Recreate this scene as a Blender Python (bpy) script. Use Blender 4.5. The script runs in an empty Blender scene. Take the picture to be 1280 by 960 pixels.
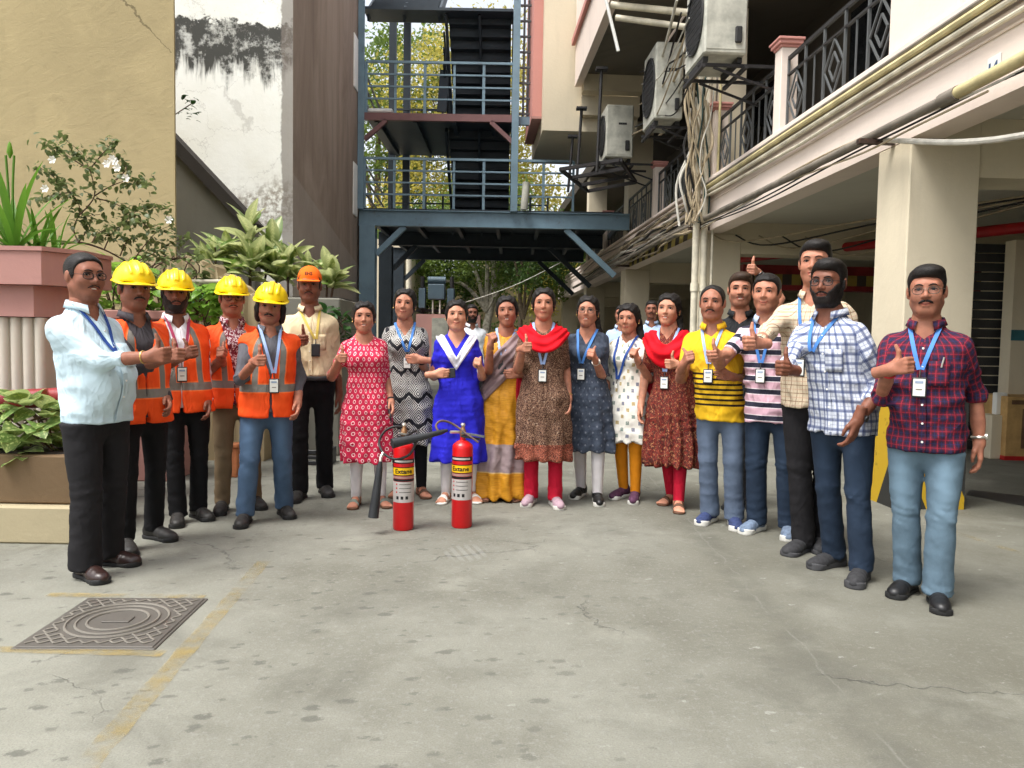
import bpy, bmesh, math, random
import numpy as np
from mathutils import Matrix, Vector

# ------------------------------------------------------------------ camera, world, sun, exposure
scene = bpy.context.scene
C = scene.collection
PITCH = math.radians(3.28); ROLL = math.radians(1.0); CAMH = 1.30; FPX = 960.0
camM = Matrix.Translation((0, 0, CAMH)) @ Matrix.Rotation(math.pi/2 - PITCH, 4, 'X') @ Matrix.Rotation(ROLL, 4, 'Z')
cd = bpy.data.cameras.new('camera'); cam = bpy.data.objects.new('camera', cd); C.objects.link(cam)
cam.matrix_world = camM
cd.sensor_fit = 'HORIZONTAL'; cd.sensor_width = 36; cd.lens = 36*FPX/1280
cd.clip_start = .05; cd.clip_end = 500
scene.camera = cam
cy_ = scene.cycles; cy_.use_adaptive_sampling = True; cy_.adaptive_threshold = .03; cy_.use_denoising = True; cy_.max_bounces = 5; cy_.diffuse_bounces = 3; cy_.glossy_bounces = 2; cy_.transmission_bounces = 3; cy_.transparent_max_bounces = 8; cy_.caustics_reflective = False; cy_.caustics_refractive = False
scene.render.resolution_x = 1024; scene.render.resolution_y = 768

SUN_ELEV = math.radians(64); SUN_AZ = math.radians(232)      # azimuth from +Y towards +X
world = bpy.data.worlds.new('World'); scene.world = world; world.use_nodes = True
wn = world.node_tree; bg = wn.nodes['Background']
sky = wn.nodes.new('ShaderNodeTexSky'); sky.sky_type = 'NISHITA'; sky.sun_disc = False
sky.sun_elevation = SUN_ELEV; sky.sun_rotation = SUN_AZ; sky.air_density = 1.2; sky.dust_density = 4.0; sky.ozone_density = 1.0
hs = wn.nodes.new('ShaderNodeHueSaturation'); hs.inputs['Saturation'].default_value = .32
wn.links.new(sky.outputs[0], hs.inputs['Color']); wn.links.new(hs.outputs[0], bg.inputs[0])
bg.inputs[1].default_value = .15
sl = bpy.data.lights.new('sun', 'SUN'); sl.energy = 1.5; sl.angle = math.radians(24); sl.color = (1, .98, .94)
so = bpy.data.objects.new('sun', sl); C.objects.link(so)
sd = Vector((math.sin(SUN_AZ)*math.cos(SUN_ELEV), math.cos(SUN_AZ)*math.cos(SUN_ELEV), math.sin(SUN_ELEV)))
so.rotation_euler = sd.to_track_quat('Z', 'Y').to_euler(); so.location = (-8, -6, 30)
vs = scene.view_settings
vs.view_transform = 'Standard'; vs.look = 'None'; vs.gamma = 1; vs.exposure = 1.12
vs.use_curve_mapping = False

# ------------------------------------------------------------------ helpers
R3 = camM.to_3x3()
def ray(px, py): return R3 @ Vector(((px-640)/FPX, -(py-480)/FPX, -1))
def W(px, py, Y):
    d = ray(px, py); t = Y/d.y; return Vector((d.x*t, Y, CAMH + d.z*t))
def G(px, py, z=0.):
    d = ray(px, py); t = (z-CAMH)/d.z; return Vector((d.x*t, d.y*t, z))
rnd = random.Random(7); nrg = np.random.default_rng(11)

def link(o, parent=None):
    C.objects.link(o)
    if parent is not None: o.parent = parent
    return o
def tag(o, label=None, cat=None, group=None, kind=None):
    if label: o['label'] = label
    if cat: o['category'] = cat
    if group: o['group'] = group
    if kind: o['kind'] = kind
    return o
def thing(name, label, cat, loc=(0, 0, 0), rz=0, group=None):
    o = bpy.data.objects.new(name, None); link(o); o.location = loc; o.rotation_euler = (0, 0, rz)
    o.empty_display_size = .1
    return tag(o, label, cat, group)
def mesh(name, verts, faces, mat=None, parent=None, smooth=False, uv=None, cols=None):
    me = bpy.data.meshes.new(name)
    me.from_pydata(np.asarray(verts, dtype=np.float32) if len(verts) else [], [], faces)
    if smooth: me.shade_smooth()
    if uv is not None:
        l = me.uv_layers.new(name='UVMap'); l.data.foreach_set('uv', np.ascontiguousarray(uv, dtype=np.float32).ravel())
    if cols is not None:
        for k, v in cols.items():
            a = me.attributes.new(k, 'FLOAT', 'POINT'); a.data.foreach_set('value', np.ascontiguousarray(v, dtype=np.float32))
    if mat: me.materials.append(mat)
    return link(bpy.data.objects.new(name, me), parent)
class MB:
    """collects shapes for ONE mesh object"""
    def __init__(s): s.v = []; s.f = []
    def box(s, lo, hi, bev=0.):
        if bev:
            bm = bmesh.new(); bmesh.ops.create_cube(bm, size=1)
            for v in bm.verts: v.co = Vector([(lo[i]+hi[i])/2 + v.co[i]*(hi[i]-lo[i]) for i in range(3)])
            bmesh.ops.bevel(bm, geom=bm.edges[:], offset=bev, segments=1, affect='EDGES')
            n = len(s.v); bm.verts.index_update()
            s.v += [tuple(v.co) for v in bm.verts]; s.f += [[n+v.index for v in f.verts] for f in bm.faces]; bm.free(); return s
        n = len(s.v)
        for z in (lo[2], hi[2]):
            for x, y in ((lo[0], lo[1]), (hi[0], lo[1]), (hi[0], hi[1]), (lo[0], hi[1])): s.v.append((x, y, z))
        s.f += [[n+3, n+2, n+1, n], [n+4, n+5, n+6, n+7]] + [[n+i, n+(i+1) % 4, n+4+(i+1) % 4, n+4+i] for i in range(4)]
        return s
    def bar(s, a, b, w, h=None, up=(0, 0, 1)):
        h = h or w; a = Vector(a); b = Vector(b); d = (b-a).normalized(); u = Vector(up)
        if abs(d.dot(u)) > .98: u = Vector((0, 1, 0))
        x = d.cross(u).normalized(); y = x.cross(d).normalized(); n = len(s.v)
        for p in (a, b):
            for sx, sy in ((-1, -1), (1, -1), (1, 1), (-1, 1)): s.v.append(tuple(p + x*sx*w/2 + y*sy*h/2))
        s.f += [[n+3, n+2, n+1, n], [n+4, n+5, n+6, n+7]] + [[n+i, n+(i+1) % 4, n+4+(i+1) % 4, n+4+i] for i in range(4)]
        return s
    def tube(s, pts, r, seg=8, caps=True, flat=1.0):
        pts = [Vector(p) for p in pts]; m = len(pts); rr = r if hasattr(r, '__len__') else [r]*m
        n = len(s.v); ref = None
        for i, p in enumerate(pts):
            d = (pts[min(i+1, m-1)] - pts[max(i-1, 0)]).normalized()
            if ref is None:
                ref = Vector((0, 0, 1)) if abs(d.z) < .9 else Vector((0, 1, 0))
            x = d.cross(ref).normalized(); y = x.cross(d).normalized(); ref = y
            for k in range(seg):
                a = 2*math.pi*k/seg; s.v.append(tuple(p + (x*math.cos(a) + y*math.sin(a)*flat)*rr[i]))
        for i in range(m-1):
            for k in range(seg):
                s.f.append([n+i*seg+k, n+i*seg+(k+1) % seg, n+(i+1)*seg+(k+1) % seg, n+(i+1)*seg+k])
        if caps: s.f += [[n+k for k in range(seg)][::-1], [n+(m-1)*seg+k for k in range(seg)]]
        return s
    def lathe(s, prof, seg=24, c=(0, 0), sx=1., sy=1.):
        n = len(s.v)
        for r, z in prof:
            for k in range(seg):
                a = 2*math.pi*k/seg; s.v.append((c[0]+r*math.cos(a)*sx, c[1]+r*math.sin(a)*sy, z))
        for i in range(len(prof)-1):
            for k in range(seg): s.f.append([n+i*seg+k, n+i*seg+(k+1) % seg, n+(i+1)*seg+(k+1) % seg, n+(i+1)*seg+k])
        if prof[0][0] > 1e-4: s.f.append([n+k for k in range(seg)][::-1])
        if prof[-1][0] > 1e-4: s.f.append([n+(len(prof)-1)*seg+k for k in range(seg)])
        return s
    def poly(s, pts, th=None, nrm=None):
        n = len(s.v); s.v += [tuple(p) for p in pts]; m = len(pts)
        if th is None: s.f.append([n+i for i in range(m)]); return s
        nv = Vector(nrm)*th; s.v += [tuple(Vector(p)+nv) for p in pts]
        s.f += [[n+i for i in range(m)][::-1], [n+m+i for i in range(m)]] + [[n+i, n+(i+1) % m, n+m+(i+1) % m, n+m+i] for i in range(m)]
        return s
    def build(s, name, mat, parent=None, smooth=False):
        o = mesh(name, s.v, s.f, mat, parent)
        if smooth:
            o.data.shade_smooth()
            try: o.data.set_sharp_from_angle(angle=math.radians(40))
            except Exception: pass
        return o
def box(name, lo, hi, mat, parent=None, bev=0.): return MB().box(lo, hi, bev).build(name, mat, parent)
def tube(name, pts, r, mat, parent=None, seg=8): return MB().tube(pts, r, seg).build(name, mat, parent, True)
def bez(pts, n=8):
    """smooth polyline through points"""
    P = [Vector(p) for p in pts]; out = []
    for i in range(len(P)-1):
        p0 = P[max(i-1, 0)]; p1 = P[i]; p2 = P[i+1]; p3 = P[min(i+2, len(P)-1)]
        for k in range(n):
            t = k/n
            out.append(.5*((2*p1) + (p2-p0)*t + (2*p0-5*p1+4*p2-p3)*t*t + (3*p1-p0-3*p2+p3)*t**3))
    out.append(P[-1]); return out
def share(o, name, parent=None, M=None):
    c = bpy.data.objects.new(name, o.data); link(c, parent)
    if M is not None: c.matrix_local = M
    return c

# ------------------------------------------------------------------ node shorthand
class V:
    def __init__(s, nt, k): s.nt = nt; s.k = k
    def op(s, o, b=None, c=None):
        n = s.nt.nodes.new('ShaderNodeMath'); n.operation = o
        for i, v in enumerate((s, b, c)):
            if v is None: continue
            if isinstance(v, V): s.nt.links.new(v.k, n.inputs[i])
            else: n.inputs[i].default_value = v
        return V(s.nt, n.outputs[0])
    def __add__(s, b): return s.op('ADD', b)
    __radd__ = __add__
    def __sub__(s, b): return s.op('SUBTRACT', b)
    def __rsub__(s, b): return (s*-1)+b
    def __mul__(s, b): return s.op('MULTIPLY', b)
    __rmul__ = __mul__
    def __truediv__(s, b): return s.op('DIVIDE', b)
    def __gt__(s, b): return s.op('GREATER_THAN', b)
    def __lt__(s, b): return s.op('LESS_THAN', b)
    def abs(s): return s.op('ABSOLUTE')
    def fract(s): return s.op('FRACT')
    def floor(s): return s.op('FLOOR')
    def sin(s): return s.op('SINE')
    def sqrt(s): return s.op('SQRT')
    def max(s, b): return s.op('MAXIMUM', b)
    def min(s, b): return s.op('MINIMUM', b)
    def pp(s, b): return s.op('PINGPONG', b)
    def clamp(s):
        r = s.op('ADD', 0.); r.k.node.use_clamp = True; return r
    def ss(s, a, b):
        n = s.nt.nodes.new('ShaderNodeMapRange'); n.interpolation_type = 'SMOOTHSTEP'
        s.nt.links.new(s.k, n.inputs[0]); n.inputs[1].default_value = a; n.inputs[2].default_value = b
        return V(s.nt, n.outputs[0])
class Mt:
    def __init__(s, name):
        s.m = bpy.data.materials.new(name); s.m.use_nodes = True; s.nt = s.m.node_tree
        s.b = s.nt.nodes['Principled BSDF']; s.cache = {}
    def tex(s, kind):
        if kind not in s.cache:
            n = s.nt.nodes.new('ShaderNodeTexCoord'); q = s.nt.nodes.new('ShaderNodeSeparateXYZ')
            if kind == 'World':
                g = s.nt.nodes.new('ShaderNodeNewGeometry'); o = g.outputs['Position']
            else: o = n.outputs[kind]
            s.nt.links.new(o, q.inputs[0]); s.cache[kind] = (o, V(s.nt, q.outputs[0]), V(s.nt, q.outputs[1]), V(s.nt, q.outputs[2]))
        return s.cache[kind]
    def vec(s, x, y, z=0.):
        n = s.nt.nodes.new('ShaderNodeCombineXYZ')
        for i, v in enumerate((x, y, z)):
            if isinstance(v, V): s.nt.links.new(v.k, n.inputs[i])
            else: n.inputs[i].default_value = v
        return n.outputs[0]
    def noise(s, scale, detail=3, rough=.55, co='Object', vec=None, dist=0.):
        n = s.nt.nodes.new('ShaderNodeTexNoise'); n.inputs['Scale'].default_value = scale; n.inputs['Detail'].default_value = detail
        n.inputs['Roughness'].default_value = rough; n.inputs['Distortion'].default_value = dist
        s.nt.links.new(vec if vec is not None else s.tex(co)[0], n.inputs['Vector']); return V(s.nt, n.outputs['Fac'])
    def vor(s, scale, feat='F1', co='Object', vec=None, rand=1.):
        n = s.nt.nodes.new('ShaderNodeTexVoronoi'); n.feature = feat; n.inputs['Scale'].default_value = scale
        n.inputs['Randomness'].default_value = rand
        s.nt.links.new(vec if vec is not None else s.tex(co)[0], n.inputs['Vector']); return n
    def attr(s, name):
        n = s.nt.nodes.new('ShaderNodeAttribute'); n.attribute_name = name; return V(s.nt, n.outputs['Fac'])
    def col(s, c):
        if isinstance(c, V): return c
        n = s.nt.nodes.new('ShaderNodeRGB'); n.outputs[0].default_value = (*c, 1); return V(s.nt, n.outputs[0])
    def mix(s, f, a, b, mode='MIX'):
        n = s.nt.nodes.new('ShaderNodeMix'); n.data_type = 'RGBA'; n.blend_type = mode
        if isinstance(f, V): s.nt.links.new(f.k, n.inputs[0])
        else: n.inputs[0].default_value = f
        for i, c in ((6, a), (7, b)):
            if isinstance(c, V): s.nt.links.new(c.k, n.inputs[i])
            else: n.inputs[i].default_value = (*c, 1)
        return V(s.nt, n.outputs[2])
    def fin(s, color, rough=.8, spec=.3, metal=0., bump=None, bs=.2, bd=.01, sss=0., alpha=None, trans=None):
        b = s.b
        if isinstance(color, V): s.nt.links.new(color.k, b.inputs['Base Color'])
        else: b.inputs['Base Color'].default_value = (*color, 1)
        if isinstance(rough, V): s.nt.links.new(rough.k, b.inputs['Roughness'])
        else: b.inputs['Roughness'].default_value = rough
        b.inputs['Specular IOR Level'].default_value = spec; b.inputs['Metallic'].default_value = metal
        if bump is not None:
            n = s.nt.nodes.new('ShaderNodeBump'); n.inputs['Strength'].default_value = bs; n.inputs['Distance'].default_value = bd
            s.nt.links.new(bump.k, n.inputs['Height']); s.nt.links.new(n.outputs[0], b.inputs['Normal'])
        if sss:
            b.inputs['Subsurface Weight'].default_value = sss; b.inputs['Subsurface Radius'].default_value = (.012, .005, .003)
        if alpha is not None: s.nt.links.new(alpha.k, b.inputs['Alpha'])
        if trans is not None:
            t = s.nt.nodes.new('ShaderNodeBsdfTranslucent'); mx = s.nt.nodes.new('ShaderNodeMixShader')
            if isinstance(trans, V): s.nt.links.new(trans.k, t.inputs[0])
            else: t.inputs[0].default_value = (*trans, 1)
            mx.inputs[0].default_value = .4; out = s.nt.nodes['Material Output']
            s.nt.links.new(b.outputs[0], mx.inputs[1]); s.nt.links.new(t.outputs[0], mx.inputs[2]); s.nt.links.new(mx.outputs[0], out.inputs[0])
        return s.m
def lin(r, g, b):
    f = lambda c: (c/255/12.92) if c/255 < .04045 else ((c/255+.055)/1.055)**2.4
    return (f(r), f(g), f(b))
def shade(c, k): return tuple(min(1, x*k) for x in c)
def plain(name, c, rough=.6, var=.25, scale=6., spec=.35, metal=0., bump=.1, bscale=40., co='Object'):
    m = Mt(name); n = m.noise(scale, 4, .6, co); n2 = m.noise(bscale, 3, .6, co)
    k = m.mix(n.ss(.3, .7), shade(c, 1-var), shade(c, 1+var*.6))
    return m.fin(k, rough, spec, metal, n2 if bump else None, bump, .01)
MATS = {}
# ------------------------------------------------------------------ materials of the setting
def m_ground():
    m = Mt('concrete_ground'); o, x, y, z = m.tex('World')
    big = m.noise(.55, 5, .6, 'World'); mid = m.noise(3.2, 5, .62, 'World'); fine = m.noise(38, 4, .7, 'World')
    c = m.mix(big.ss(.32, .68), lin(104, 103, 93), lin(131, 131, 121))
    c = m.mix((mid.ss(.45, .75))*.45, c, lin(91, 89, 79))
    c = m.mix(fine.ss(.5, .72)*.5, c, lin(141, 142, 136))
    # worn paler left patch and darker oily track on the right seam
    warp = m.noise(2.2, 4, .6, 'World')
    left = (x*-1 + warp*1.2).ss(1.0, 2.6)*(y*-1).ss(-4.6, -2.6)
    c = m.mix(left*.75, c, lin(142, 142, 131))
    seam = (x - y*.02 - warp*.16 - 1.12).abs()
    c = m.mix((1-seam.ss(.02, .16))*.4*mid.ss(.3, .6), c, lin(77, 78, 74)); c = m.mix((x+warp*.7-1.15).ss(0, .5)*.3, c, lin(97, 94, 81))
    st_ = m.noise(1.1, 5, .62, 'World', dist=.6); c = m.mix(st_.ss(.5, .7)*.55, c, lin(88, 87, 79)); c = m.mix(m.noise(1.7, 5, .6, 'World', dist=.4).ss(.52, .72)*.5, c, lin(142, 142, 131))
    c = m.mix((1-seam.ss(.0, .010))*.3*mid.ss(.4, .6), c, lin(140, 141, 133))
    # small pale splatters and dark damp spots, stretched a little
    for sc, th, colr, amt, sh in ((6.5, .13, lin(154, 156, 148), .6, 0), (11, .10, lin(151, 151, 143), .6, 3.1), (6.3, .27, lin(83, 83, 77), .7, 7.7), (10, .24, lin(85, 85, 79), .6, 1.3)):
        vn = m.vor(sc, vec=m.vec(x+sh+fine*.10+mid*.12, y*1.5+sh+fine*.08, 0.)); d = V(m.nt, vn.outputs['Distance']); q = m.nt.nodes.new('ShaderNodeSeparateColor')
        m.nt.links.new(vn.outputs['Color'], q.inputs[0]); r = V(m.nt, q.outputs[0])
        k = (1-(d+mid*.12).ss(th*.55+.05, th+.06))*(r > .5)
        k = k*((x*-1+warp*1.5).ss(-1.2, 1.6)*.85+.15) if sh in (7.7, 1.3) else k*((x+warp).ss(-.6, 1.4)*.8+.2)
        c = m.mix(k*amt, c, colr)
    # hairline cracks
    ve = m.vor(.42, 'DISTANCE_TO_EDGE', vec=m.vec(x+mid*.55+3.3, y*1.3+warp*.6, 0.)); e = V(m.nt, ve.outputs['Distance'])
    cr = (1-e.ss(.0005, .0045))*m.noise(.8, 2, .5, 'World').ss(.52, .62)
    c = m.mix(cr*.5, c, lin(67, 67, 65))
    # tyre print, faint rows of pale bars
    tx = (x+.26)*1.; ty = y-4.62
    bars = (tx*18+ty*6).fract() > .45
    reg = (1-((tx*tx)*9+(ty*ty)*5).ss(.10, .2))
    c = m.mix(bars*reg*.25, c, lin(154, 156, 152))
    h = fine*.5+mid*.8-cr*1.5
    gr = m.noise(150, 3, .7, 'World'); c = m.mix(gr.ss(.45, .75)*.45, c, lin(88, 86, 77)); c = m.mix((1-gr).ss(.55, .78)*.35, c, lin(162, 159, 144))
    return m.fin(c, .82, .25, bump=h, bs=.45, bd=.014)
def m_paint():
    m = Mt('worn_yellow_paint'); n = m.noise(9, 6, .72, 'World'); n2 = m.noise(2.1, 3, .6, 'World')
    a = (n*.7+n2*.5).ss(.46, .80)
    return m.fin(m.mix(n, lin(150, 134, 80), lin(172, 146, 80)), .8, .2, alpha=a*.5)
def m_plaster(name, c, stain=.35, streak=True, crack=False, spots=None):
    m = Mt(name); o, x, y, z = m.tex('World')
    big = m.noise(.5, 5, .6, 'World'); st = m.noise(1.0, 5, .65, vec=m.vec(x*3.+y*3., z*.35, y*.5))
    fine = m.noise(26, 4, .65, 'World')
    k = m.mix(big.ss(.3, .72)*stain, c, shade(c, .72))
    if streak: k = m.mix(st.ss(.52, .78)*stain*.8, k, shade(c, .6))
    k = m.mix(fine.ss(.5, .8)*.15, k, shade(c, 1.15))
    if crack:
        w = m.noise(1.7, 4, .6, 'World')
        ve = m.vor(.33, 'DISTANCE_TO_EDGE', vec=m.vec(x+w*.8, z*.8+w*.6, 0.)); e = V(m.nt, ve.outputs['Distance'])
        cr = (1-e.ss(.001, .008))*m.noise(.35, 2, .5, 'World').ss(.5, .6)
        k = m.mix(cr*.7, k, shade(c, .3))
    lump = m.noise(5, 4, .6, 'World')
    if spots:
        a_, b_ = W(150, -6, 8.6), W(214, 66, 8.6); tx, tz = b_.x-a_.x, b_.z-a_.z; ln = math.hypot(tx, tz); wv = m.noise(6, 5, .7, 'World')
        dl = ((x-a_.x)*(-tz/ln)+(z-a_.z)*(tx/ln)+(wv-.5)*.16).abs(); tt = (x-a_.x)*(tx/ln)+(z-a_.z)*(tz/ln)
        k = m.mix((1-dl.ss(.002, .013))*(tt > -.5)*(tt < ln)*.8, k, shade(c, .3))
        sc_ = m.noise(1., 5, .7, vec=m.vec(x*2.2+z*1.4, z*5.5-x*2.5, 0.), dist=.8); k = m.mix(sc_.ss(.56, .7)*.35, k, shade(c, .68)); k = m.mix(m.noise(1.3, 5, .6, 'World', dist=.5).ss(.5, .7)*.35, k, shade(c, 1.2)); lump = lump+sc_*1.5
    return m.fin(k, .88, .2, bump=fine*.5+lump, bs=.3, bd=.012)
def m_whitewall():
    m = Mt('peeling_whitewash'); o, x, y, z = m.tex('World')
    n = m.noise(2.6, 6, .66, 'World'); st = m.noise(1.4, 5, .62, vec=m.vec(x*4.2, z*.5, 0.)); f = m.noise(14, 5, .7, 'World')
    c = m.mix(m.noise(.9, 5, .6, 'World').ss(.35, .7)*.6, lin(240, 241, 234), lin(222, 221, 208))
    topedge = (z + n*.75 - f*.12 - 5.98)*-1.            # positive below the ragged top edge
    fade = (z + st*1.5 - 5.62)                          # positive above the streaky lower edge
    dark = topedge.ss(0, .03)*fade.ss(.0, .3)*(.35+m.noise(4.5, 5, .7, 'World').ss(.36, .56)*.75)
    c = m.mix(dark.clamp(), c, lin(74, 74, 70))
    lip = (1-(topedge-.0).abs().ss(.0, .035)); c = m.mix(lip*.6, c, lin(236, 236, 228))
    low = (1-(z+n*1.1-3.62).abs().ss(.1, .5))*(x+st*1.6+3.55).ss(0, .7)*f.ss(.38, .6)
    c = m.mix(low*.8, c, lin(128, 116, 98))
    edge = (x+n*.16+3.245).ss(0, .03)
    c = m.mix(edge*.75, c, lin(120, 112, 104))
    blot = m.noise(6, 6, .75, 'World').ss(.56, .66)*(z+n*.6-5.7).ss(0, .2)
    c = m.mix(blot*.5, c, lin(150, 146, 138))
    ve = m.vor(.9, 'DISTANCE_TO_EDGE', vec=m.vec(x+n*.9, z*1.5+st*.8, 0.)); e = V(m.nt, ve.outputs['Distance'])
    c = m.mix((1-e.ss(.001, .01))*.35, c, lin(150, 146, 138))
    return m.fin(c, .9, .2, bump=n+f*.6-dark*.8, bs=.4, bd=.015)
def m_greywall():
    m = Mt('stained_grey_render'); o, x, y, z = m.tex('World')
    n = m.noise(.8, 6, .65, vec=m.vec(y*1.2, z*.45, x), dist=1.); f = m.noise(7, 5, .7, 'World'); st = m.noise(1.2, 5, .6, vec=m.vec(y*2.4, z*.22, 0.))
    c = m.mix(n.ss(.3, .7), lin(136, 122, 110), lin(162, 148, 135))
    c = m.mix(st.ss(.5, .72)*.3, c, lin(104, 95, 87))
    low = (z*-1. + 3.62 - (y-11.)*.115).ss(0, .03)      # paler below a sloping edge
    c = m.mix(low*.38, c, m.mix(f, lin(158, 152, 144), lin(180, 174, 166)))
    return m.fin(c, .92, .2, bump=f+n, bs=.35, bd=.012)
def m_hazard(name, c1, c2, freq, ang, co='Object', ax='xz'):
    m = Mt(name); o, x, y, z = m.tex(co)
    u = {'xz': x+y, 'y': y}[ax]
    k = ((u*math.cos(ang) + z*math.sin(ang))*freq).fract() > .5
    n = m.noise(9, 5, .7, co)
    c = m.mix(k, c1, c2); c = m.mix(n.ss(.58, .72)*.5, c, shade(c2, .6))
    return m.fin(c, .7, .3, bump=n, bs=.1)
def m_steel(name, c, rust=.3):
    m = Mt(name); n = m.noise(2.2, 5, .65, 'World'); f = m.noise(18, 4, .7, 'World')
    k = m.mix(n.ss(.35, .7)*.5, c, shade(c, .6)); k = m.mix((f*.6+n*.5).ss(.62, .72)*rust, k, lin(96, 66, 50))
    return m.fin(k, .55, .4, bump=f, bs=.08)
M = MATS
M['ground'] = m_ground(); M['paint'] = m_paint()
M['yellow'] = m_plaster('ochre_plaster', lin(166, 151, 114), .5, True, True, True)
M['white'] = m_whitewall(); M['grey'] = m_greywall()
M['cream'] = m_plaster('cream_plaster', lin(220, 208, 182), .4)
M['pinkwash'] = m_plaster('pale_pink_plaster', lin(238, 222, 209), .35)
M['soffit'] = m_plaster('soffit_paint', lin(206, 202, 188), .35)
M['pinkpaint'] = m_plaster('salmon_paint', lin(206, 146, 136), .3)
M['terra'] = m_plaster('dusty_pink_paint', lin(178, 134, 126), .4)
M['rough'] = m_plaster('rough_old_plaster', lin(168, 152, 120), .6, True, True)
M['greyconc'] = m_plaster('grey_concrete', lin(118, 116, 106), .45)
M['darkplaster'] = m_plaster('recess_shade_plaster', lin(74, 68, 60), .5); M['darksoffit'] = m_plaster('shaded_stained_soffit', lin(126, 120, 108), .5)  # base colours darkened to paint in the shade of balcony recess and soffit
M['coping'] = m_plaster('dark_coping', lin(58, 54, 50), .4)
M['trough'] = m_plaster('brown_trough', lin(116, 96, 72), .6)
M['plinth'] = m_plaster('beige_plinth', lin(176, 164, 134), .5)
M['flute'] = m_plaster('fluted_white', lin(200, 192, 178), .5)
M['steelblue'] = m_steel('blue_grey_steel', lin(120, 146, 160), .3)
M['steelmid'] = m_steel('transformer_grey', lin(74, 92, 102), .2)
M['steeldark'] = m_steel('dark_steel', lin(52, 62, 70), .25)
M['steelpink'] = m_steel('faded_red_steel', lin(126, 90, 88), .4)
M['iron'] = m_steel('black_iron', lin(44, 42, 42), .25)
M['rust'] = m_steel('rusty_angle', lin(66, 50, 42), .7)
M['railgrey'] = m_steel('grey_railing_paint', lin(92, 94, 94), .1)
M['redpipe'] = plain('red_pipe_paint', lin(176, 32, 34), .4, .2)
M['maroonpipe'] = plain('maroon_pipe_paint', lin(140, 44, 46), .45, .3)
M['pvc'] = plain('weathered_pvc', lin(214, 206, 184), .5, .25, 4)
M['pvcyellow'] = plain('yellowed_conduit', lin(204, 190, 142), .45, .25, 4)
M['pvcgrey'] = plain('grey_conduit', lin(124, 116, 104), .55, .3, 4)
M['cableblack'] = plain('black_cable', lin(40, 38, 36), .6, .3)
M['cablebeige'] = plain('beige_cable', lin(176, 160, 132), .6, .3)
M['cablewhite'] = plain('white_cable', lin(206, 202, 190), .6, .25)
M['cablegreen'] = plain('green_cable', lin(44, 66, 62), .6, .3)
M['acwhite'] = plain('dusty_white_metal', lin(188, 187, 174), .6, .3, 4)
M['acdark'] = plain('fan_grille', lin(52, 52, 52), .6, .2)
M['glassdark'] = plain('dark_window', (.015, .017, .02), .15, .2, spec=.6, bump=0)
M['brown'] = plain('brown_wood', lin(112, 82, 58), .7, .35)
M['orange'] = plain('terracotta', lin(196, 124, 82), .75, .3)
M['card'] = plain('corrugated_card', lin(186, 150, 96), .85, .2)
M['blackplastic'] = plain('black_plastic', (.02, .02, .022), .45, .2, spec=.4)
M['whiteplastic'] = plain('white_card', lin(232, 232, 226), .4, .06)
M['teal'] = plain('teal_paint', lin(58, 112, 122), .6, .2)
M['soil'] = plain('dark_soil', lin(52, 46, 40), .95, .4, 20)
M['castiron'] = m_steel('cast_iron', lin(88, 84, 78), .2); M['castworn'] = m_steel('worn_cast_iron', lin(120, 115, 106), .2)
M['hoseteal'] = plain('pale_teal_hose', lin(132, 188, 176), .5, .2)

# ------------------------------------------------------------------ ground
g = mesh('ground', [(-70, -40, 0), (70, -40, 0), (70, 120, 0), (-70, 120, 0)], [[0, 1, 2, 3]], M['ground']); tag(g, 'grey stained concrete ground of the lane', kind='structure')
def strip(name, a, b, w, label, z=.004):
    a = Vector(a); b = Vector(b); d = (b-a).normalized(); n = Vector((-d.y, d.x, 0))*w/2; N = 24
    vv = []; ff = []
    for i in range(N+1):
        p = a.lerp(b, i/N); j = rnd.uniform(.85, 1.1)
        vv += [(p.x+n.x*j, p.y+n.y*j, z), (p.x-n.x*j, p.y-n.y*j, z)]
        if i: ff.append([2*i-2, 2*i-1, 2*i+1, 2*i])
    return tag(mesh(name, vv, ff, M['paint']), label, kind='structure')
strip('painted_line', G(330, 702), G(62, 1010), .085, 'long faded yellow line running towards the camera')
strip('painted_line', G(60, 744), G(256, 747), .06, 'faded yellow line behind the manhole cover')
strip('painted_line', G(-20, 812), G(205, 818), .06, 'faded yellow line in front of the manhole cover')
strip('painted_line', G(1160, 655), G(1300, 700), .06, 'faded yellow line beside the striped pillar')

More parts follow.
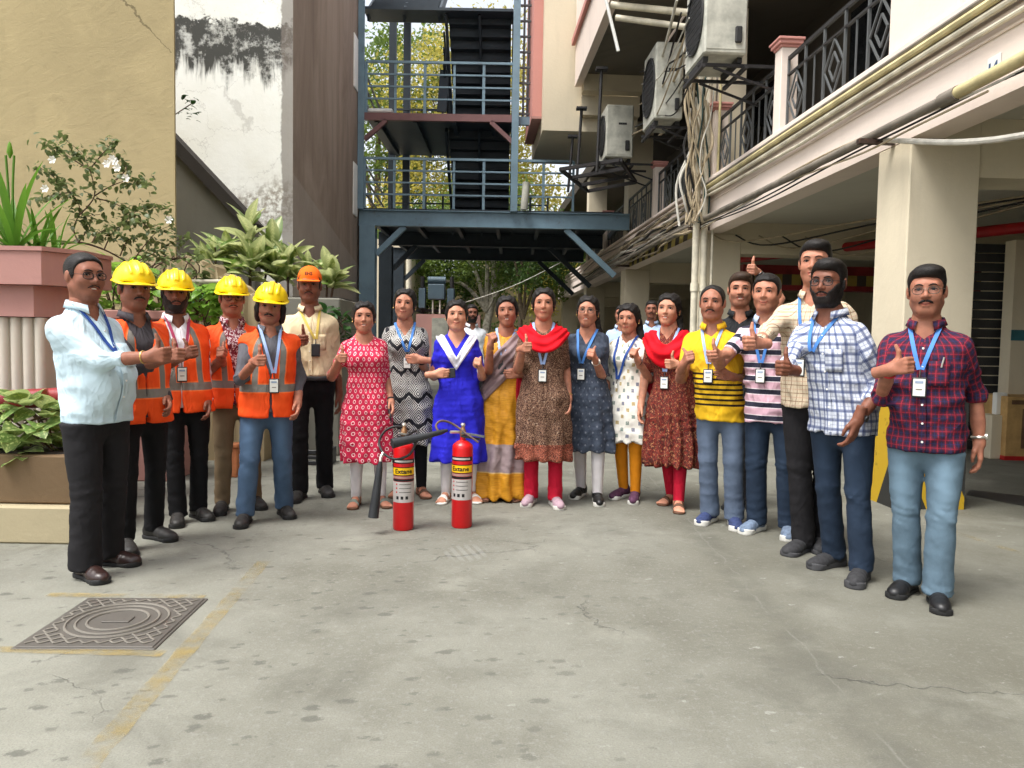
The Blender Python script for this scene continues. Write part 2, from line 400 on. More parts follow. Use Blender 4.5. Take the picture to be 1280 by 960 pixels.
# ------------------------------------------------------------------ manhole cover
def manhole():
    A, B, Cc, D = G(31, 811), G(205, 812), G(257, 750), G(88, 750)
    c = (A+B+Cc+D)/4; ux = ((B-A)+(Cc-D)).normalized(); uy = Vector((-ux.y, ux.x, 0))
    w = ((B-A).length+(Cc-D).length)/4*.92; h = abs(((D-A)+(Cc-B)).dot(uy))/4
    t = thing('manhole_cover', 'rectangular cast iron manhole cover with tread bars and rings', 'manhole cover', c, math.atan2(ux.y, ux.x))
    box('frame', (-w-.012, -h-.012, -.01), (w+.012, h+.012, .006), M['castiron'], t, .003)
    box('plate', (-w, -h, .0), (w, h, .011), M['castiron'], t, .003)
    proto = None; k = 0
    for i in range(-10, 11):
        for j in range(-9, 10):
            x = i*w/9.2; y = j*h/8.2
            if abs(x) > w*.95 or abs(y) > h*.95: continue
            if (x*x+y*y)**.5 < .235: continue
            if proto is None: proto = box('tread_bar', (-.021, -.0045, 0), (.021, .0045, .005), M['castworn'], t, .002); o = proto
            else: o = share(proto, 'tread_bar', t)
            o.location = (x, y, .011); o.rotation_euler = (0, 0, math.pi/4 if (i+j) % 2 else -math.pi/4)
    for r in (.21, .17, .125):
        p = [(r*math.cos(a), r*math.sin(a), .013) for a in np.linspace(0, 2*math.pi, 49)]
        MB().tube(p, .006, 6, False).build('ring', M['castworn'], t, True)
    box('name_plate', (-.06, -.035, .011), (.06, .035, .017), M['castiron'], t, .002)
manhole()

# ------------------------------------------------------------------ left buildings
yb = thing('ochre_building', 'tall ochre plastered blank wall with a diagonal crack', 'building', (0, 8.6, 0))
e = W(220, 200, 8.63)
box('wall', (-13, 0, 0), (e.x, .03, 6.2), M['yellow'], yb)
gb = thing('grey_building', 'tall building with peeling white end wall and stained grey side', 'building', (0, 11, 0))
c1 = W(366, 300, 11.); x17 = -.2*17.4
MB().poly([(-9, 0, 0), (c1.x, 0, 0), (c1.x, 0, 11), (-9, 0, 11)]).build('white_wall', M['white'], gb)
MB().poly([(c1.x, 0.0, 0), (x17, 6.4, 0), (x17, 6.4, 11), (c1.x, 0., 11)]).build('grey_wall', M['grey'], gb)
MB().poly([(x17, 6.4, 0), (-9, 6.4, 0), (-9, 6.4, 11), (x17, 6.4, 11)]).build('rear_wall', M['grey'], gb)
MB().poly([(c1.x, 0, 11), (x17, 6.4, 11), (-9, 6.4, 11), (-9, 0, 11)]).build('roof', M['greyconc'], gb)
for zz in (4.3, 6.95):                                             # edge-on window hoods on the grey wall
    yy = 5.6; xx = c1.x + (x17-c1.x)*yy/6.4
    box('window_frame', (xx-.02, yy-.2, zz-.4), (xx+.03, yy+.2, zz+.7), M['whiteplastic'], gb, .01)
MB().bar(W(375, 332, 12.)-Vector((0, 11, 0)), W(376, 308, 12.)-Vector((0, 11, 0)), .06).build('rusty_stub', M['rust'], gb)
sp = thing('stair_parapet', 'grey parapet with dark sloping coping between two walls', 'wall', (0, 10, 0))
a, b = W(205, 165, 10), W(318, 285, 10)
MB().poly([(a.x, 0, 0), (b.x, 0, 0), (b.x, 0, b.z-.05), (a.x, 0, a.z-.05)], .25, (0, 1, 0)).build('wall', M['greyconc'], sp)
MB().bar((a.x, .08, a.z), (b.x, .08, b.z), .36, .14).build('coping', M['coping'], sp)
def rough_wall():
    t = thing('broken_wall', 'low beige wall with rough broken top behind the helmets', 'wall', (0, 7.9, 0))
    x0, x1 = W(150, 320, 7.9).x, W(330, 360, 7.9).x; N = 44; v = []; f = []
    for i in range(N+1):
        u = i/N; x = x0+(x1-x0)*u; zt = 2.08 - .8*max(0, u-.5) + rnd.uniform(-.06, .05)
        v += [(x, 0, 0), (x, rnd.uniform(-.02, .02), zt), (x, .3, zt+rnd.uniform(-.03, .03)), (x, .3, 0)]
        if i:
            n = 4*i
            for k in range(3): f.append([n-4+k, n+k, n+k+1, n-3+k])
    f += [[0, 1, 2, 3], [4*N+3, 4*N+2, 4*N+1, 4*N]]
    mesh('wall', v, f, M['rough'], t)
rough_wall()

# pink pedestal planter, trough, pipe
def pedestal():
    c = W(51, 308, 5.3)
    t = thing('pedestal_planter', 'dusty pink box planter on a fluted white column', 'planter', (c.x, 5.3, 0))
    zt = c.z; w = 1.0
    def blk(name, x1, y0, z0, z1, mat, y1=.62):
        return MB().poly([(-w, y0, z0), (x1, y0, z0), (x1+.16, y0+.24, z0), (x1+.16, y1, z0), (-w, y1, z0)], z1-z0, (0, 0, 1)).build(name, mat, t)
    blk('rim', .012, -.012, zt-.03, zt, M['terra']); blk('box', 0, 0, zt-.26, zt-.032, M['terra']); blk('lower_box', -.10, .07, zt-.48, zt-.262, M['terra'])
    blk('soil', -.06, .05, zt-.02, zt+.004, M['soil'], .56)
    for k in range(9):
        x = -.09-k*.085
        MB().lathe([(.036, .3), (.036, zt-.485)], 10, (x, .13)).build('flute', M['flute'], t, True)
    box('column', (-w, .13, .2), (-.055, .9, zt-.487), M['flute'], t)
    return t
ped = pedestal()
tr = thing('planter_trough', 'brown painted trough on a beige concrete plinth', 'planter', (0, 4.7, 0))
xr = W(92, 600, 4.7).x
box('trough', (-6, 0, .235), (xr, .62, .54), M['trough'], tr, .012); box('plinth', (-6, -.06, 0), (xr+.04, .7, .232), M['plinth'], tr, .012)
box('soil', (-5.96, .05, .53), (xr-.05, .57, .548), M['soil'], tr)
p = W(0, 500, 5.15)
tag(tube('maroon_pipe', [(-5.5, 5.2, p.z-.06), (p.x, 5.15, p.z), (W(66, 497, 5.15).x, 5.15, W(66, 497, 5.15).z), (W(105, 494, 5.15).x, 5.15, W(105, 494, 5.15).z)], .066, M['maroonpipe'], None, 14), 'thick maroon pipe across the fluted column', 'pipe')
lp = thing('long_planter', 'long dusty pink planter behind the helmeted workers', 'planter', (0, 6.7, 0))
xa, xb = -4.5, W(214, 400, 6.7).x
box('planter_box', (xa, 0, 0), (xb, .6, 1.42), M['terra'], lp, .012); box('rim', (xa-.03, -.03, 1.423), (xb+.03, .63, 1.5), M['terra'], lp, .01); box('soil', (xa+.05, .05, 1.49), (xb-.05, .55, 1.506), M['soil'], lp)
bw = thing('garden_wall', 'low grey concrete planter wall below the variegated plants', 'wall', (0, 8.35, 0))
box('wall', (W(262, 400, 8.35).x, 0, 0), (W(425, 400, 8.35).x, .9, 1.72), M['greyconc'], bw, .015)
box('soil', (W(264, 400, 8.35).x, .06, 1.715), (W(423, 400, 8.35).x, .84, 1.73), M['soil'], bw)
for i, (a, b, lab) in enumerate((((236, 352), (292, 352), 'white plastic pipe lying over the shrubs'), ((240, 378), (282, 354), 'pale teal pipe slanting above the green shrub'), ((238, 372), (276, 352), 'thin teal pipe above the slanting one'))):
    tag(tube('garden_pipe', [W(*a, 7.5), W(*b, 7.6)], .018 if i else .022, M['hoseteal'] if i else M['pvc']), lab, 'pipe')
# things seen between the legs
q0, q1 = G(224, 620), W(212, 540, 6.5)
tag(MB().bar(q0, (q1.x, 6.6, 1.0), .075, .03).build('wooden_plank', M['brown']), 'brown wooden plank leaning behind the workers', 'plank')
q = G(288, 597); t = thing('terracotta_block', 'small orange terracotta planter standing behind the khaki trousers', 'planter', q)
box('body', (-.06, 0, 0), (.06, .12, .27), M['orange'], t, .01); box('rim', (-.07, -.01, .27), (.07, .13, .31), M['orange'], t, .008)
q = G(392, 582); t = thing('black_crate', 'low black crate behind the man in the orange cap', 'crate', q)
for k in range(3): box('slat', (-.16, 0, .005+k*.055), (.16, .03, .045+k*.055), M['blackplastic'], t, .004)
box('side', (-.16, .032, 0), (-.13, .3, .16), M['blackplastic'], t); box('side', (.13, .032, 0), (.16, .3, .16), M['blackplastic'], t)

# ------------------------------------------------------------------ right building (local x = into the building, local y = along the lane)
RA = .052
RB = thing('apartment_building', 'pale pink apartment block over open parking bays', 'building', (3.397, 0, 0), RA)
RBM = Matrix.Translation((3.397, 0, 0)) @ Matrix.Rotation(RA, 4, 'Z')
def L(x, y, z): return RBM @ Vector((x, y, z))
def LI(p): return RBM.inverted() @ Vector(p)
hz = m_hazard('hazard_paint', lin(196, 160, 40), lin(52, 52, 50), 1.55, .42)
PY = (.2, 6.1, 11.5, 17.4, 23.3, 29.2)
for i, y in enumerate(PY):
    pl = box('pillar', (0, y, 0), (.57, y+.48, 2.928), M['cream'], RB, .01)
    if i == 1:
        box('hazard_band', (-.004, y-.004, 0), (.574, y+.484, 1.15), hz, pl)
    if i == 0: continue
    box('cross_beam', (.572, y+.02, 2.643), (7.8, y+.46, 3.1), M['cream'], RB)
    box('pillar_head', (.262, y+.02, 2.93), (.57, y+.46, 3.099), M['cream'], RB)
for y in (6.1, 11.5, 17.4, 23.3): box('inner_pillar', (4.6, y, 0), (5.1, y+.48, 2.64), M['cream'], RB, .01)
box('fascia', (0, -12, 2.93), (.26, 31, 3.6), M['pinkwash'], RB)
box('balcony_ledge', (-.07, -12, 3.602), (.3, 31, 3.66), M['pinkwash'], RB, .01)
for z0, z1, o in ((3.50, 3.565, .045), (3.40, 3.445, .03), (3.33, 3.355, .016)): box('moulding', (-o, -12, z0), (-.001, 31, z1), M['pinkwash'], RB, .006)
box('ceiling', (.262, -12, 3.101), (9, 31, 3.3), M['soffit'], RB)
box('rear_wall', (7.8, -12, 0), (8., 31, 3.1), M['cream'], RB); box('far_wall', (.6, 30.5, 0), (7.8, 30.7, 3.1), M['cream'], RB)
box('floor_slab', (.3, -12, 3.301), (9, 31, 3.66), M['soffit'], RB)
# first floor
box('wall', (0.002, 5.58, 3.662), (.3, 6.5, 6.4), M['pinkwash'], RB, .005)
box('window_wall', (.34, -12, 3.662), (.5, 5.578, 6.4), M['cream'], RB); box('window_pane', (.325, 1.2, 3.9), (.338, 4.9, 6.), M['glassdark'], RB)
for y in (11.52, 17.42, 23.32): box('upper_pillar', (.03, y, 3.662), (.57, y+.44, 6.2), M['cream'], RB)
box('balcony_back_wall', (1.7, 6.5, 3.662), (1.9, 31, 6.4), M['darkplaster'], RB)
for y in (7.4, 9.6, 13.2, 15.4, 19.5): box('balcony_door', (1.66, y, 3.662), (1.698, y+1.0, 5.8), M['glassdark'], RB)
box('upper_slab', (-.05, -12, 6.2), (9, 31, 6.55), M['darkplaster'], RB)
box('upper_wall', (.0, -12, 6.552), (9, 21, 10.5), M['pinkwash'], RB)
for yy in range(-10, 20, 4):
    for zz in (8.2,): box('window_pane', (-.012, yy, zz), (-.002, yy+1.6, zz+1.4), M['glassdark'], RB)
# balcony columns
def bcol(y, w=.19, h=.93):
    c = box('balcony_column', (-.02, y, 3.662), (-.02+w, y+w, 3.662+h), M['pinkwash'], RB, .006)
    mb = MB(); cx, cy = -.02+w/2, y+w/2
    for k, (r, z0, z1) in enumerate(((w/2+.015, 0, .03), (w/2+.04, .03, .07), (w/2+.055, .07, .1))): mb.box((cx-r, cy-r, 3.663+h+z0), (cx+r, cy+r, 3.663+h+z1), .006)
    mb.build('cap', M['pinkpaint'], c)
for y in (8.72, 11.06, 14.65, 20.2): bcol(y)
def railing(y0, y1, nd):
    r = bpy.data.objects.new('railing', None); link(r, RB); r.location = (.06, y0, 3.662)
    Ln = y1-y0; zt = .80
    for z, t in ((.05, .03), (.62, .022), (zt, .04)): MB().bar((0, 0, z), (0, Ln, z), .03, t).build('rail', M['iron'], r)
    nb = max(2, int(round(Ln/.42)))
    for k in range(nb+1):
        y = Ln*k/nb; MB().bar((0, y, .05), (0, y, zt), .024).build('post', M['railgrey'], r)
    for k in range(nb):
        if k % 2 == 0 and nd:
            c = Ln*(k+.5)/nb; hw = Ln/nb/2*.92
            for s, hh in ((1., .27), (.5, .14)):
                P = [(0, c, .335-hh), (0, c+hw*s, .335), (0, c, .335+hh), (0, c-hw*s, .335)]
                mb = MB()
                for q in range(4): mb.bar(P[q], P[(q+1) % 4], .018, .016, (1, 0, 0))
                mb.build('diamond', M['railgrey'], r)
        else: 
            y = Ln*(k+.5)/nb; MB().bar((0, y, .05), (0, y, .62), .014).build('bar', M['railgrey'], r)
railing(6.52, 8.70, 1); railing(8.93, 11.04, 1); railing(11.98, 14.63, 1); railing(14.86, 17.4, 1); railing(17.9, 23.3, 0)
# projecting upper balcony and end block
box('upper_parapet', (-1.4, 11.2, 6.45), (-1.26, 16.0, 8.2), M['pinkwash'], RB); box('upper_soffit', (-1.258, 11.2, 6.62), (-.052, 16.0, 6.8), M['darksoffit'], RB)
box('soffit_beam', (-1.258, 15.7, 6.3), (-.06, 16.0, 6.618), M['cream'], RB); box('soffit_beam', (-1.258, 11.2, 6.46), (-.06, 11.45, 6.618), M['cream'], RB)
box('parapet_coping', (-1.47, 11.2, 7.3), (-1.402, 16.1, 7.42), M['pinkpaint'], RB)
box('end_block', (-2.02, 16.2, 5.62), (-.055, 19.2, 10.4), M['cream'], RB); box('end_block_step', (-1.25, 15.99, 5.9), (-.06, 16.198, 6.29), M['cream'], RB)
box('pilaster', (-2.22, 16.5, 5.98), (-2.022, 18.6, 10.4), M['pinkpaint'], RB); box('pilaster_foot', (-2.23, 16.48, 5.93), (-2.023, 18.62, 5.978), M['terra'], RB)
# interior stuff
hz2 = m_hazard('hazard_beam_paint', lin(150, 128, 60), lin(70, 60, 52), 3.2, 0)
box('low_beam', (1.0, 12.6, 2.2), (6.6, 12.85, 2.6), M['maroonpipe'], RB); box('hazard_board', (1.1, 12.57, 2.28), (6.5, 12.598, 2.45), hz2, RB)
box('striped_beam_face', (-.004, 11.98, 2.935), (-.0015, 16.9, 3.1), m_hazard('faded_hazard', lin(186, 168, 90), lin(74, 66, 58), 2.1, .35, 'Object', 'y'), RB)
for (a, b, r, lab) in (((1.2, 13.5, 2.78), (4.6, 6.7, 2.78), .07, 'red sprinkler pipe under the parking ceiling near the middle pillar'), ((3.0, 6.3, 2.84), (6.5, 10.2, 2.84), .085, 'thick red sprinkler pipe behind the front pillar'), ((2.6, 7.4, 2.48), (6.5, 11.4, 2.48), .045, 'thin red sprinkler pipe below the thick one')):
    tag(tube('sprinkler_pipe', [L(*a), L(*b)], r, M['redpipe'], None, 12), lab, 'pipe')
yw = 9.4; x0 = W(1265, 400, yw).x
t = thing('store_wall', 'cream storeroom wall with a teal stripe deep in the parking bay', 'wall', (0, yw, 0))
box('wall', (x0, 0, 0), (x0+2.2, .2, 2.62), M['cream'], t); box('stripe', (x0-.003, -.004, 1.40), (x0+2.2, -.001, 1.53), M['teal'], t)
t = thing('dark_shutter', 'dark mesh shutter beside the storeroom wall', 'shutter', (0, yw+.3, 0))
xs = W(1205, 400, yw+.3).x
for k in range(22): box('shutter_slat', (xs-.3, 0, .02+k*.118), (x0+.1, .03, .125+k*.118), M['acdark'], t)
for k, (px0, px1, py0, py1, Y) in enumerate(((1257, 1330, 497, 547, 8.9),)):
    a = W(px0, py1, Y); b = W(px1, py0, Y)
    t = thing('carton', 'large cardboard carton with a dark window on the parking floor', 'carton', (a.x, Y, 0))
    hgt = b.z; 
    box('body', (0, 0, .02), (b.x-a.x, .6, hgt), M['card'], t, .006); box('window', (.18, -.004, .14), (b.x-a.x-.1, -.001, hgt-.14), M['brown'], t)
    box('base_band', (-.004, -.006, 0), (b.x-a.x+.004, .6, .05), M['redpipe'], t); box('print_band', (.05, -.003, hgt-.09), (b.x-a.x-.05, -.0008, hgt-.04), M['brown'], t)
for k, px in enumerate((1247, 1254)):
    a = W(px, 500, 9.05); tag(box('white_canister', (a.x-.035, 9.02, .52), (a.x+.035, 9.1, .78), M['whiteplastic'], None, .01), ('left' if not k else 'right')+' one of two white canisters by the carton', 'canister', 'white canisters')
tag(box('canister_shelf', (W(1236, 500, 9.05).x, 8.98, .0), (W(1257, 500, 9.05).x, 9.25, .517), M['cream'], None, .01), 'small cream ledge carrying two white canisters', 'ledge')
kp = thing('drain_channel', 'dark drain slot in the floor at the parking edge', 'drain', (0, 0, 0))
MB().poly([G(1208, 618, .005), G(1300, 636, .005), G(1300, 622, .005), G(1212, 612, .005)]).build('slot', M['blackplastic'], kp)

# number plate
def text_mesh(s, size, name, mat, parent, bend=None, bold=0.):
    cu = bpy.data.curves.new('lettering', 'FONT'); cu.body = s; cu.size = size; cu.align_x = 'CENTER'; cu.align_y = 'CENTER'; cu.offset = bold; cu.resolution_u = 3
    tmp = bpy.data.objects.new('lettering', cu); C.objects.link(tmp)
    dg = bpy.context.evaluated_depsgraph_get(); me = bpy.data.meshes.new_from_object(tmp.evaluated_get(dg))
    bpy.data.objects.remove(tmp); me.materials.clear(); me.materials.append(mat)
    o = bpy.data.objects.new(name, me); link(o, parent); return o
q = LI(L(-.001, 0, 0)); nb_y = None
best = min(np.linspace(3, 8, 400), key=lambda y: abs((lambda P: 640+FPX*P.x/P.y)(L(0, y, 3.2))-1223))
plate = thing('number_plate', 'small white house number plate on the fascia', 'sign', L(-.004, best, 3.14), RA - math.pi/2)
box('board', (-.065, -.004, -.075), (.065, .0, .075), M['whiteplastic'], plate)
o = text_mesh('14.', .11, 'number', plain('blue_ink', lin(60, 84, 120), .6, .1), plate, bold=.004); o.rotation_euler = (math.pi/2, 0, 0); o.location = (0, -.0055, -.01)

# ------------------------------------------------------------------ pipes and cables on the facade
def run(name, pts, r, mat, label, cat, group=None, seg=8): return tag(tube(name, [L(*p) for p in pts], r, mat, None, seg), label, cat, group)
run('conduit', [(-.075, -2, 3.585), (-.075, 6.2, 3.585), (-.075, 11.2, 3.575)], .022, M['pvcgrey'], 'upper grey conduit along the balcony ledge', 'conduit')
run('conduit', [(-.085, -2, 3.535), (-.085, 6, 3.53), (-.09, 8.4, 3.535), (-.09, 11.2, 3.52)], .03, M['pvcyellow'], 'yellowed conduit below the grey one on the ledge', 'conduit')
run('conduit', [(-.07, -2, 3.465), (-.07, 6, 3.47), (-.075, 9.0, 3.462), (-.08, 11.2, 3.46)], .024, M['pvc'], 'off white conduit below the yellowed one on the ledge', 'conduit')
run('conduit', [(-.05, -2, 3.375), (-.05, 6.6, 3.385), (-.06, 8, 3.36), (-.06, 9.4, 3.38), (-.09, 11.2, 3.40)], .018, M['pvc'], 'thin wavy conduit lowest on the ledge moulding', 'conduit')
run('main_conduit', bez([(-.16, 3, 3.04), (-.16, 5.4, 3.01)]), .042, M['pvcyellow'], 'thick yellowed pipe at the bottom of the fascia, nearest the camera', 'pipe', seg=12)
run('main_conduit', bez([(-.16, 5.36, 3.01), (-.16, 8, 3.02), (-.15, 11.2, 3.06), (-.2, 14, 3.05), (-.25, 17.2, 3.0), (-.3, 24, 2.95)]), .036, M['pvcgrey'], 'long grey pipe running along the bottom of the fascia', 'pipe', seg=12)
run('pipe_joint', [(-.16, 5.28, 3.01), (-.16, 5.46, 3.01)], .05, M['pvcgrey'], 'grey joint between the yellowed and grey pipes', 'joint', seg=12)
for y in (6.35, 11.25, 16.9): 
    tag(MB().bar(L(-.3, y, 2.955), L(.02, y, 2.955), .05, .04).build('pipe_bracket', M['rust']), {6.35: 'rusty bracket under the grey pipe at the front pillar', 11.25: 'rusty bracket under the grey pipe at the middle pillar', 16.9: 'rusty bracket under the grey pipe by the steel bridge'}[y], 'bracket')
tag(tube('slack_cable', bez([L(-.1, 6.3, 2.96), W(1180, 178, 5.6), W(1240, 175, 5.2), W(1300, 165, 4.9)]), .022, M['cablewhite']), 'pale slack cable sagging across the front pillar', 'cable')
crng = random.Random(3)
for k in range(6):
    z = 2.97+.02*k; ph = crng.uniform(0, 6)
    pts = [(-.13-.02*crng.random(), y, z-.03+.035*math.sin(y*1.1+ph)+crng.uniform(-.012, .012)) for y in np.linspace(4 + (k % 3), 11.3, 9)]
    run('cable', bez(pts, 4), .0085, M[('cableblack', 'cablebeige', 'cableblack', 'cablewhite')[k % 4]], 'thin cable sagging under the grey pipe of the nearest bay', 'cable', 'cables under the grey pipe, nearest bay', 6)
for k in range(20):
    z = 3.44-.024*k; ph = crng.uniform(0, 6); y0, y1 = 11.3, crng.choice((17.2, 17.2, 23))
    pts = [(-.1-.1*crng.random(), y, z+.04*math.sin(y*.9+ph)+crng.uniform(-.03, .03)) for y in np.linspace(y0, y1, 10)]
    run('cable', bez(pts, 4), crng.choice((.012, .016, .022)), M[crng.choice(('cableblack', 'cablebeige', 'cablebeige', 'cablewhite', 'pvcgrey'))], 'cable in the dense bundle along the far bay fascia', 'cable', 'bundled cables on the far bay', 6)
for k in range(22):
    x0 = -.12-.25*crng.random(); y = 10.9+.5*crng.random(); zt = crng.uniform(4.6, 6.1)
    pts = [(x0+crng.uniform(-.12, .12), y+crng.uniform(-.1, .1), zt+(3.0-zt)*u) for u in np.linspace(0, 1, 6)]
    run('cable', bez(pts, 5), crng.choice((.009, .012, .018)), M[crng.choice(('cableblack', 'cablebeige', 'cablegreen', 'cablewhite', 'cablebeige'))], 'cable hanging in the tangle beside the white downpipes', 'cable', 'hanging cables by the downpipes', 6)
for k in range(14):
    a = (-.35-.5*crng.random(), 9.2+crng.random()*1.5, 4.9+crng.random()*.9); b = (-.1-.6*crng.random(), 12+crng.random()*2, 4.7+crng.random()*1.2)
    mid = tuple((a[i]+b[i])/2 for i in range(2)) + ((a[2]+b[2])/2-crng.uniform(.15, .5),)
    run('cable', bez([a, mid, b], 8), crng.choice((.01, .014, .02)), M[crng.choice(('cableblack', 'cablebeige', 'cablewhite'))], 'loose cable drooping between the air conditioners', 'cable', 'loose cables by the air conditioners', 6)
for k in range(5):
    pts = [(.1+k*.35, 11.42, 2.9), (.5+.4*k, 11.2, 2.78-.04*k), (1.6+.3*k, 9.8, 2.9), (3.2, 8., 3.04)]
    run('cable', bez(pts, 6), .012, M['cableblack' if k % 2 else 'cablebeige'], 'cable looping under the parking ceiling by the middle pillar', 'cable', 'cables under the parking ceiling', 6)
for k, (dx, r, lab) in enumerate(((-.14, .05, 'left one of the two thick white downpipes at the middle pillar'), (-.02, .05, 'right one of the two thick white downpipes at the middle pillar'), (.10, .02, 'thin white conduit right of the two downpipes'))):
    pp_ = thing('downpipe', lab, 'pipe', L(dx-.06, 11.2, 0))
    tube('pipe', [(0, 0, 0), (0, 0, 5.1 if k < 2 else 3.0)], r, M['pvc'], pp_, 14)
    if k < 2:
        for z in (2.05, 4.1): tube('socket', [(0, 0, z), (0, 0, z+.12)], r+.012, M['pvc'], pp_, 14)
for k, (x, y, r, c, zt) in enumerate(((.02, 11.0, .018, 'pvcyellow', 5.4), (-.3, 11.2, .014, 'cablebeige', 5.2), (.06, 11.3, .015, 'pvcgrey', 5.6))):
    run('riser', [(x, y, 3.0), (x+.01, y, zt)], r, M[c], ('yellowed thin riser above the downpipes', 'beige thin riser left of the downpipes', 'grey thin riser right of the downpipes')[k], 'conduit')

def ac(px, py, Y, w, h, lab):
    q = W(px, py, Y)
    t = thing('air_conditioner', lab, 'air conditioner', (q.x, Y, q.z), RA)
    ln = .8
    box('casing', (0, 0, 0), (w, ln, h), M['acwhite'], t, .02)
    box('side_panel', (.04*w, -.006, .05), (w*.96, -.001, h-.05), M['acwhite'], t, .002)
    ring = [(-.012, ln*.5+.34*h*math.cos(a), h*.5+.38*h*math.sin(a)) for a in np.linspace(0, 2*math.pi, 33)]
    tube('fan_ring', ring, .015, M['acdark'], t, 6)
    MB().poly([(-.004, ln*.5+.34*h*math.cos(a), h*.5+.38*h*math.sin(a)) for a in np.linspace(0, 2*math.pi, 33)[:-1]]).build('fan_opening', M['acdark'], t)
    for k in range(9):
        z = h*.5+.38*h*(-.8+.2*k); MB().bar((-.02, ln*.12, z), (-.02, ln*.88, z), .01).build('grille_bar', M['acdark'], t)
    box('vent_mark', (w*.45, -.009, h*.62), (w*.75, -.0055, h*.66), M['acdark'], t); box('valve', (w*.7, -.05, .12), (w*.85, -.006, .3), M['acdark'], t, .01)
    for xx in (.05, w-.05): box('foot', (xx-.03, .1, -.06), (xx+.03, ln-.1, -.001), M['acdark'], t)
    s = thing('bracket_frame', lab.replace('air conditioner', 'iron shelf carrying the air conditioner'), 'bracket', (q.x, Y, q.z-.065), RA)
    for yy in (.12, ln-.12):
        MB().bar((-.04, yy, -.025), (w+.4, yy, -.025), .035).build('arm', M['iron'], s); MB().bar((.15, yy, -.05), (w+.4, yy, -.3), .025).build('strut', M['iron'], s)
    for xx in (0., w): MB().bar((xx, 0, -.07), (xx, ln, -.07), .04).build('cross_bar', M['iron'], s)
    return t
ac(880, 66, 9.0, .5, 1.0, 'dusty white air conditioner highest and nearest on the facade')
ac(818, 148, 11.6, .42, 1.12, 'large white air conditioner in the middle of the facade tangle')
ac(757, 196, 14.2, .5, .94, 'white air conditioner farthest along the facade, beside the steel bridge')
# hanging platform rods
for (px, y0, y1, Y, lab) in ((752, 88, 215, 13.6, 'black hanging rod with a plate, nearest the far air conditioner'), (727, 137, 225, 15., 'black hanging rod with a plate, left of the far air conditioner'), (716, 172, 240, 16.0, 'dark hanging rod closest to the bridge railing')):
    a = W(px, y0, Y); b = W(px-6, y1, Y); t = thing('hanging_rod', lab, 'rod', (0, 0, 0))
    MB().tube([a, b], .028, 8).build('rod', M['iron'], t); MB().box((a.x-.1, Y-.08, a.z), (a.x+.1, Y+.08, a.z+.04)).build('plate', M['iron'], t)
pf = thing('hanging_platform', 'black iron platform hanging under the far air conditioner', 'platform', (0, 0, 0))
A, B, Cc, D = W(700, 245, 14.2), W(775, 215, 13.4), W(795, 205, 15.2), W(735, 222, 16.2)
zpl = 4.42
for (p, q) in ((A, B), (B, Cc), (Cc, D), (D, A), (A.lerp(D, .35), B.lerp(Cc, .35)), (A.lerp(D, .7), B.lerp(Cc, .7))): MB().bar((p.x, p.y, zpl), (q.x, q.y, zpl), .06).build('frame_bar', M['iron'], pf)
for k_, (p_, q_, r_, lb_) in enumerate((((764, 6), (862, 16), .05, 'upper beige pipe under the projecting balcony'), ((770, 22), (860, 34), .045, 'lower beige pipe under the projecting balcony'))): tag(tube('soffit_pipe', [W(*p_, 11.7), W(*q_, 11.3)], r_, M['pvc'], None, 10), lb_, 'pipe')
tag(tube('fluorescent_tube', [W(757, -2, 11.6), W(773, 64, 11.6)], .025, M['whiteplastic']), 'white tube lamp hanging in the cables at top', 'tube lamp')

# ------------------------------------------------------------------ steel bridge with stairs
BR = thing('steel_bridge', 'blue grey steel footbridge with stair flights across the lane', 'bridge', (0, 0, 0))
Z1 = W(600, 264, 17).z; Z0 = W(600, 284, 17).z; XL = W(448, 300, 17).x; XR = W(776, 280, 17).x
def frame(Y, mat, full=True):
    dx = -.052*(Y-17)
    def ibeam(x0, x1, nm):
        o = box(nm, (x0, Y+.06, Z0+.02), (x1, Y+.10, Z1-.02), mat, BR)
        box('flange', (x0, Y, Z1-.018), (x1, Y+.16, Z1), mat, o); box('flange', (x0, Y, Z0), (x1, Y+.16, Z0+.018), mat, o)
    ibeam(XL+dx, XR+dx+.2, 'beam')
    c = box('column', (XL+dx+.02, Y+.0, 0), (XL+dx+.36, Y+.03, Z0-.002), mat, BR); box('flange', (XL+dx+.02, Y+.27, 0), (XL+dx+.36, Y+.3, Z0-.002), mat, c); box('web', (XL+dx+.17, Y+.031, 0), (XL+dx+.21, Y+.269, Z0-.002), mat, c)
    for xa, xb, za in ((XL+dx+.38, XL+dx+1.0, Z0-.62), (XR+dx-.1, XR+dx-1.2, Z0-1.0)):
        MB().bar((xa, Y+.1, za), (xb, Y+.1, Z0), .12, .12).build('brace', mat, BR)
frame(17, M['steelblue']); frame(20.5, M['steeldark']); frame(24, M['steeldark'])
for k in range(7):
    x = XL+.1+(XR-XL)*k/6; box('joist', (x, 17.2, Z1-.16), (x+.09, 23.9, Z1-.022), M['steeldark'], BR)
box('deck', (XL, 17.0, Z1+.002), (XR, 24.1, Z1+.03), M['steeldark'], BR)
def rails(x0, x1, Y, z, h, n, mat, name='railing'):
    r = bpy.data.objects.new(name, None); link(r, BR); r.location = (x0, Y, z)
    for k in range(n+1): MB().bar(((x1-x0)*k/n, 0, 0), ((x1-x0)*k/n, 0, h), .06 if k % 2 == 0 else .05).build('post', mat, r)
    for k in range(4): MB().bar((0, -.02, h*(.28+.24*k)), (x1-x0, -.02, h*(.28+.24*k)), .05 if k == 3 else .035).build('rail', mat, r)
RH = W(600, 200, 17).z-Z1-.03
rails(W(455, 262, 17).x, W(716, 262, 17).x, 17.03, Z1+.032, RH, 7, M['steelblue'])
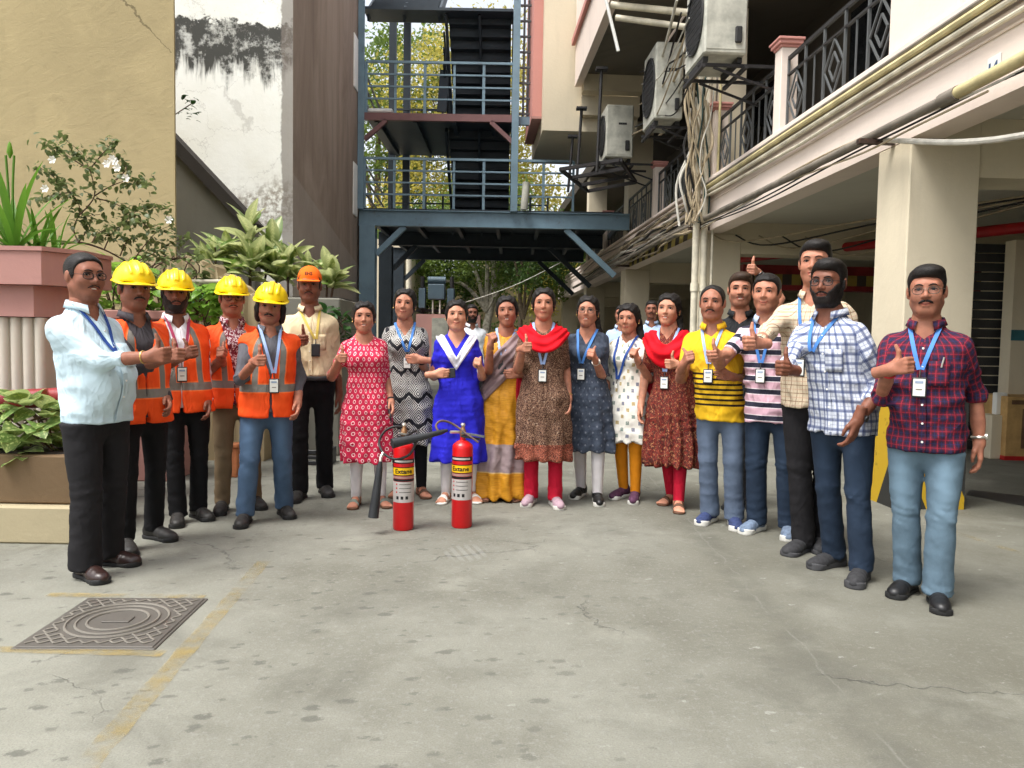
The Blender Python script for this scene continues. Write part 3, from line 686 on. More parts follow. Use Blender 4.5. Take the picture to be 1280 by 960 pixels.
rails(W(455, 262, 17).x, W(716, 262, 17).x-.4, 20.6, Z1+.032, RH*.9, 9, M['steeldark'])
for k, py in enumerate((265, 149)):                                 # side railing at the left, running away
    z = Z1+.03 if k == 0 else W(500, 149, 17).z+.02
    for h in (.3, .6, .9): MB().bar((XL+.15, 17.1, z+h), (XL-.03, 20.4, z+h), .035).build('side_rail', M['steeldark'], BR)
# tall thin columns and upper deck
for px, w in ((452, .13), (645, .15)):
    x = W(px, 100, 17).x; box('upright', (x-w/2, 16.93, Z1+.002), (x+w/2, 17.0, 13.), M['steelblue'], BR)
for px in (490, 508): x = W(px, 100, 20.6).x; box('rear_upright', (x-.09, 20.65, Z1+.04), (x+.09, 20.8, 13), M['steeldark'], BR)
ZU = W(550, 142, 17).z; ZUb = W(550, 151, 17).z; xl, xr = W(455, 146, 17).x, W(641, 146, 17).x
box('upper_beam', (xl, 17.0, ZUb), (xr, 17.1, ZU), M['steelpink'], BR)
for s, xa in ((1, xl), (-1, xr)): MB().bar((xa, 17.05, ZUb-.42), (xa+s*.48, 17.05, ZUb), .1, .09).build('upper_brace', M['steelpink'], BR)
box('upper_deck', (xl, 17.1, ZU-.06), (xr, 18.2, ZU-.02), M['steeldark'], BR)
for k in range(4): box('upper_joist', (xl+.2+k*.85, 17.12, ZUb-.02), (xl+.28+k*.85, 20.3, ZU-.062), M['steeldark'], BR)
box('landing', (xl, 18.2, ZU-.06), (W(560, 146, 17).x, 20.6, ZU-.02), M['steeldark'], BR)
RH2 = W(550, 78, 17).z-ZU
rails(W(457, 142, 17).x, W(641, 142, 17).x, 17.04, ZU, RH2, 5, M['steelblue'])
rails(W(457, 142, 17).x, W(560, 142, 17).x, 20.5, ZU, RH2, 4, M['steeldark'])
x2, x3 = W(652, 146, 17).x, W(664, 146, 17).x
box('side_beam', (W(645, 150, 17).x, 17.05, W(655, 155, 17).z), (x3+.1, 17.15, W(655, 145, 17).z), M['steelblue'], BR)
lad = bpy.data.objects.new('ladder', None); link(lad, BR)
for k in range(14): z = ZU+.05+k*.33; MB().bar((x2-.06, 17.1, z), (x3+.02, 17.1, z), .04).build('rung', M['railgrey'], lad)
for x in (x2+.03, x3-.08): MB().bar((x, 17.3, ZU-.1), (x, 17.3, 13), .05).build('stile', M['railgrey'], lad)
def flight(x0, x1, ya, za, yb, zb, n, nm):
    f = bpy.data.objects.new(nm, None); link(f, BR)
    for k in range(n):
        y = ya+(yb-ya)*(k+.5)/n; z = za+(zb-za)*(k+1)/n; d = abs(yb-ya)/n
        box('tread', (x0+.05, y-d*.5, z-.035), (x1-.05, y+d*.55, z), M['steeldark'], f)
        box('riser', (x0+.05, y+(d*.5 if yb < ya else -d*.5)-.008, z-(zb-za)/n), (x1-.05, y+(d*.5 if yb < ya else -d*.5)+.008, z-.037), M['steeldark'], f)
    for x in (x0, x1, (x0+x1)/2): MB().bar((x, ya, za-.02), (x, yb, zb-.06), .05, .24).build('stringer', M['steeldark'], f)
fx0, fx1 = W(561, 150, 18.6).x, W(640, 150, 18.6).x
flight(fx0, fx1, 20.4, Z1+.03, 17.9, ZU-.02, 11, 'stair_flight')
flight(fx0, fx1, 20.4, ZU-.02, 17.5, 8.6, 13, 'stair_flight')
flight(fx0-1.75, fx0-.15, 17.6, 8.5, 20.4, 10.6, 11, 'stair_flight')
flight(fx0-1.75, fx0-.15, 20.2, 6.4, 17.8, 8.4, 0, 'stair_rail_support') if False else None
box('top_landing', (fx0-1.8, 17.3, 8.5), (fx1, 18.0, 8.56), M['steeldark'], BR)
for h in (.0, .35, .7): MB().bar((fx0-.1, 20.3, ZU+.2+h), (fx0-.1, 18.2, ZU+1.5+h), .045).build('hand_rail', M['steeldark'], BR)
MB().box((xl+.05, 17.06, ZU+.003), (xl+.62, 17.4, ZU+.12), .04).build('white_bundle', M['whiteplastic'], None); tag(bpy.data.objects['white_bundle'], 'crumpled white sack lying on the upper deck', 'sack')
t = thing('leaning_board', 'small dark board leaning behind the upper bridge railing', 'board', (0, 0, 0)); MB().bar(W(552, 140, 18.4), W(556, 88, 18.6), .22, .05).build('board', M['steeldark'], t)
box('red_step', (W(480, 140, 18.5).x, 18.6, ZU-.018), (W(556, 140, 18.5).x, 18.7, ZU+.28), M['steelpink'], BR)
tag(tube('white_insulator', [W(655, 262, 16.9), W(658, 228, 16.9)], .08, M['acwhite'], None, 10), 'white pipe stub behind the lower bridge railing', 'pipe')

# ------------------------------------------------------------------ far end: wall, transformer, far buildings
fw = thing('boundary_wall', 'pale yellow boundary wall at the far end of the lane', 'wall', (0, 36, 0)); box('wall', (-9, 0, 0), (9, .3, 4.2), M['yellow'], fw)
pb = thing('pink_kiosk', 'low pink brick plinth under the transformer', 'plinth', (0, 25.5, 0)); box('wall', (W(520, 400, 25.5).x, 0, 0), (W(600, 400, 25.5).x, .6, W(560, 393, 25.5).z), M['terra'], pb); box('step', (W(541, 400, 25.5).x, -.3, 0), (W(561, 400, 25.5).x, -.002, W(560, 398, 25.5).z), M['acwhite'], pb)
def transformer():
    c = W(545, 388, 26); t = thing('transformer', 'blue grey pole transformer with side radiators', 'transformer', (c.x, 26, 0))
    def wz(py): return W(545, py, 26).z
    wb = .27*1.0
    box('tank', (-.28, 0, wz(374)), (.28, .5, wz(355)), M['steelmid'], t, .02)
    tube('conservator', [(-.3, .2, wz(350)), (.3, .2, wz(350))], .13, M['steelmid'], t, 16)
    for s in (-1, 1):
        r = bpy.data.objects.new('radiator', None); link(r, t)
        for k in range(5): box('fin', (s*.4+k*.045*s, .0, wz(386)), (s*.4+k*.045*s+.02, .45, wz(360)), M['steelmid'], r)
        box('cover', (s*.39-.02 if s > 0 else s*.39-.2, -.02, wz(385)), (s*.39+.2 if s > 0 else s*.39+.02, -.001, wz(361)), M['steelmid'], r, .01)
    for s in (-.12, .12): MB().tube([(s, .1, wz(392)), (s, .1, wz(375))], .03).build('bushing', M['acwhite'], t)
    for s in (-.5, .5): MB().tube([(s, .3, 0), (s, .3, wz(345))], .07).build('pole', M['iron'], t)
    MB().bar((-.8, .3, wz(388)), (.8, .3, wz(388)), .1).build('cross_arm', M['iron'], t)
transformer()
t = thing('left_rear_house', 'cream house behind the bridge columns', 'building', (0, 26, 0)); box('wall', (-14, 0, 0), (W(506, 300, 26).x, 9, 4.6), M['cream'], t); tube('drain_pipe', [(W(512, 300, 26).x, -.1, 0), (W(512, 300, 26).x, -.1, 4.6)], .09, M['pvc'], t, 10)
t = thing('right_rear_house', 'pale yellow house behind the far trees', 'building', (0, 44, 0)); box('wall', (-2, 0, 0), (14, 6, 8), M['yellow'], t)
for k in range(5):
    for z in (1.2, 4.4): box('window', (-1+k*2.6, -.02, z), (.1+k*2.6, -.002, z+1.5), M['glassdark'], t)
# ------------------------------------------------------------------ implicit-surface modelling (bodies and clothes are one continuous skin each)
def smin(a, b, k):
    if k <= 0: return np.minimum(a, b)
    h = np.maximum(k-np.abs(a-b), 0)/k
    return np.minimum(a, b)-h*h*k*.25
def rc(a, b, ra, rb):
    a = np.asarray(a, float); b = np.asarray(b, float); d = b-a; dd = max(float(d@d), 1e-9)
    def f(x, y, z):
        px, py, pz = x-a[0], y-a[1], z-a[2]
        t = np.clip((px*d[0]+py*d[1]+pz*d[2])/dd, 0, 1)
        return np.sqrt((px-d[0]*t)**2+(py-d[1]*t)**2+(pz-d[2]*t)**2)-(ra+(rb-ra)*t)
    r = max(ra, rb); f.lo = np.minimum(a, b)-r; f.hi = np.maximum(a, b)+r
    return f
def el(c, r):
    c = np.asarray(c, float); r = np.asarray(r, float)
    def f(x, y, z):
        k0 = np.sqrt(((x-c[0])/r[0])**2+((y-c[1])/r[1])**2+((z-c[2])/r[2])**2)
        k1 = np.sqrt(((x-c[0])/r[0]**2)**2+((y-c[1])/r[1]**2)**2+((z-c[2])/r[2]**2)**2)
        return k0*(k0-1)/np.maximum(k1, 1e-6)
    f.lo = c-r; f.hi = c+r
    return f
def cut(f, p, n):
    """keep the part of f on the side against n"""
    p = np.asarray(p, float); n = np.asarray(n, float); n = n/np.linalg.norm(n)
    def g(x, y, z): return np.maximum(f(x, y, z), (x-p[0])*n[0]+(y-p[1])*n[1]+(z-p[2])*n[2])
    g.lo, g.hi = f.lo, f.hi
    return g
def section(rows, cx, cy, n=2.35, inflate=0., z0=None, z1=None):
    """stack of super-ellipse sections; rows = (z, half width, half depth, y offset)"""
    r = np.array(sorted(rows), float); zz = np.linspace(r[0, 0], r[-1, 0], 160); T = []
    for k in (1, 2, 3):
        v = np.interp(zz, r[:, 0], r[:, k]); q = np.pad(v, 6, 'edge'); v = np.convolve(q, np.ones(13)/13, 'valid'); T.append(v)
    lo = r[0, 0] if z0 is None else z0; hi = r[-1, 0] if z1 is None else z1
    def f(x, y, z):
        a = np.interp(z, zz, T[0])+inflate; b = np.interp(z, zz, T[1])+inflate; oy = np.interp(z, zz, T[2])
        qx = np.abs(x-cx(z))/a; qy = np.abs(y-cy(z)-oy)/b
        d = ((qx**n+qy**n)**(1/n)-1)*np.minimum(a, b)
        return np.maximum(d, np.maximum(lo-z, z-hi))
    m = max(r[:, 1].max(), r[:, 2].max())+.12+inflate
    f.lo = np.array([-m-.1, -m-.1, lo]); f.hi = np.array([m+.1, m+.1, hi])
    return f
class SDF:
    def __init__(s): s.ops = []
    def u(s, f, k=.0): s.ops.append(('u', f, k)); return s
    def s_(s, f, k=.0): s.ops.append(('s', f, k)); return s
    def i(s, f, k=.0): s.ops.append(('i', f, k)); return s
    def d(s, f): s.ops.append(('d', f, 0)); return s
    def ev(s, x, y, z, box=None, res=0):
        D = np.full(np.broadcast(x, y, z).shape, .3, np.float32)
        for k_, f, k in s.ops:
            if box is not None and k_ in 'us':
                gx, gy, gz = box; m = k+2.5*res+.004; sl = []
                for q, gq in enumerate((gx, gy, gz)):
                    i0 = np.searchsorted(gq, f.lo[q]-m); i1 = np.searchsorted(gq, f.hi[q]+m); sl.append(slice(max(0, i0-1), min(len(gq), i1+1)))
                if any(q.stop <= q.start for q in sl): continue
                sl = tuple(sl); v = f(x[sl[0], :, :], y[:, sl[1], :], z[:, :, sl[2]]); cur = D[sl]
                D[sl] = smin(cur, v, k) if k_ == 'u' else -smin(-cur, v, k)
            else:
                v = f(x, y, z)
                if k_ == 'u': D = smin(D, v, k)
                elif k_ == 's': D = -smin(-D, v, k)
                elif k_ == 'i': D = -smin(-D, -v, k)
                else: D = D+v
        return D
    def pts(s, P): return s.ev(P[:, 0], P[:, 1], P[:, 2])
    def mesh(s, lo, hi, res, axes=None):
        if axes is None: axes = [np.arange(lo[q], hi[q]+res, res) for q in range(3)]
        gx, gy, gz = axes
        D = s.ev(gx[:, None, None], gy[None, :, None], gz[None, None, :], axes, res)
        return nets(D, gx, gy, gz)
def nets(D, gx, gy, gz):
    D[0] = np.maximum(D[0], .01); D[-1] = np.maximum(D[-1], .01); D[:, 0] = np.maximum(D[:, 0], .01); D[:, -1] = np.maximum(D[:, -1], .01); D[:, :, 0] = np.maximum(D[:, :, 0], .01); D[:, :, -1] = np.maximum(D[:, :, -1], .01)
    S = D < 0; nx, ny, nz = D.shape
    cnt = np.zeros((nx-1, ny-1, nz-1), np.int8)
    for i in (0, 1):
        for j in (0, 1):
            for k in (0, 1): cnt += S[i:nx-1+i, j:ny-1+j, k:nz-1+k]
    m = (cnt > 0) & (cnt < 8); ce = np.argwhere(m); n = len(ce)
    idx = np.full(m.shape, -1, np.int64); idx[m] = np.arange(n)
    acc = np.zeros((n, 3)); w = np.zeros(n); cs = [(i, j, k) for i in (0, 1) for j in (0, 1) for k in (0, 1)]
    val = {c: D[ce[:, 0]+c[0], ce[:, 1]+c[1], ce[:, 2]+c[2]] for c in cs}
    for c in cs:
        for q in range(3):
            if c[q]: continue
            e = list(c); e[q] = 1; e = tuple(e); da, db = val[c], val[e]; cr = (da < 0) != (db < 0)
            t = np.where(cr, da/np.where(cr, da-db, 1), 0); p = np.tile(np.array(c, float), (n, 1)); p[:, q] += t
            acc += p*cr[:, None]; w += cr
    acc /= np.maximum(w, 1)[:, None]; P = np.empty((n, 3))
    for q, gq in enumerate((gx, gy, gz)): st = gq[ce[:, q]]; P[:, q] = st+acc[:, q]*(gq[ce[:, q]+1]-st)
    Q = []
    a = S[:-1, 1:-1, 1:-1] != S[1:, 1:-1, 1:-1]; e = np.argwhere(a); i, j, k = e[:, 0], e[:, 1]+1, e[:, 2]+1
    q = np.stack([idx[i, j-1, k-1], idx[i, j, k-1], idx[i, j, k], idx[i, j-1, k]], 1); fl = ~S[i, j, k]; q[fl] = q[fl][:, ::-1]; Q.append(q)
    a = S[1:-1, :-1, 1:-1] != S[1:-1, 1:, 1:-1]; e = np.argwhere(a); i, j, k = e[:, 0]+1, e[:, 1], e[:, 2]+1
    q = np.stack([idx[i-1, j, k-1], idx[i-1, j, k], idx[i, j, k], idx[i, j, k-1]], 1); fl = ~S[i, j, k]; q[fl] = q[fl][:, ::-1]; Q.append(q)
    a = S[1:-1, 1:-1, :-1] != S[1:-1, 1:-1, 1:]; e = np.argwhere(a); i, j, k = e[:, 0]+1, e[:, 1]+1, e[:, 2]
    q = np.stack([idx[i-1, j-1, k], idx[i, j-1, k], idx[i, j, k], idx[i-1, j, k]], 1); fl = ~S[i, j, k]; q[fl] = q[fl][:, ::-1]; Q.append(q)
    return P, np.concatenate(Q)
def relax(P, Q, it=1, lam=.5):
    e = np.concatenate([Q[:, [0, 1]], Q[:, [1, 2]], Q[:, [2, 3]], Q[:, [3, 0]]]); n = len(P)
    for _ in range(it):
        A = np.zeros((n, 3)); c = np.zeros(n)
        np.add.at(c, e[:, 0], 1); 
        for q in range(3): A[:, q] = np.bincount(e[:, 0], P[e[:, 1], q], n)+np.bincount(e[:, 1], P[e[:, 0], q], n)
        c = np.bincount(e[:, 0], None, n)+np.bincount(e[:, 1], None, n)
        P = P+lam*(A/np.maximum(c, 1)[:, None]-P)
    return P
def wav(seed, n, fx, fy, fz, warp=1.2):
    """sum of warped waves: cloth folds"""
    r = np.random.default_rng(seed); K = r.normal(size=(n, 3))*np.array([fx, fy, fz]); Wp = r.normal(size=(n, 3))*np.array([fx, fy, fz])*.45; ph = r.uniform(0, 6.28, (n, 2))
    def f(x, y, z):
        o = 0
        for i in range(n):
            o = o+np.sin(K[i, 0]*x+K[i, 1]*y+K[i, 2]*z+ph[i, 0]+warp*np.sin(Wp[i, 0]*x+Wp[i, 1]*y+Wp[i, 2]*z+ph[i, 1]))
        return o/n
    return f
def crease(seed, n, fx, fy, fz, warp=1.4):
    r = np.random.default_rng(seed); K = r.normal(size=(n, 3))*np.array([fx, fy, fz]); Wp = r.normal(size=(n, 3))*9.; ph = r.uniform(0, 6.28, (n, 3)); W2 = r.normal(size=(n, 3))*5.
    def f(x, y, z):
        o = 0
        for i in range(n):
            a = np.sin(K[i, 0]*x+K[i, 1]*y+K[i, 2]*z+ph[i, 0]+warp*np.sin(Wp[i, 0]*x+Wp[i, 1]*y+Wp[i, 2]*z+ph[i, 1])); m = np.clip(.5+.9*np.sin(W2[i, 0]*x+W2[i, 1]*y+W2[i, 2]*z+ph[i, 2]), 0, 1)
            o = o+(1-2*np.sqrt(np.abs(a)))*m
        return o/n*1.6
    return f
def axes_fine(segs):
    """segs: list of (start, end, step)"""
    out = [segs[0][0]]
    for a, b, st in segs:
        n = max(1, int(round((b-a)/st))); out += list(np.linspace(a, b, n+1)[1:])
    return np.array(out)

# ------------------------------------------------------------------ hand and shoe templates
def hand_tpl(kind):
    s = SDF(); fz = (.030, .0105, -.0095, -.0275); ln = (.96, 1.05, 1.0, .8)
    s.u(rc((-.07, 0, 0), (0, 0, .0), .029, .025)); s.u(rc((-.02, 0, 0), (.012, 0, 0), .026, .027), .02)
    for q, z in enumerate(fz): s.u(rc((.008, .0, z*.45), (.084-.004*q*(q > 1), -.002, z), .0165, .0125), .012)
    if kind == 'thumb':
        for q, z in enumerate(fz):
            k = ln[q]; kx = .086-.003*q*(q > 1)
            a, b, c, d = (kx, -.002, z), (kx+.012, .036*k, z), (kx-.020, .050*k, z*.95), (kx-.034, .030*k, z*.93)
            s.u(rc(a, b, .0122, .0112), .003); s.u(rc(b, c, .0112, .0100), .003); s.u(rc(c, d, .0100, .0090), .002)
        s.u(rc((.012, .012, .020), (.046, .020, .046), .017, .0135), .012); s.u(rc((.046, .020, .046), (.055, .018, .077), .0132, .0115), .006); s.u(rc((.055, .018, .077), (.049, .015, .108), .0112, .0088), .004)
    else:
        cu = {'relax': .35, 'grip': 1.0}[kind]
        for q, z in enumerate(fz):
            k = ln[q]; kx = .086-.003*q*(q > 1); p = np.array((kx, -.002, z)); ang = .15+cu*.35
            for L_, r0, r1 in ((.040*k, .0112, .0100), (.026*k, .0100, .0090), (.021*k, .0090, .0076)):
                e = p+L_*np.array((math.cos(ang), math.sin(ang), -.04*(q-1.5)*0)); s.u(rc(p, e, r0, r1), .004); p = e; ang += .25+cu*.55
        s.u(rc((.010, .010, .020), (.044, .022, .040), .016, .0125), .012); s.u(rc((.044, .022, .040), (.072, .030, .042), .0122, .0105), .005); s.u(rc((.072, .030, .042), (.094, .034, .036), .0102, .008), .003)
    P, Q = s.mesh((-.085, -.04, -.055), (.16, .085, .125), .0042)
    P = relax(P, Q, 1, .3)
    return P, Q
HAND = {k: hand_tpl(k) for k in ('thumb', 'relax', 'grip')}
def shoe_tpl(kind):
    """toe towards -y, ankle above the origin"""
    up = SDF(); w = 1.0 if kind != 'lady' else .86
    up.u(el((0, .045, .045), (.037*w, .046, .052))); up.u(rc((0, .02, .065), (0, -.085, .038), .042*w, .040*w), .03); up.u(el((0, -.125, .030), (.046*w, .066, .036)), .03)
    up.u(rc((0, .012, .06), (0, .012, .105), .043*w, .041*w), .02)
    up.i(lambda x, y, z: .006-z); up.s_(rc((0, .012, .11), (0, .012, .14), .036*w, .036*w), .004)
    up.d(lambda x, y, z: .0012*np.sin(y*160)*(y < -.03)*(y > -.11))
    A = up.mesh((-.06, -.21, -.01), (.06, .11, .125), .0062)
    so_ = SDF(); th = {'formal': .024, 'sneaker': .034, 'lady': .028}[kind]
    def out(x, y, z):
        t = np.clip((.05-y)/.185, 0, 1); r = (.037+.012*t-.008*np.sin(t*3.14))*w
        d2 = np.sqrt(x**2+(y-(.05-.185*t))**2)-r-.004
        return np.maximum(d2, np.maximum(-z, z-th-.012*np.clip((-.13-y)/.07, 0, 1)))
    out.lo = np.array((-.06, -.2, 0)); out.hi = np.array((.06, .1, .06)); so_.u(out)
    B = so_.mesh((-.07, -.215, -.012), (.07, .115, .056), .0062)
    lc = MB()
    for k in range(4):
        y = -.03-.021*k; z = .083-.0118*k
        lc.tube([(-.026, y-.004, z-.010), (0, y, z+.003), (.026, y-.004, z-.010)], .0034, 5)
    return A, B, lc
SHOE = {k: shoe_tpl(k) for k in ('formal', 'sneaker', 'lady')}
def foot_tpl():
    s = SDF(); s.u(rc((0, .012, .03), (0, .012, .16), .032, .034)); s.u(el((0, .04, .033), (.03, .038, .03)), .02); s.u(rc((0, 0, .05), (0, -.10, .028), .034, .026), .03); s.u(el((0, -.11, .026), (.041, .04, .019)), .02)
    for k, x in enumerate((-.030, -.015, 0, .014, .027)): s.u(rc((x, -.13, .022), (x*1.05, -.168+abs(x+.03)*.45, .020), .0105 if k else .012, .008 if k else .010), .006)
    s.i(lambda x, y, z: .012-z)
    A = s.mesh((-.06, -.2, 0), (.06, .09, .17), .0055)
    t = SDF()
    def out(x, y, z):
        q = np.clip((.05-y)/.19, 0, 1); r = .034+.012*q-.006*np.sin(q*3.14)
        return np.maximum(np.sqrt(x**2+(y-(.05-.19*q))**2)-r, np.maximum(-z, z-.018))
    out.lo = np.array((-.06, -.21, 0)); out.hi = np.array((.06, .1, .03)); t.u(out)
    B = t.mesh((-.07, -.215, -.012), (.07, .11, .035), .006)
    u_ = SDF(); u_.u(rc((0, 0, .053), (0, -.10, .031), .038, .030)); u_.u(el((0, -.11, .029), (.045, .042, .022)), .02)
    def band(x, y, z): return np.minimum(np.abs(y+.095+x*.2)-.020, np.abs(y+.02)-.011)
    u_.i(band); u_.i(lambda x, y, z: .008-z)
    Cc = u_.mesh((-.06, -.17, 0), (.06, .06, .11), .005)
    return A, B, Cc
FOOT = foot_tpl()

# ------------------------------------------------------------------ helmet, cap
def helmet_tpl():
    s = SDF(); s.u(el((0, .0, .0), (.118, .142, .118))); s.i(lambda x, y, z: -z-.004)
    def brim(x, y, z):
        yy = np.where(y < 0, y/1.33, y/1.06); d = (np.sqrt((x/1.0)**2+(yy/1.12)**2)-.128)
        zz = -.004-.012*np.clip(-y/.17, 0, 1.2)-.08*x*x*10*np.clip(-y/.1, 0, 1)
        return np.maximum(d, np.abs(z-zz)-.0045)
    brim.lo = np.array((-.15, -.2, -.05)); brim.hi = np.array((.15, .17, .02)); s.u(brim, .012)
    for x, w, t in ((0, .016, .009), (.052, .008, .007), (-.052, .008, .007)):
        def rib(X, Y, Z, x=x, w=w, t=t):
            d = el((0, 0, 0), (.118+t, .142+t, .118+t))(X, Y, Z); return np.maximum(np.maximum(d, np.abs(X-x*(1.0))-w), .045-Z)
        rib.lo = np.array((-.13, -.16, .04)); rib.hi = np.array((.13, .16, .14)); s.u(rib, .008)
    s.s_(el((0, .0, -.008), (.108, .132, .100)), .0)
    return s.mesh((-.16, -.205, -.05), (.16, .175, .14), .0062)
HELM = helmet_tpl()
def cap_tpl():
    s = SDF(); s.u(el((0, .008, 0), (.084, .104, .092))); s.i(lambda x, y, z: -z-.012)
    def bill(x, y, z):
        d = np.sqrt((x/1.0)**2+((y+.075)/1.05)**2)-.082; zz = -.008-.9*x*x-.10*np.clip(-y-.08, 0, 1)
        return np.maximum(np.maximum(d, y+.06), np.abs(z-zz)-.0035)
    bill.lo = np.array((-.1, -.18, -.06)); bill.hi = np.array((.1, -.05, .01)); s.u(bill, .006)
    return s.mesh((-.11, -.19, -.06), (.11, .125, .11), .006)
CAP = cap_tpl()

# ------------------------------------------------------------------ head
def head_sdf(p):
    f = p['sex'] == 'f'; j = p.get('jaw', 1.); ch = p.get('chub', 0.); sm = p.get('smile', .5); s = SDF()
    s.u(el((0, .018, .036), (.074, .092, .079))); s.u(el((0, -.022, -.030), ((.059 if f else .060)+ch*.6, .067, .077)), .03)
    s.u(el((0, -.010, .030), (.066, .074, .060)), .02)
    s.u(el((0, -.058, -.088), ((.021 if f else .025)*j, .020, .018)), .035)
    for q in (-1, 1):
        s.u(rc((q*((.046 if f else .052)+ch*.5)*j, .006, -.044 if f else -.048), (q*(.014 if f else .020)*j, -.050, -.086), .018+ch*.3, .015), .03)
        s.u(el((q*.036, -.056, -.022-.003*(1-sm)), ((.019 if f else .021)+ch*.4, .018, .017)), .036)
        s.u(el((q*.078, .016, .002), (.009, .021, .031)), .008)
    s.u(rc((-.036, -.072, .031), (.036, -.072, .031), .0105 if not f else .008, .0105 if not f else .008), .02)
    for q in (-1, 1):
        s.s_(el((q*.031, -.094, .011), (.0175, .0145, .0115)), .012)
        s.u(el((q*.031, -.0685, .0095), (.0162, .0152, .0135)), .004)
    nl = p.get('nose', .82 if f else 1.)
    s.u(rc((0, -.080, .016), (0, -.1015*1.0-.003*(nl-1), -.020), .0075, .0115*nl), .012)
    for q in (-1, 1): s.u(el((q*.0125*nl, -.0905, -.0235), (.0085*nl, .0095, .0075)), .006)
    up = .009*sm
    pts = [(-.024, -.0745, -.0535+up), (-.010, -.0850, -.0515), (0, -.0865, -.0525), (.010, -.0850, -.0515), (.024, -.0745, -.0535+up)]
    for a, b in zip(pts[:-1], pts[1:]): s.u(rc(a, b, .0052, .0056), .005)
    pts = [(-.022, -.0745, -.0565+up), (-.009, -.0830, -.0625-.002*sm), (.009, -.0830, -.0625-.002*sm), (.022, -.0745, -.0565+up)]
    for a, b in zip(pts[:-1], pts[1:]): s.u(rc(a, b, .0052, .0066), .005)
    for q in (-1, 1): s.s_(el((q*.031, -.088, .0095), (.0145, .012, (.0062 if f else .0052)*p.get('eye', 1.))), .0015)
    if p.get('teeth'): s.s_(el((0, -.0895, -.0572+up*.3), (.020, .012, .0052)), .002)
    s.u(rc((0, .022, -.045), (0, .020, -.19), (.047 if f else .056)+ch*.4, (.049 if f else .060)+ch*.4), .03)
    return s
def build_head(p):
    s = head_sdf(p)
    ax = [axes_fine([(-.095, -.062, .0068), (-.062, .062, .0034), (.062, .095, .0068)]), axes_fine([(-.122, -.058, .0034), (-.058, .125, .0085)]), axes_fine([(-.20, -.10, .010), (-.10, -.07, .006), (-.07, .036, .0033), (.036, .125, .0075)])]
    P, Q = s.mesh(None, None, .004, ax)
    lip = np.zeros(len(P)); x, y, z = P.T; up = .009*p.get('smile', .5)*(x/.024)**2
    lip = np.clip(1.4-np.abs(z+.0575-up)/.0062, 0, 1)*np.clip((.026-np.abs(x))/.005, 0, 1)*(y < -.066)
    st = np.clip((-.026-z)/.02, 0, 1)*np.clip((.03-y)/.03, 0, 1)*np.clip((z+.115)/.02, 0, 1)*(1-lip)*np.clip(1.2-np.abs(x)*0, 0, 1)
    return P, Q, lip, st, s
def hreg(s, f, k, sc, seed):
    w = wav(seed+40, 5, 110, 110, 40)
    s.i(lambda x, y, z: (f(x, y, z)+.004*w(x, y, z))*sc, k*sc)
def hair_sdf(p):
    f = p['sex'] == 'f'; k = p.get('hair', 'short'); s = SDF(); vol = p.get('vol', .009)
    e1, e2, e3 = el((0, .018, .036), (.074, .092, .079)), el((0, -.022, -.030), (.058, .066, .078)), el((0, -.010, .030), (.066, .074, .060)); t0 = .0066 if f else .0052
    def hb(x, y, z): return smin(smin(e1(x, y, z), e2(x, y, z), .03), e3(x, y, z), .02)-(t0+vol*np.clip((z-.035)/.06, 0, 1)+.004*np.clip((y-.02)/.06, 0, 1))
    hb.lo = np.array((-.1, -.11, -.12)); hb.hi = np.array((.1, .13, .14)); s.u(hb)
    seed = p['seed']
    if f:
        s.u(el((0, .045, .0), (.080, .078, .078)), .03); s.u(el((0, .062, -.045), (.062, .045, .07)), .03)
        for q in (-1, 1): s.u(el((q*.058, .025, .008), (.025, .046, .050)), .02)
        yl = [-.12, -.075, -.058, -.035, -.012, .012, .03, .12]; zl = [.092, .084, .058, .012, -.026, -.045, -.11, -.13]
        hreg(s, lambda x, y, z: np.interp(y, yl, zl)-.012*np.clip(np.abs(x)/.05, 0, 1)*(y < -.03)*1.-z, .012, .55, seed)
        if k in ('bun',): s.u(el((0, .125, .0), (.045, .035, .042)), .012)
        elif k == 'tail':
            s.u(rc((0, .11, .02), (0, .12, -.08), .032, .034), .02); s.u(rc((0, .12, -.08), (.02, .115, -.26), .034, .018), .02)
        elif k == 'side':
            s.u(rc((.05, .09, -.02), (.085, .05, -.14), .035, .03), .02); s.u(rc((.085, .05, -.14), (.10, .02, -.24), .03, .012), .02)
        s.s_(rc((0, -.12, .135), (0, .06, .142), .022, .022), .012)          # parting
        hw_ = wav(seed, 5, 80, 50, 60); s.d(lambda x, y, z: .0016*np.sin(170*np.sqrt(x*x+(z-.12)**2)+20*y)+.0022*hw_(x, y, z))
    else:
        hl = p.get('hline', .078); bald = p.get('bald', 0)
        yl = [-.12, -.078, -.062, -.044, -.030, -.012, .01, .035, .12]; zl = [hl+.010, hl+.004, hl-.010, .042, .010, -.020, -.004, -.03, -.045]
        if bald: hreg(s, lambda x, y, z: np.interp(y, yl, zl)+.060*np.clip(1-np.abs(x)/.06, 0, 1)*np.clip((.01-y)/.06, 0, 1)-z, .006, .4, seed)
        else: hreg(s, lambda x, y, z: np.interp(y, yl, zl)+.010*np.clip((np.abs(x)-.028)/.02, 0, 1.3)*(y < -.035)-z, .008, .45, seed)
        w = wav(seed, 6, 90, 60, 70); s.d(lambda x, y, z: p.get('rough', .0022)*w(x, y, z))
        if k == 'top': s.u(el((.012, -.030, .096), (.060, .062, .030)), .03)
        if k == 'long':
            for q in (-1, 1):
                s.u(el((q*.078, .014, -.02), (.024, .042, .06)), .02)
                s.u(el((q*.074, .03, -.075), (.024, .036, .036)), .02)
            cw = wav(seed+3, 6, 170, 170, 170); s.d(lambda x, y, z: .006*cw(x, y, z)*(z < .03))
    return s
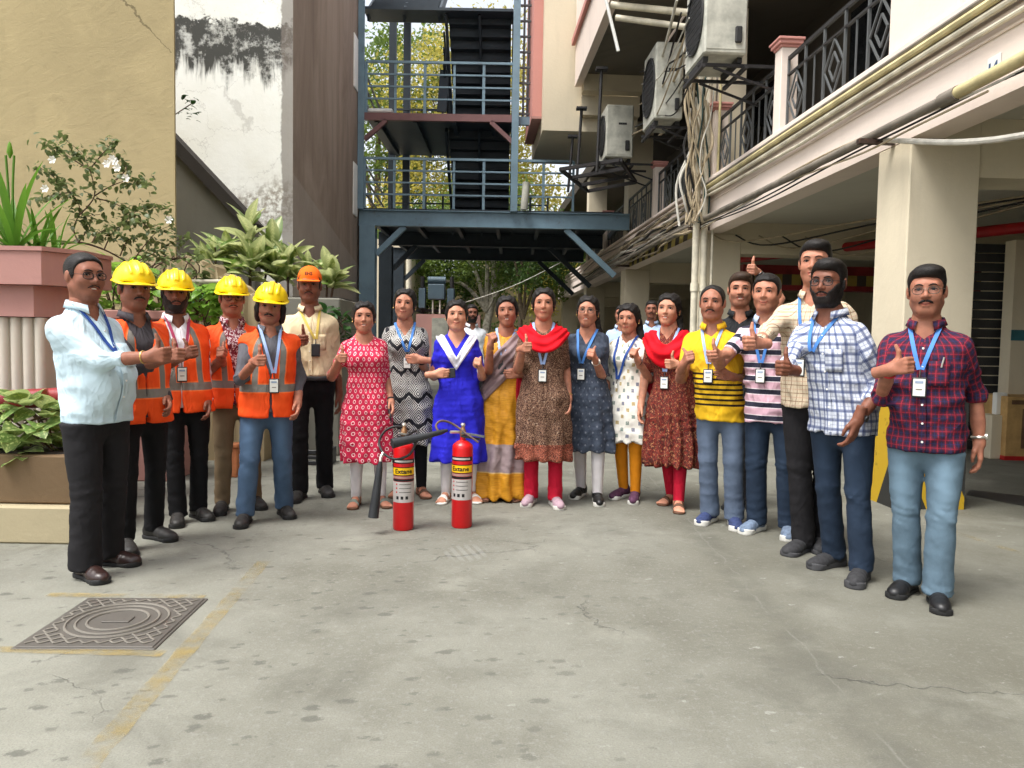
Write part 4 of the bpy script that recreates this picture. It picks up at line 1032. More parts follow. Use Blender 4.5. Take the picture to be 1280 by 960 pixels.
def shell(s0, off, region, p):
    s = SDF(); 
    def f(x, y, z): return s0.ev(x, y, z)-off
    f.lo = np.array((-.1, -.13, -.14)); f.hi = np.array((.1, .05, .05)); s.u(f); s.i(region, .004)
    return s

# ------------------------------------------------------------------ person
def rotz(a): c, s = math.cos(a), math.sin(a); return np.array([[c, -s, 0], [s, c, 0], [0, 0, 1.]])
def ik(S, Wt, l1, l2, pole):
    S = np.array(S, float); Wt = np.array(Wt, float); d = Wt-S; D = np.linalg.norm(d); mx = (l1+l2)*.995
    if D > mx: Wt = S+d*mx/D; D = mx; d = Wt-S
    u = d/D; a = (l1*l1-l2*l2+D*D)/(2*D); h = math.sqrt(max(l1*l1-a*a, 0)); pl = np.array(pole, float); pl = pl-u*(pl@u); n = np.linalg.norm(pl)
    pl = pl/n if n > 1e-6 else np.array([0, 1., 0]); return S+u*a+pl*h, Wt
def uvs(P, Q, arms, cx, cy, R=.17):
    cen = P[Q].mean(1); best = np.full(len(Q), 1e9); asg = np.zeros(len(Q), int)
    tx = np.abs(cen[:, 0]-cx(cen[:, 2])); best = np.maximum(tx-R*.92, -.02)
    co = P[Q]; U = np.arctan2(co[..., 0]-cx(co[..., 2]), -(co[..., 1]-cy(co[..., 2]))); Uc = np.arctan2(cen[:, 0]-cx(cen[:, 2]), -(cen[:, 1]-cy(cen[:, 2])))
    U = Uc[:, None]+(U-Uc[:, None]+np.pi) % (2*np.pi)-np.pi; uv = np.stack([U*R, co[..., 2]], -1)
    for ai, chain in enumerate(arms):
        acc = 0.
        for a, b in zip(chain[:-1], chain[1:]):
            d = b-a; Ln = np.linalg.norm(d); d = d/Ln; t = np.clip((cen-a)@d, 0, Ln); dist = np.linalg.norm(cen-a-t[:, None]*d, axis=1)-.072
            ok = dist < best; best = np.where(ok, dist, best)
            rf = np.array([0, -1., 0]); rf = rf-d*(rf@d); rf /= np.linalg.norm(rf)+1e-9; r2 = np.cross(d, rf); v = co-a
            an = np.arctan2(v@r2, v@rf); vc = cen-a; ac = np.arctan2(vc@r2, vc@rf)[:, None]; an = ac+(an-ac+np.pi) % (2*np.pi)-np.pi
            uu = np.stack([an*.055+.5*(ai+1), -(v@d)-acc+1.4], -1); uv[ok] = uu[ok]; acc += Ln
    return uv.reshape(-1, 2)
class Joined:
    def __init__(s): s.P = []; s.Q = []; s.A = []; s.n = 0
    def add(s, P, Q, attrs=None):
        s.P.append(np.asarray(P)); s.Q += [list(map(int, q+s.n)) for q in np.asarray(Q)]; a = np.zeros((len(P), 2)) if attrs is None else attrs; s.A.append(a); s.n += len(P)
    def add_mb(s, mb): s.Q += [[i+s.n for i in f] for f in mb.f]; s.P.append(np.array(mb.v)); s.A.append(np.zeros((len(mb.v), 2))); s.n += len(mb.v)
    def build(s, name, mat, parent):
        A = np.concatenate(s.A); return mesh(name, np.concatenate(s.P), s.Q, mat, parent, True, None, {'lip': A[:, 0], 'stub': A[:, 1]})
def hair_mat(name, c):
    m = Mt(name); n = m.noise(42, 3, .6, vec=m.vec(m.tex('Object')[1]*3.5, m.tex('Object')[2]*.5, m.tex('Object')[3]*2.5), dist=.5); return m.fin(m.mix(n, shade(c, .4), shade(c, 1.8)), .48, .2, bump=n, bs=.8, bd=.004)
M['hair'] = hair_mat('black_hair', (.012, .010, .009)); M['hairbrown'] = hair_mat('dark_brown_hair', (.035, .020, .012)); M['beard'] = hair_mat('beard_hair', (.014, .011, .010))
def eye_mat():
    m = Mt('eye'); a = m.attr('lip'); c = m.mix(a, lin(206, 200, 192), (.015, .008, .005)); return m.fin(c, .25, .5)
M['eye'] = eye_mat(); M['teeth'] = plain('teeth', lin(225, 218, 205), .35, .05); M['mouthline'] = plain('mouth_line', (.05, .018, .015), .6, .1); M['lash'] = plain('lash', (.008, .006, .006), .6, .1)
def eye_mesh():
    v = []; f = []; a = []; n = 12
    for i, t in enumerate(np.linspace(.001, 1.5, 7)):
        for k in range(n): q = 2*math.pi*k/n; v.append((.0128*math.sin(t)*math.cos(q), -.0128*math.cos(t), .0128*math.sin(t)*math.sin(q))); a.append(1. if t < .62 else 0.)
    for i in range(6):
        for k in range(n): f.append([i*n+k, i*n+(k+1) % n, (i+1)*n+(k+1) % n, (i+1)*n+k])
    o = mesh('eye', v, f, M['eye'], None, True, None, {'lip': a}); me = o.data; bpy.data.objects.remove(o); return me
EYE = eye_mesh()
_skin = {}
def skin(c):
    k = tuple(round(x, 3) for x in c)
    if k not in _skin:
        m = Mt('skin'); n = m.noise(22, 4, .6); f = m.noise(160, 2, .5); col = m.mix(n.ss(.3, .7), shade(c, .84), shade(c, 1.15))
        col = m.mix(m.attr('lip')*.75, col, (c[0]*.95, c[1]*.40, c[2]*.46)); col = m.mix(m.attr('stub')*.42, col, shade(c, .42))
        _skin[k] = m.fin(col, .55, .32, bump=f, bs=.06, bd=.002, sss=.12)
    return _skin[k]
def objlink(o, mat): 
    o.material_slots[0].link = 'OBJECT'; o.material_slots[0].material = mat
_tplobj = {}
def tpl(key, data, name, mat, parent, Mx, smooth=True):
    """instance of a shared template mesh with its own material"""
    if key not in _tplobj:
        me = bpy.data.meshes.new(name)
        if isinstance(data, MB): me.from_pydata(data.v, [], data.f)
        else: me.from_pydata(np.asarray(data[0], np.float32), [], data[1])
        me.shade_smooth(); me.materials.append(None); _tplobj[key] = me
    o = bpy.data.objects.new(name, _tplobj[key]); link(o, parent); o.matrix_local = Mx; objlink(o, mat); return o
def ribbon(pts, nrm, w, th=.0025):
    mb = MB(); n = len(pts)
    for i, p in enumerate(pts):
        p = Vector(p); d = (Vector(pts[min(i+1, n-1)])-Vector(pts[max(i-1, 0)])).normalized(); nv = Vector(nrm[i]); s = d.cross(nv).normalized()*w/2; q = nv.normalized()*th
        mb.v += [tuple(p+s), tuple(p-s), tuple(p-s+q), tuple(p+s+q)]
        if i:
            b = 4*i
            for k in range(4): mb.f.append([b-4+k, b-4+(k+1) % 4, b+(k+1) % 4, b+k])
    mb.f += [[0, 1, 2, 3], [4*n-1, 4*n-2, 4*n-3, 4*n-4]]
    return mb

def person(p):
    feet = [G(*q) for q in p['feet']]                      # image-left foot first = the person's right
    root = (feet[0]+feet[1])/2; yrel = math.radians(p.get('yaw', 0)); yaw = yrel+math.atan2(-root.x, root.y); Rw = rotz(yaw); Ri = Rw.T; r0 = np.array(root)
    if 'Y' in p: pass
    loc = lambda w: Ri @ (np.array(w)-r0)
    top = W(p['hx'], p['top'], root.y+p.get('hdy', -.02)); hat = p.get('hat'); h = top.z-{'helmet': .045, 'cap': .02}.get(hat, 0); h /= 1.0
    p.setdefault('seed', int(p['hx'])); f = p['sex'] == 'f'; s = h/(1.58 if f else 1.70); bw = p.get('build', 1.)
    T = thing('person', p['label'], 'person', root, yaw)
    hl = loc(top); hsc = p.get('hs', 1.)*(1.035 if f else 1.075)*(.35+.65*s); HC = np.array([hl[0], hl[1]-.0, h-.118*hsc])
    P0 = np.array([hl[0]*.3, hl[1]*.3+.0, .52*h]); N0 = np.array([hl[0]*.92, hl[1]*.92+.015, (.862 if f else .838)*h])
    cx = lambda z: np.interp(z, [.0, P0[2], N0[2], h], [P0[0]*.5, P0[0], N0[0], HC[0]]); cy = lambda z: np.interp(z, [0, P0[2], N0[2], h], [P0[1]*.5, P0[1], N0[1], HC[1]])
    bl = p.get('belly', 0.)
    if f: rows = [(.44, .178, .135, .0), (.50, .178, .132, .005), (.57, .152, .112+bl*.6, -bl*.4), (.63, .140, .104+bl, -bl*.6), (.69, .145, .108+bl*.5, -bl*.3), (.735, .148, .110, -.008), (.77, .140, .098, 0), (.797, .118, .082, .005), (.82, .088, .068, .01), (.843, .064, .056, .012), (.868, .053, .05, .012)]
    else: rows = [(.455, .172, .128, 0), (.50, .176, .130, 0), (.56, .170, .126+bl*.6, -bl*.45), (.62, .168, .122+bl, -bl*.75), (.69, .176, .122+bl*.6, -bl*.5), (.735, .180, .122, -.004), (.765, .168, .108, 0), (.788, .138, .090, .004), (.808, .104, .075, .01), (.828, .078, .066, .012), (.85, .064, .058, .012)]
    rows = [(z*h, a*s*bw, b*s*bw, o*s) for z, a, b, o in rows]; R = rows[5][1]
    sw = (.122 if f else .146)*s*(.5+.5*bw); Sz = (.785 if f else .770)*h; l1, l2 = .172*h, .150*h
    SJ = {q: np.array([N0[0]+sg*sw, N0[1]-.005, Sz]) for q, sg in (('R', -1), ('L', 1))}
    arms = {}; hands = {}
    for q, sg in (('R', -1), ('L', 1)):
        a = p.get('arm'+q)
        if a is None: wt = SJ[q]+np.array([sg*.07, -.03, -(l1+l2)*.97]); kind = 'relax'; pole = (sg*.4, 1, 0); hd = None
        elif isinstance(a[0], (int, float)): wt = loc(W(a[0], a[1], root.y+a[2])); kind = a[3]; pole = a[4] if len(a) > 4 and a[4] else ((sg*.12, 1., -.5) if f else (sg*.3, .8, -.8)); hd = a[5] if len(a) > 5 else None
        E, wt = ik(SJ[q], wt, l1, l2, pole); arms[q] = [SJ[q], E, wt]; hands[q] = (kind, hd)
    # ---- clothes field
    def body_torso(inf=0., z0=None, z1=None, rws=None): return section(rws or rows, cx, cy, 2.3, inf, z0, z1)
    slv = p.get('sleeve', 'full'); slvL = p.get('sleeveL', slv); ax = (.053 if not f else .046)*s*(.45+.55*bw)
    def sleeves(sd, inf=0., k=.06, only=None):
        chains = []
        for q in 'RL':
            S_, E, w = arms[q]; sl_ = slvL if q == 'L' else slv
            fr = {'full': 1.97, 'roll': 1.5, 'roll2': 1.22, 'elbow': .98, 'short': .62}[sl_]
            if fr <= 1: end = S_+(E-S_)*fr; d = E-S_; sd.u(cut(rc(S_, E, ax+.004+inf, ax*.92+inf), end, d), k)
            else:
                end = E+(w-E)*(fr-1); d = w-E; sd.u(rc(S_, E, ax+.004+inf, ax*.86+inf), k); sd.u(cut(rc(E, w, ax*.86+inf, ax*(.72 if slv != 'full' else .62)+inf), end, d), .03)
            if not inf and sl_ in ('roll', 'roll2'):
                dn = d/np.linalg.norm(d); c0 = end-dn*.055; t0 = ax*(.83)+.004; sd.u(cut(cut(rc(c0, end+dn*.03, t0, t0), end+dn*.004, dn), c0, -dn), .004)
            chains.append([S_, E, end] if fr > 1 else [S_, end])
        return chains
    seed = p['seed']; g1 = wav(seed, 7, 20, 20, 30); g2 = crease(seed+5, 5, 11, 11, 24, 1.6)
    top_ = p['top_kind']; hem = p.get('hem', .44 if f else .47)*h; LM = p.get('mats', {})
    tr = list(rows)
    if top_ in ('kurta', 'saree', 'dress'):
        hw = p.get('hemw', .215)*s; tr = [(z, a, b, o) for z, a, b, o in rows if z > .52*h]+[(.50*h, .186*s*bw, .142*s*bw, .002), (.40*h, .195*s*bw, .150*s, 0), (hem, hw, hw*.76, 0)]
    else: tr = [(z, a, b, o) for z, a, b, o in rows if z > hem]+[(hem, rows[0][1]*1.02, rows[0][2]*1.03+bl*.1, -bl*.1*s)]
    def neckcut(sd):
        nk = p.get('neck', 'collar'); zN = N0[2]; cN = cx(zN)
        if nk == 'V':     d_ = p.get('nd', .10)*s
        elif nk == 'collar': d_ = p.get('nd', .075)*s
        elif nk == 'U':   d_ = p.get('nd', .06)*s
        else: d_ = .02
        z0 = zN-.012-d_
        def fV(x, y, z): w = np.abs(x-cN); lim = (z-z0)*.62 if nk in ('V', 'collar') else np.sqrt(np.maximum((z-z0), 0)*.085); return np.maximum(np.maximum(w-lim, z0-z), y-cy(zN)-.0)
        fV.lo = np.array((cN-.14, -.4, z0)); fV.hi = np.array((cN+.14, .1, zN+.15)); sd.s_(fV, .004)
        if nk in ('U',):
            e_ = el((cN, cy(zN)+.005, zN+.012), (.088*s, .085*s, .035)); sd.s_(e_, .004)
        sd.i(lambda x, y, z: z-(zN+.012), .004)
    sd = SDF(); sd.u(body_torso(0, hem, None, tr)); chains = sleeves(sd)
    if f:
        for q in (-1, 1): sd.u(el((cx(.725*h)+q*.068*s, cy(.725*h)-.075*s*bw-.01, .722*h), (.058*s, .055*s, .058*s)), .05)
    plain_top = SDF(); plain_top.ops = list(sd.ops)
    fa = p.get('fold', .0095)
    if top_ in ('kurta', 'dress', 'saree'):
        nfl = 9 if top_ != 'dress' else 14; ph = seed % 6
        sd.d(lambda x, y, z: -fa*g1(x, y, z)-.9*fa*g2(x, y, z)-np.clip((.60*h-z)/(.3*h), 0, 1)*(.010 if top_ == 'kurta' else .014)*np.sin(nfl*np.arctan2(x-cx(z), -(y-cy(z)))+ph+np.sin(z*9)))
    else: sd.d(lambda x, y, z: -fa*g1(x, y, z)-1.3*fa*g2(x, y, z)*np.clip((.78*h-z)/(.1*h), .35, 1))
    neckcut(sd)
    allp = np.array([q for ch in chains for q in ch]); m_ = .12
    xs_ = max(R+.06, .24*s if top_ in ('kurta', 'saree', 'dress') else 0)
    lo = np.array([min(allp[:, 0].min()-m_, P0[0]-xs_-.05), min(allp[:, 1].min()-m_, -.30-bl), hem-.02]); hi = np.array([max(allp[:, 0].max()+m_, P0[0]+xs_+.05), max(allp[:, 1].max()+m_, .27), N0[2]+.04])
    res = p.get('res', .0105)
    if top_ == 'kurta' and p.get('slit'):
        z_s = p['slit']*h
        def sl(x, y, z): return np.maximum(np.maximum(np.abs(y-cy(z)-.01)-.004-.02*np.clip((z_s-z)/.3, 0, 1), z-z_s), .10*s-np.abs(x-cx(z)))
        sl.lo = np.array((-.4, -.1, hem-.05)); sl.hi = np.array((.4, .15, z_s)); sd.s_(sl, .004)
    Pm, Qm = sd.mesh(lo, hi, res); Pm = relax(Pm, Qm, 1, .35)
    mesh({'kurta': 'kurta', 'dress': 'dress', 'saree': 'saree'}.get(top_, 'shirt' if top_ == 'shirt' else 'tee_shirt'), Pm, Qm, LM['top'], T, True, uvs(Pm, Qm, chains, cx, cy, R*1.0))
    tors = SDF(); tors.ops = [o for o in plain_top.ops]
    def front(x, z, sdf=None):
        x = np.atleast_1d(np.asarray(x, float)); z = np.atleast_1d(np.asarray(z, float)); y = np.full(len(x), -.5)
        for _ in range(46): d = (sdf or tors2).ev(x, y, z); y = y+np.clip(d*.75, .0, .05)
        return y
    tors2 = SDF(); tors2.ops = [o for o in plain_top.ops if o[1].lo[0] < -.25 or (f and o[0] == 'u' and o[2] == .05)]
    vest = p.get('vest')
    if vest is not None:
        v = SDF(); vr = [(z, a, b, o) for z, a, b, o in tr if z > .49*h]+[(.455*h, .182*s*bw, .138*s*bw+bl*.3, -bl*.1)]
        v.u(section(vr, cx, cy, 2.3, .014, .455*h, .84*h)); 
        for q in 'RL': v.u(cut(rc(SJ[q]+[0, 0, .004], arms[q][1], ax+.014, ax+.012), SJ[q]+(arms[q][1]-SJ[q])*.10, arms[q][1]-SJ[q]), .03)
        zN = N0[2]; cN = cx(zN); z0 = .60*h
        def fV(x, y, z): return np.maximum(np.maximum(np.abs(x-cN)-np.maximum((z-z0)*.22, .002)-.012*np.clip((.50*h-z)/.05, 0, 1), .40*h-z), y-cy(zN))
        fV.lo = np.array((cN-.2, -.4, .4*h)); fV.hi = np.array((cN+.2, .1, zN+.2)); v.s_(fV, .003)
        e_ = rc((cN, cy(zN)+.015, zN-.06), (cN, cy(zN)+.015, zN+.2), .085*s, .085*s); v.s_(e_, .004); v.i(lambda x, y, z: z-(zN-.01), .004)
        g3 = wav(seed+9, 7, 16, 16, 36); v.d(lambda x, y, z: -.007*g3(x, y, z)-.004*g1(x, y, z))
        Pv, Qv = v.mesh((P0[0]-.34, -.36, .44*h), (P0[0]+.34, .3, .86*h), .0098); Pv = relax(Pv, Qv, 1, .4)
        mesh('safety_vest', Pv, Qv, vest, T, True, uvs(Pv, Qv, [], cx, cy, R))
        tors2 = v; tors2.ops = v.ops[:1]
    # ---- legs
    hem_z = p.get('trhem', .045); bot = p.get('bottom', 'trousers'); lsd = SDF(); an = []
    for q, sg in ((0, -1), (1, 1)):
        fl = loc(feet[q]); fy = math.radians(p.get('splay', 14))*sg + math.radians((p.get('fyaw') or (0, 0))[q]); d = np.array([math.sin(fy), -math.cos(fy), 0]); A = fl-d*.035; an.append((A, fy)); H = np.array([P0[0]+sg*(.088 if not f else .08)*s*bw, P0[1], .505*h]); K = (H+A)/2+np.array([0, -.02, 0]); K[2] = .275*h; top_a = np.array([A[0], A[1]+.005, .07])
        if bot == 'trousers': r = p.get('legr', (.094, .074, .066)); r = [x*k_*s*(.4+.6*bw) for x, k_ in zip(r, (.95, .88, .90))]
        else: r = [.085*s, .056*s, .040*s]
        lsd.u(rc(H, K, r[0], r[1]), .03 if q else .0); lsd.u(rc(K, top_a, r[1], r[2]), .02)
        if bot == 'trousers': lsd.u(rc((top_a[0], top_a[1]-.01, .02), (top_a[0], top_a[1], .14), r[2]*1.08, r[2]), .02)
    lsd.u(el((P0[0], P0[1]+.012, .505*h), (.158*s*bw, .115*s*bw+bl*.1, .10*h)), .04)
    lsd.i(lambda x, y, z: hem_z-z, .003)
    lsd.i(lambda x, y, z: z-(hem+.05 if top_ in ('shirt', 'tee') else .595*h), .003); tin = section(tr, cx, cy, 2.3, -.02, hem-.0, None)
    lsd.i(lambda x, y, z: np.where(z > hem+.012, tin(x, y, np.maximum(z, hem+.001)), -1.), .0)
    t1 = crease(seed+2, 4, 9, 9, 26); t2 = crease(seed+3, 6, 20, 20, 52, 1.2)
    if bot == 'trousers': lsd.d(lambda x, y, z: -.004*t1(x, y, z)-t2(x, y, z)*(.010*np.exp(-((z-.27*h)/.07)**2)+.013*np.exp(-((z-.05)/.08)**2)+.006*np.exp(-((z-.45*h)/.06)**2)+.001))
    else: lsd.d(lambda x, y, z: -.0025*t2(x, y, z)*np.clip(1-(z-.05)/.3, .2, 1))
    zt = .60*h if not (top_ in ('kurta', 'saree', 'dress')) else min(.6*h, hem+.12)
    if top_ != 'saree':
        ff = np.array([a[0] for a in an]); Pl, Ql = lsd.mesh((min(ff[:, 0].min(), -.2*s*bw)-.11, min(ff[:, 1].min(), -.2)-.13-bl, hem_z-.02), (max(ff[:, 0].max(), .2*s*bw)+.11, max(ff[:, 1].max(), .17)+.12, zt), res)
        Pl = relax(Pl, Ql, 1, .3)
        U = np.stack([Pl[Ql][..., 0], Pl[Ql][..., 2]], -1).reshape(-1, 2)
        mesh('trousers' if bot == 'trousers' else 'leggings', Pl, Ql, LM['bottom'], T, True, U)
    if p.get('belt'):
        zb = p['belt']*h; a_ = section(rows, cx, cy, 2.3, .008, zb-.018, zb+.018); b_ = SDF(); b_.u(a_); Pb, Qb = b_.mesh((-.3, -.3, zb-.04), (.3, .3, zb+.04), .009); mesh('belt', Pb, Qb, M['blackplastic'], T, True)
    # ---- shoes / feet
    sk = skin(p['skin']); B = Joined()
    for (A, fy), side in zip(an, 'RL'):
        Mx = Matrix.Translation((A[0], A[1], 0)) @ Matrix.Rotation(fy, 4, 'Z'); Mx = Mx @ Matrix.Diagonal((s if not f else s*.98, s if not f else s*.96, 1, 1)); ko = p.get('shoe', ('formal', 'shoeblack', 'soleblack'))
        if ko[0] == 'sandal':
            R4 = np.array(Mx); Pf = FOOT[0][0].copy(); 
            if side == 'L': Pf[:, 0] *= -1
            Qf = FOOT[0][1] if side == 'R' else FOOT[0][1][:, ::-1]
            B.add(Pf @ R4[:3, :3].T+R4[:3, 3], Qf)
            o = tpl('sandal_sole', FOOT[1], 'sandal', M[ko[2]], T, Mx); tpl('sandal_strap', FOOT[2], 'strap', M[ko[1]], o, Matrix())
        else:
            o = tpl('up'+ko[0], SHOE[ko[0]][0], 'shoe', M[ko[1]], T, Mx); tpl('so'+ko[0], SHOE[ko[0]][1], 'sole', M[ko[2]], o, Matrix())
            if len(ko) > 3: tpl('lc'+ko[0], SHOE[ko[0]][2], 'laces', M[ko[3]], o, Matrix())
    # ---- body: chest, arms, hands, head in one mesh
    bs = SDF(); bs.u(section(rows, cx, cy, 2.25, -.022, hem+.04 if top_ in ('shirt', 'tee') else .47*h, None)); bs.u(rc((N0[0], N0[1], N0[2]-.05), HC+np.array([0, .02, -.06])*hsc, (.056 if f else .066)*s, (.044 if f else .053)*s), .05)
    for q in 'RL': bs.u(rc(SJ[q]+[0, 0, -.004], SJ[q]+(arms[q][1]-SJ[q])*.5, ax-.018, ax-.02), .04)
    if f:
        for q in (-1, 1): bs.u(el((cx(.725*h)+q*.068*s, cy(.725*h)-.070*s*bw-.01, .722*h), (.050*s, .046*s, .05*s)), .05)
    Pb, Qb = bs.mesh((N0[0]-.34, N0[1]-.25-bl, .45*h), (N0[0]+.34, N0[1]+.25, HC[2]-.02), .0125); B.add(relax(Pb, Qb, 1, .4), Qb)
    for q, sg in ((0, -1), (1, 1)):
        A = an[q][0]; H = np.array([P0[0]+sg*.075*s*bw, P0[1], .56*h]); K = (H+A)/2; K[2] = .275*h; K[1] -= .018; B.add_mb(MB().tube([tuple(H), tuple(H+(K-H)*.5), tuple(K), tuple(K+(A+[0, 0, .07]-K)*.4), (A[0], A[1]+.006, .05)], [.06*s, .05*s, .036*s, .034*s, .024*s], 10))
    for q, sg in (('R', 1), ('L', -1)):
        S_, E, w = arms[q]; u1, u2 = E-S_, w-E
        pts = [S_+u1*.3, S_+u1*.6, S_+u1*.88, E, E+u2*.12, E+u2*.3, E+u2*.6, E+u2*.85, w]; k = s*(.45+.55*bw)*(.86 if f else 1.); rr = ([.047*k, .045*k, .041*k, .041*k, .042*k] if slv == 'short' or (f and slv == 'elbow') else [.034*k, .033*k, .031*k, .030*k, .030*k])+[.038*k if slv == 'short' or (f and slv == 'elbow') else .031*k, .034*k, .028*k, .0265*k]
        mb = MB().tube([tuple(x) for x in pts], rr, 14); B.add_mb(mb)
        kind, hd = hands[q]; Xd = u2/np.linalg.norm(u2)
        if hd is not None: Xd = Ri @ np.array(hd, float); Xd /= np.linalg.norm(Xd)
        if kind == 'thumb': up = np.array([0, 0, 1.]) if abs(Xd[2]) < .85 else Ri @ np.array([-.3*sg, .2, 1.])
        else: up = np.array([0, -1., 0]) if abs(Xd[2]) > .6 else np.array([0, 0, 1.])
        if p.get('tilt'+q) is not None: up = Ri @ np.array(p['tilt'+q], float)
        Zd = up-Xd*(up@Xd); Zd /= np.linalg.norm(Zd); Yd = np.cross(Zd, Xd)
        if kind == 'pocket': arms[q].append((Xd, Yd, Zd)); continue
        Hk = HAND[kind]; k2 = (.88 if f else .98)*(.4+.6*s); Ph = Hk[0].copy(); 
        if q == 'L': Ph[:, 1] *= -1
        Qh = Hk[1] if q == 'R' else Hk[1][:, ::-1]; B.add((Ph*k2) @ np.stack([Xd, Yd, Zd])+w, Qh)
        arms[q].append((Xd, Yd, Zd))
    Ph, Qh, lip, st, hsd = build_head(p)
    hy, hp, hr = [math.radians(v) for v in p.get('head', (0, 0, 0))]
    HM = Matrix.Translation(HC) @ Matrix.Rotation(hy, 4, 'Z') @ Matrix.Rotation(hr, 4, 'Y') @ Matrix.Rotation(hp, 4, 'X') @ Matrix.Diagonal((hsc, hsc, hsc, 1)); H4 = np.array(HM)
    B.add(Ph @ H4[:3, :3].T+H4[:3, 3], Qh, np.stack([lip, st*(0 if f else p.get('stub', .5))], 1))
    body = B.build('body', sk, T)
    def hf(pts, off=.0006):
        A_ = np.array(pts, float); y = np.full(len(A_), -.16)
        for _ in range(40): y = y+np.clip(hsd.ev(A_[:, 0], y, A_[:, 2])*.8, 0, .03)
        A_[:, 1] = y-off; return [tuple(q_) for q_ in A_]
    def onhead(name, P, Q, mat, par=None): return mesh(name, np.asarray(P) @ H4[:3, :3].T+H4[:3, 3], Q, mat, par or T, True)
    for q in (-1, 1):
        o = bpy.data.objects.new('eye', EYE); link(o, body); gx = p.get('gaze', -hy-yrel)
        o.matrix_local = HM @ Matrix.Translation((q*.031, -.0685, .0095)) @ Matrix.Rotation(max(-.5, min(.5, gx*.6)), 4, 'Z')
        bh = .0300+p.get('brow', 0); mb = MB().tube(hf([(q*.011, 0, bh-.003), (q*.019, 0, bh+.001), (q*.028, 0, bh+.0035), (q*.038, 0, bh+.002), (q*.047, 0, bh-.004)], .0), [.0026, .0042, .0044, .0036, .0014] if not f else [.0016, .0026, .0027, .0021, .0008], 6, flat=.8)
        onhead('eyebrow', mb.v, mb.f, M['beard'], body)
        e_ = p.get('eye', 1.)*(1.25 if f else 1.05); mb = MB().tube([(q*.0165, -.0800, .0095), (q*.024, -.0838, .0095+.0050*e_), (q*.032, -.0846, .0095+.0062*e_), (q*.040, -.0826, .0095+.0045*e_), (q*.0465, -.0775, .0085)], [.0012, .0022, .0026, .0023, .0016], 5); onhead('eyelash', mb.v, mb.f, M['lash'], body)
    sm_ = p.get('smile', .5); mb = MB().tube(hf([(x_, 0, -.0574+(.0115*sm_-.001)*(x_/.025)**2) for x_ in (-.028, -.019, -.010, 0, .010, .019, .028)], -.0006), [.0008, .0015, .0018, .0018, .0018, .0015, .0008], 5); onhead('mouth_line', mb.v, mb.f, M['mouthline'], body) if not p.get('teeth') else None
    if p.get('teeth'):
        t_ = SDF().u(el((0, -.076, -.0572), (.021, .0095, .0055))); Pt, Qt = t_.mesh((-.03, -.1, -.07), (.03, -.05, -.045), .003); onhead('teeth', Pt, Qt, M['teeth'], body)
    if f:
        for q in (-1, 1):
            mb = MB().tube([(q*.082, .004, -.026), (q*.083, .003, -.036)], .0042, 8); onhead('earring', mb.v, mb.f, M['gold'], body)
    if p.get('stache'):
        a = p['stache']; mb = MB()
        for q in (-1, 1): mb.tube(hf([(q*.001, 0, -.0415), (q*.010, 0, -.0430), (q*.019, 0, -.0460), (q*.026, 0, -.0505), (q*.030, 0, -.055)], -.0004), [.0060*a, .0074*a, .0068*a, .0050*a, .0020*a], 7, flat=.8)
        onhead('moustache', mb.v, mb.f, M['beard'], body)
    if p.get('beard'):
        off = p['beard']; w = wav(p['seed'], 6, 120, 120, 120)
        def reg(x, y, z):
            zl = np.interp(np.abs(x), [0, .022, .034, .05, .062, .08], [-.066, -.064, -.040, -.030, -.006, .02]); hole = .012-np.sqrt((x/1.9)**2+((z+.058)/.62)**2)
            return np.maximum(np.maximum(z-zl, hole), y-.004-.3*np.clip(-z-.05, 0, 1))
        bsd = shell(hsd, off, reg, p); bsd.d(lambda x, y, z: .0012*w(x, y, z)); Pq, Qq = bsd.mesh((-.09, -.115, -.125), (.09, .03, .03), .0045); onhead('beard', Pq, Qq, M['beard'], body)
    if p.get('hair') != 'none':
        hsf = hair_sdf(p); Pq, Qq = hsf.mesh((-.13, -.12, -.30 if p.get('hair') in ('tail', 'side') else -.12), (.15, .175, .155), .0064); Pq = relax(Pq, Qq, 1, .3); onhead('hair', Pq, Qq, M[p.get('hmat', 'hair')])
    if hat == 'helmet': tpl('helmet', HELM, 'safety_helmet', M['helmet'], T, HM @ Matrix.Translation((0, .012, .052)) @ Matrix.Rotation(math.radians(p.get('hattilt', 4)), 4, 'X') @ Matrix.Diagonal((.91, .91, .93, 1)))
    if hat == 'cap':
        o = tpl('cap', CAP, 'cap', M['cap'], T, HM @ Matrix.Translation((0, .012, .056)) @ Matrix.Rotation(math.radians(4), 4, 'X')); tx = text_mesh('EHS', .030, 'lettering', M['lash'], o, bold=.0012)
        for v in tx.data.vertices:
            X, Yv = v.co.x, v.co.y; v.co = (X, -.1005+3.8*X*X+.25*max(0, Yv)-.004, .034+Yv)
    if p.get('glasses'):
        gm = M[p['glasses']]; gl = bpy.data.objects.new('glasses', None); link(gl, T); gl.matrix_local = HM
        fr = MB()
        for q in (-1, 1):
            ring = [(q*.033+.0225*np.sign(math.cos(a))*abs(math.cos(a))**.75, -.099+.010*abs(q*.033+.0225*math.cos(a))/.055, .005+.0165*np.sign(math.sin(a))*abs(math.sin(a))**.75) for a in np.linspace(0, 2*math.pi, 21)]
            fr.tube(ring, p.get('gr', .0016), 6, False); fr.tube([(q*.055, -.089, .010), (q*.074, -.055, .012), (q*.081, .012, .012)], .0015, 5)
            l_ = mesh('lens', ring[:-1], [list(range(20))], M['lens'], gl)
        fr.tube([(-.011, -.0985, .009), (0, -.101, .011), (.011, -.0985, .009)], .0015, 5); fr.build('frame', gm, gl, True)
    # ---- collar
    zN = N0[2]
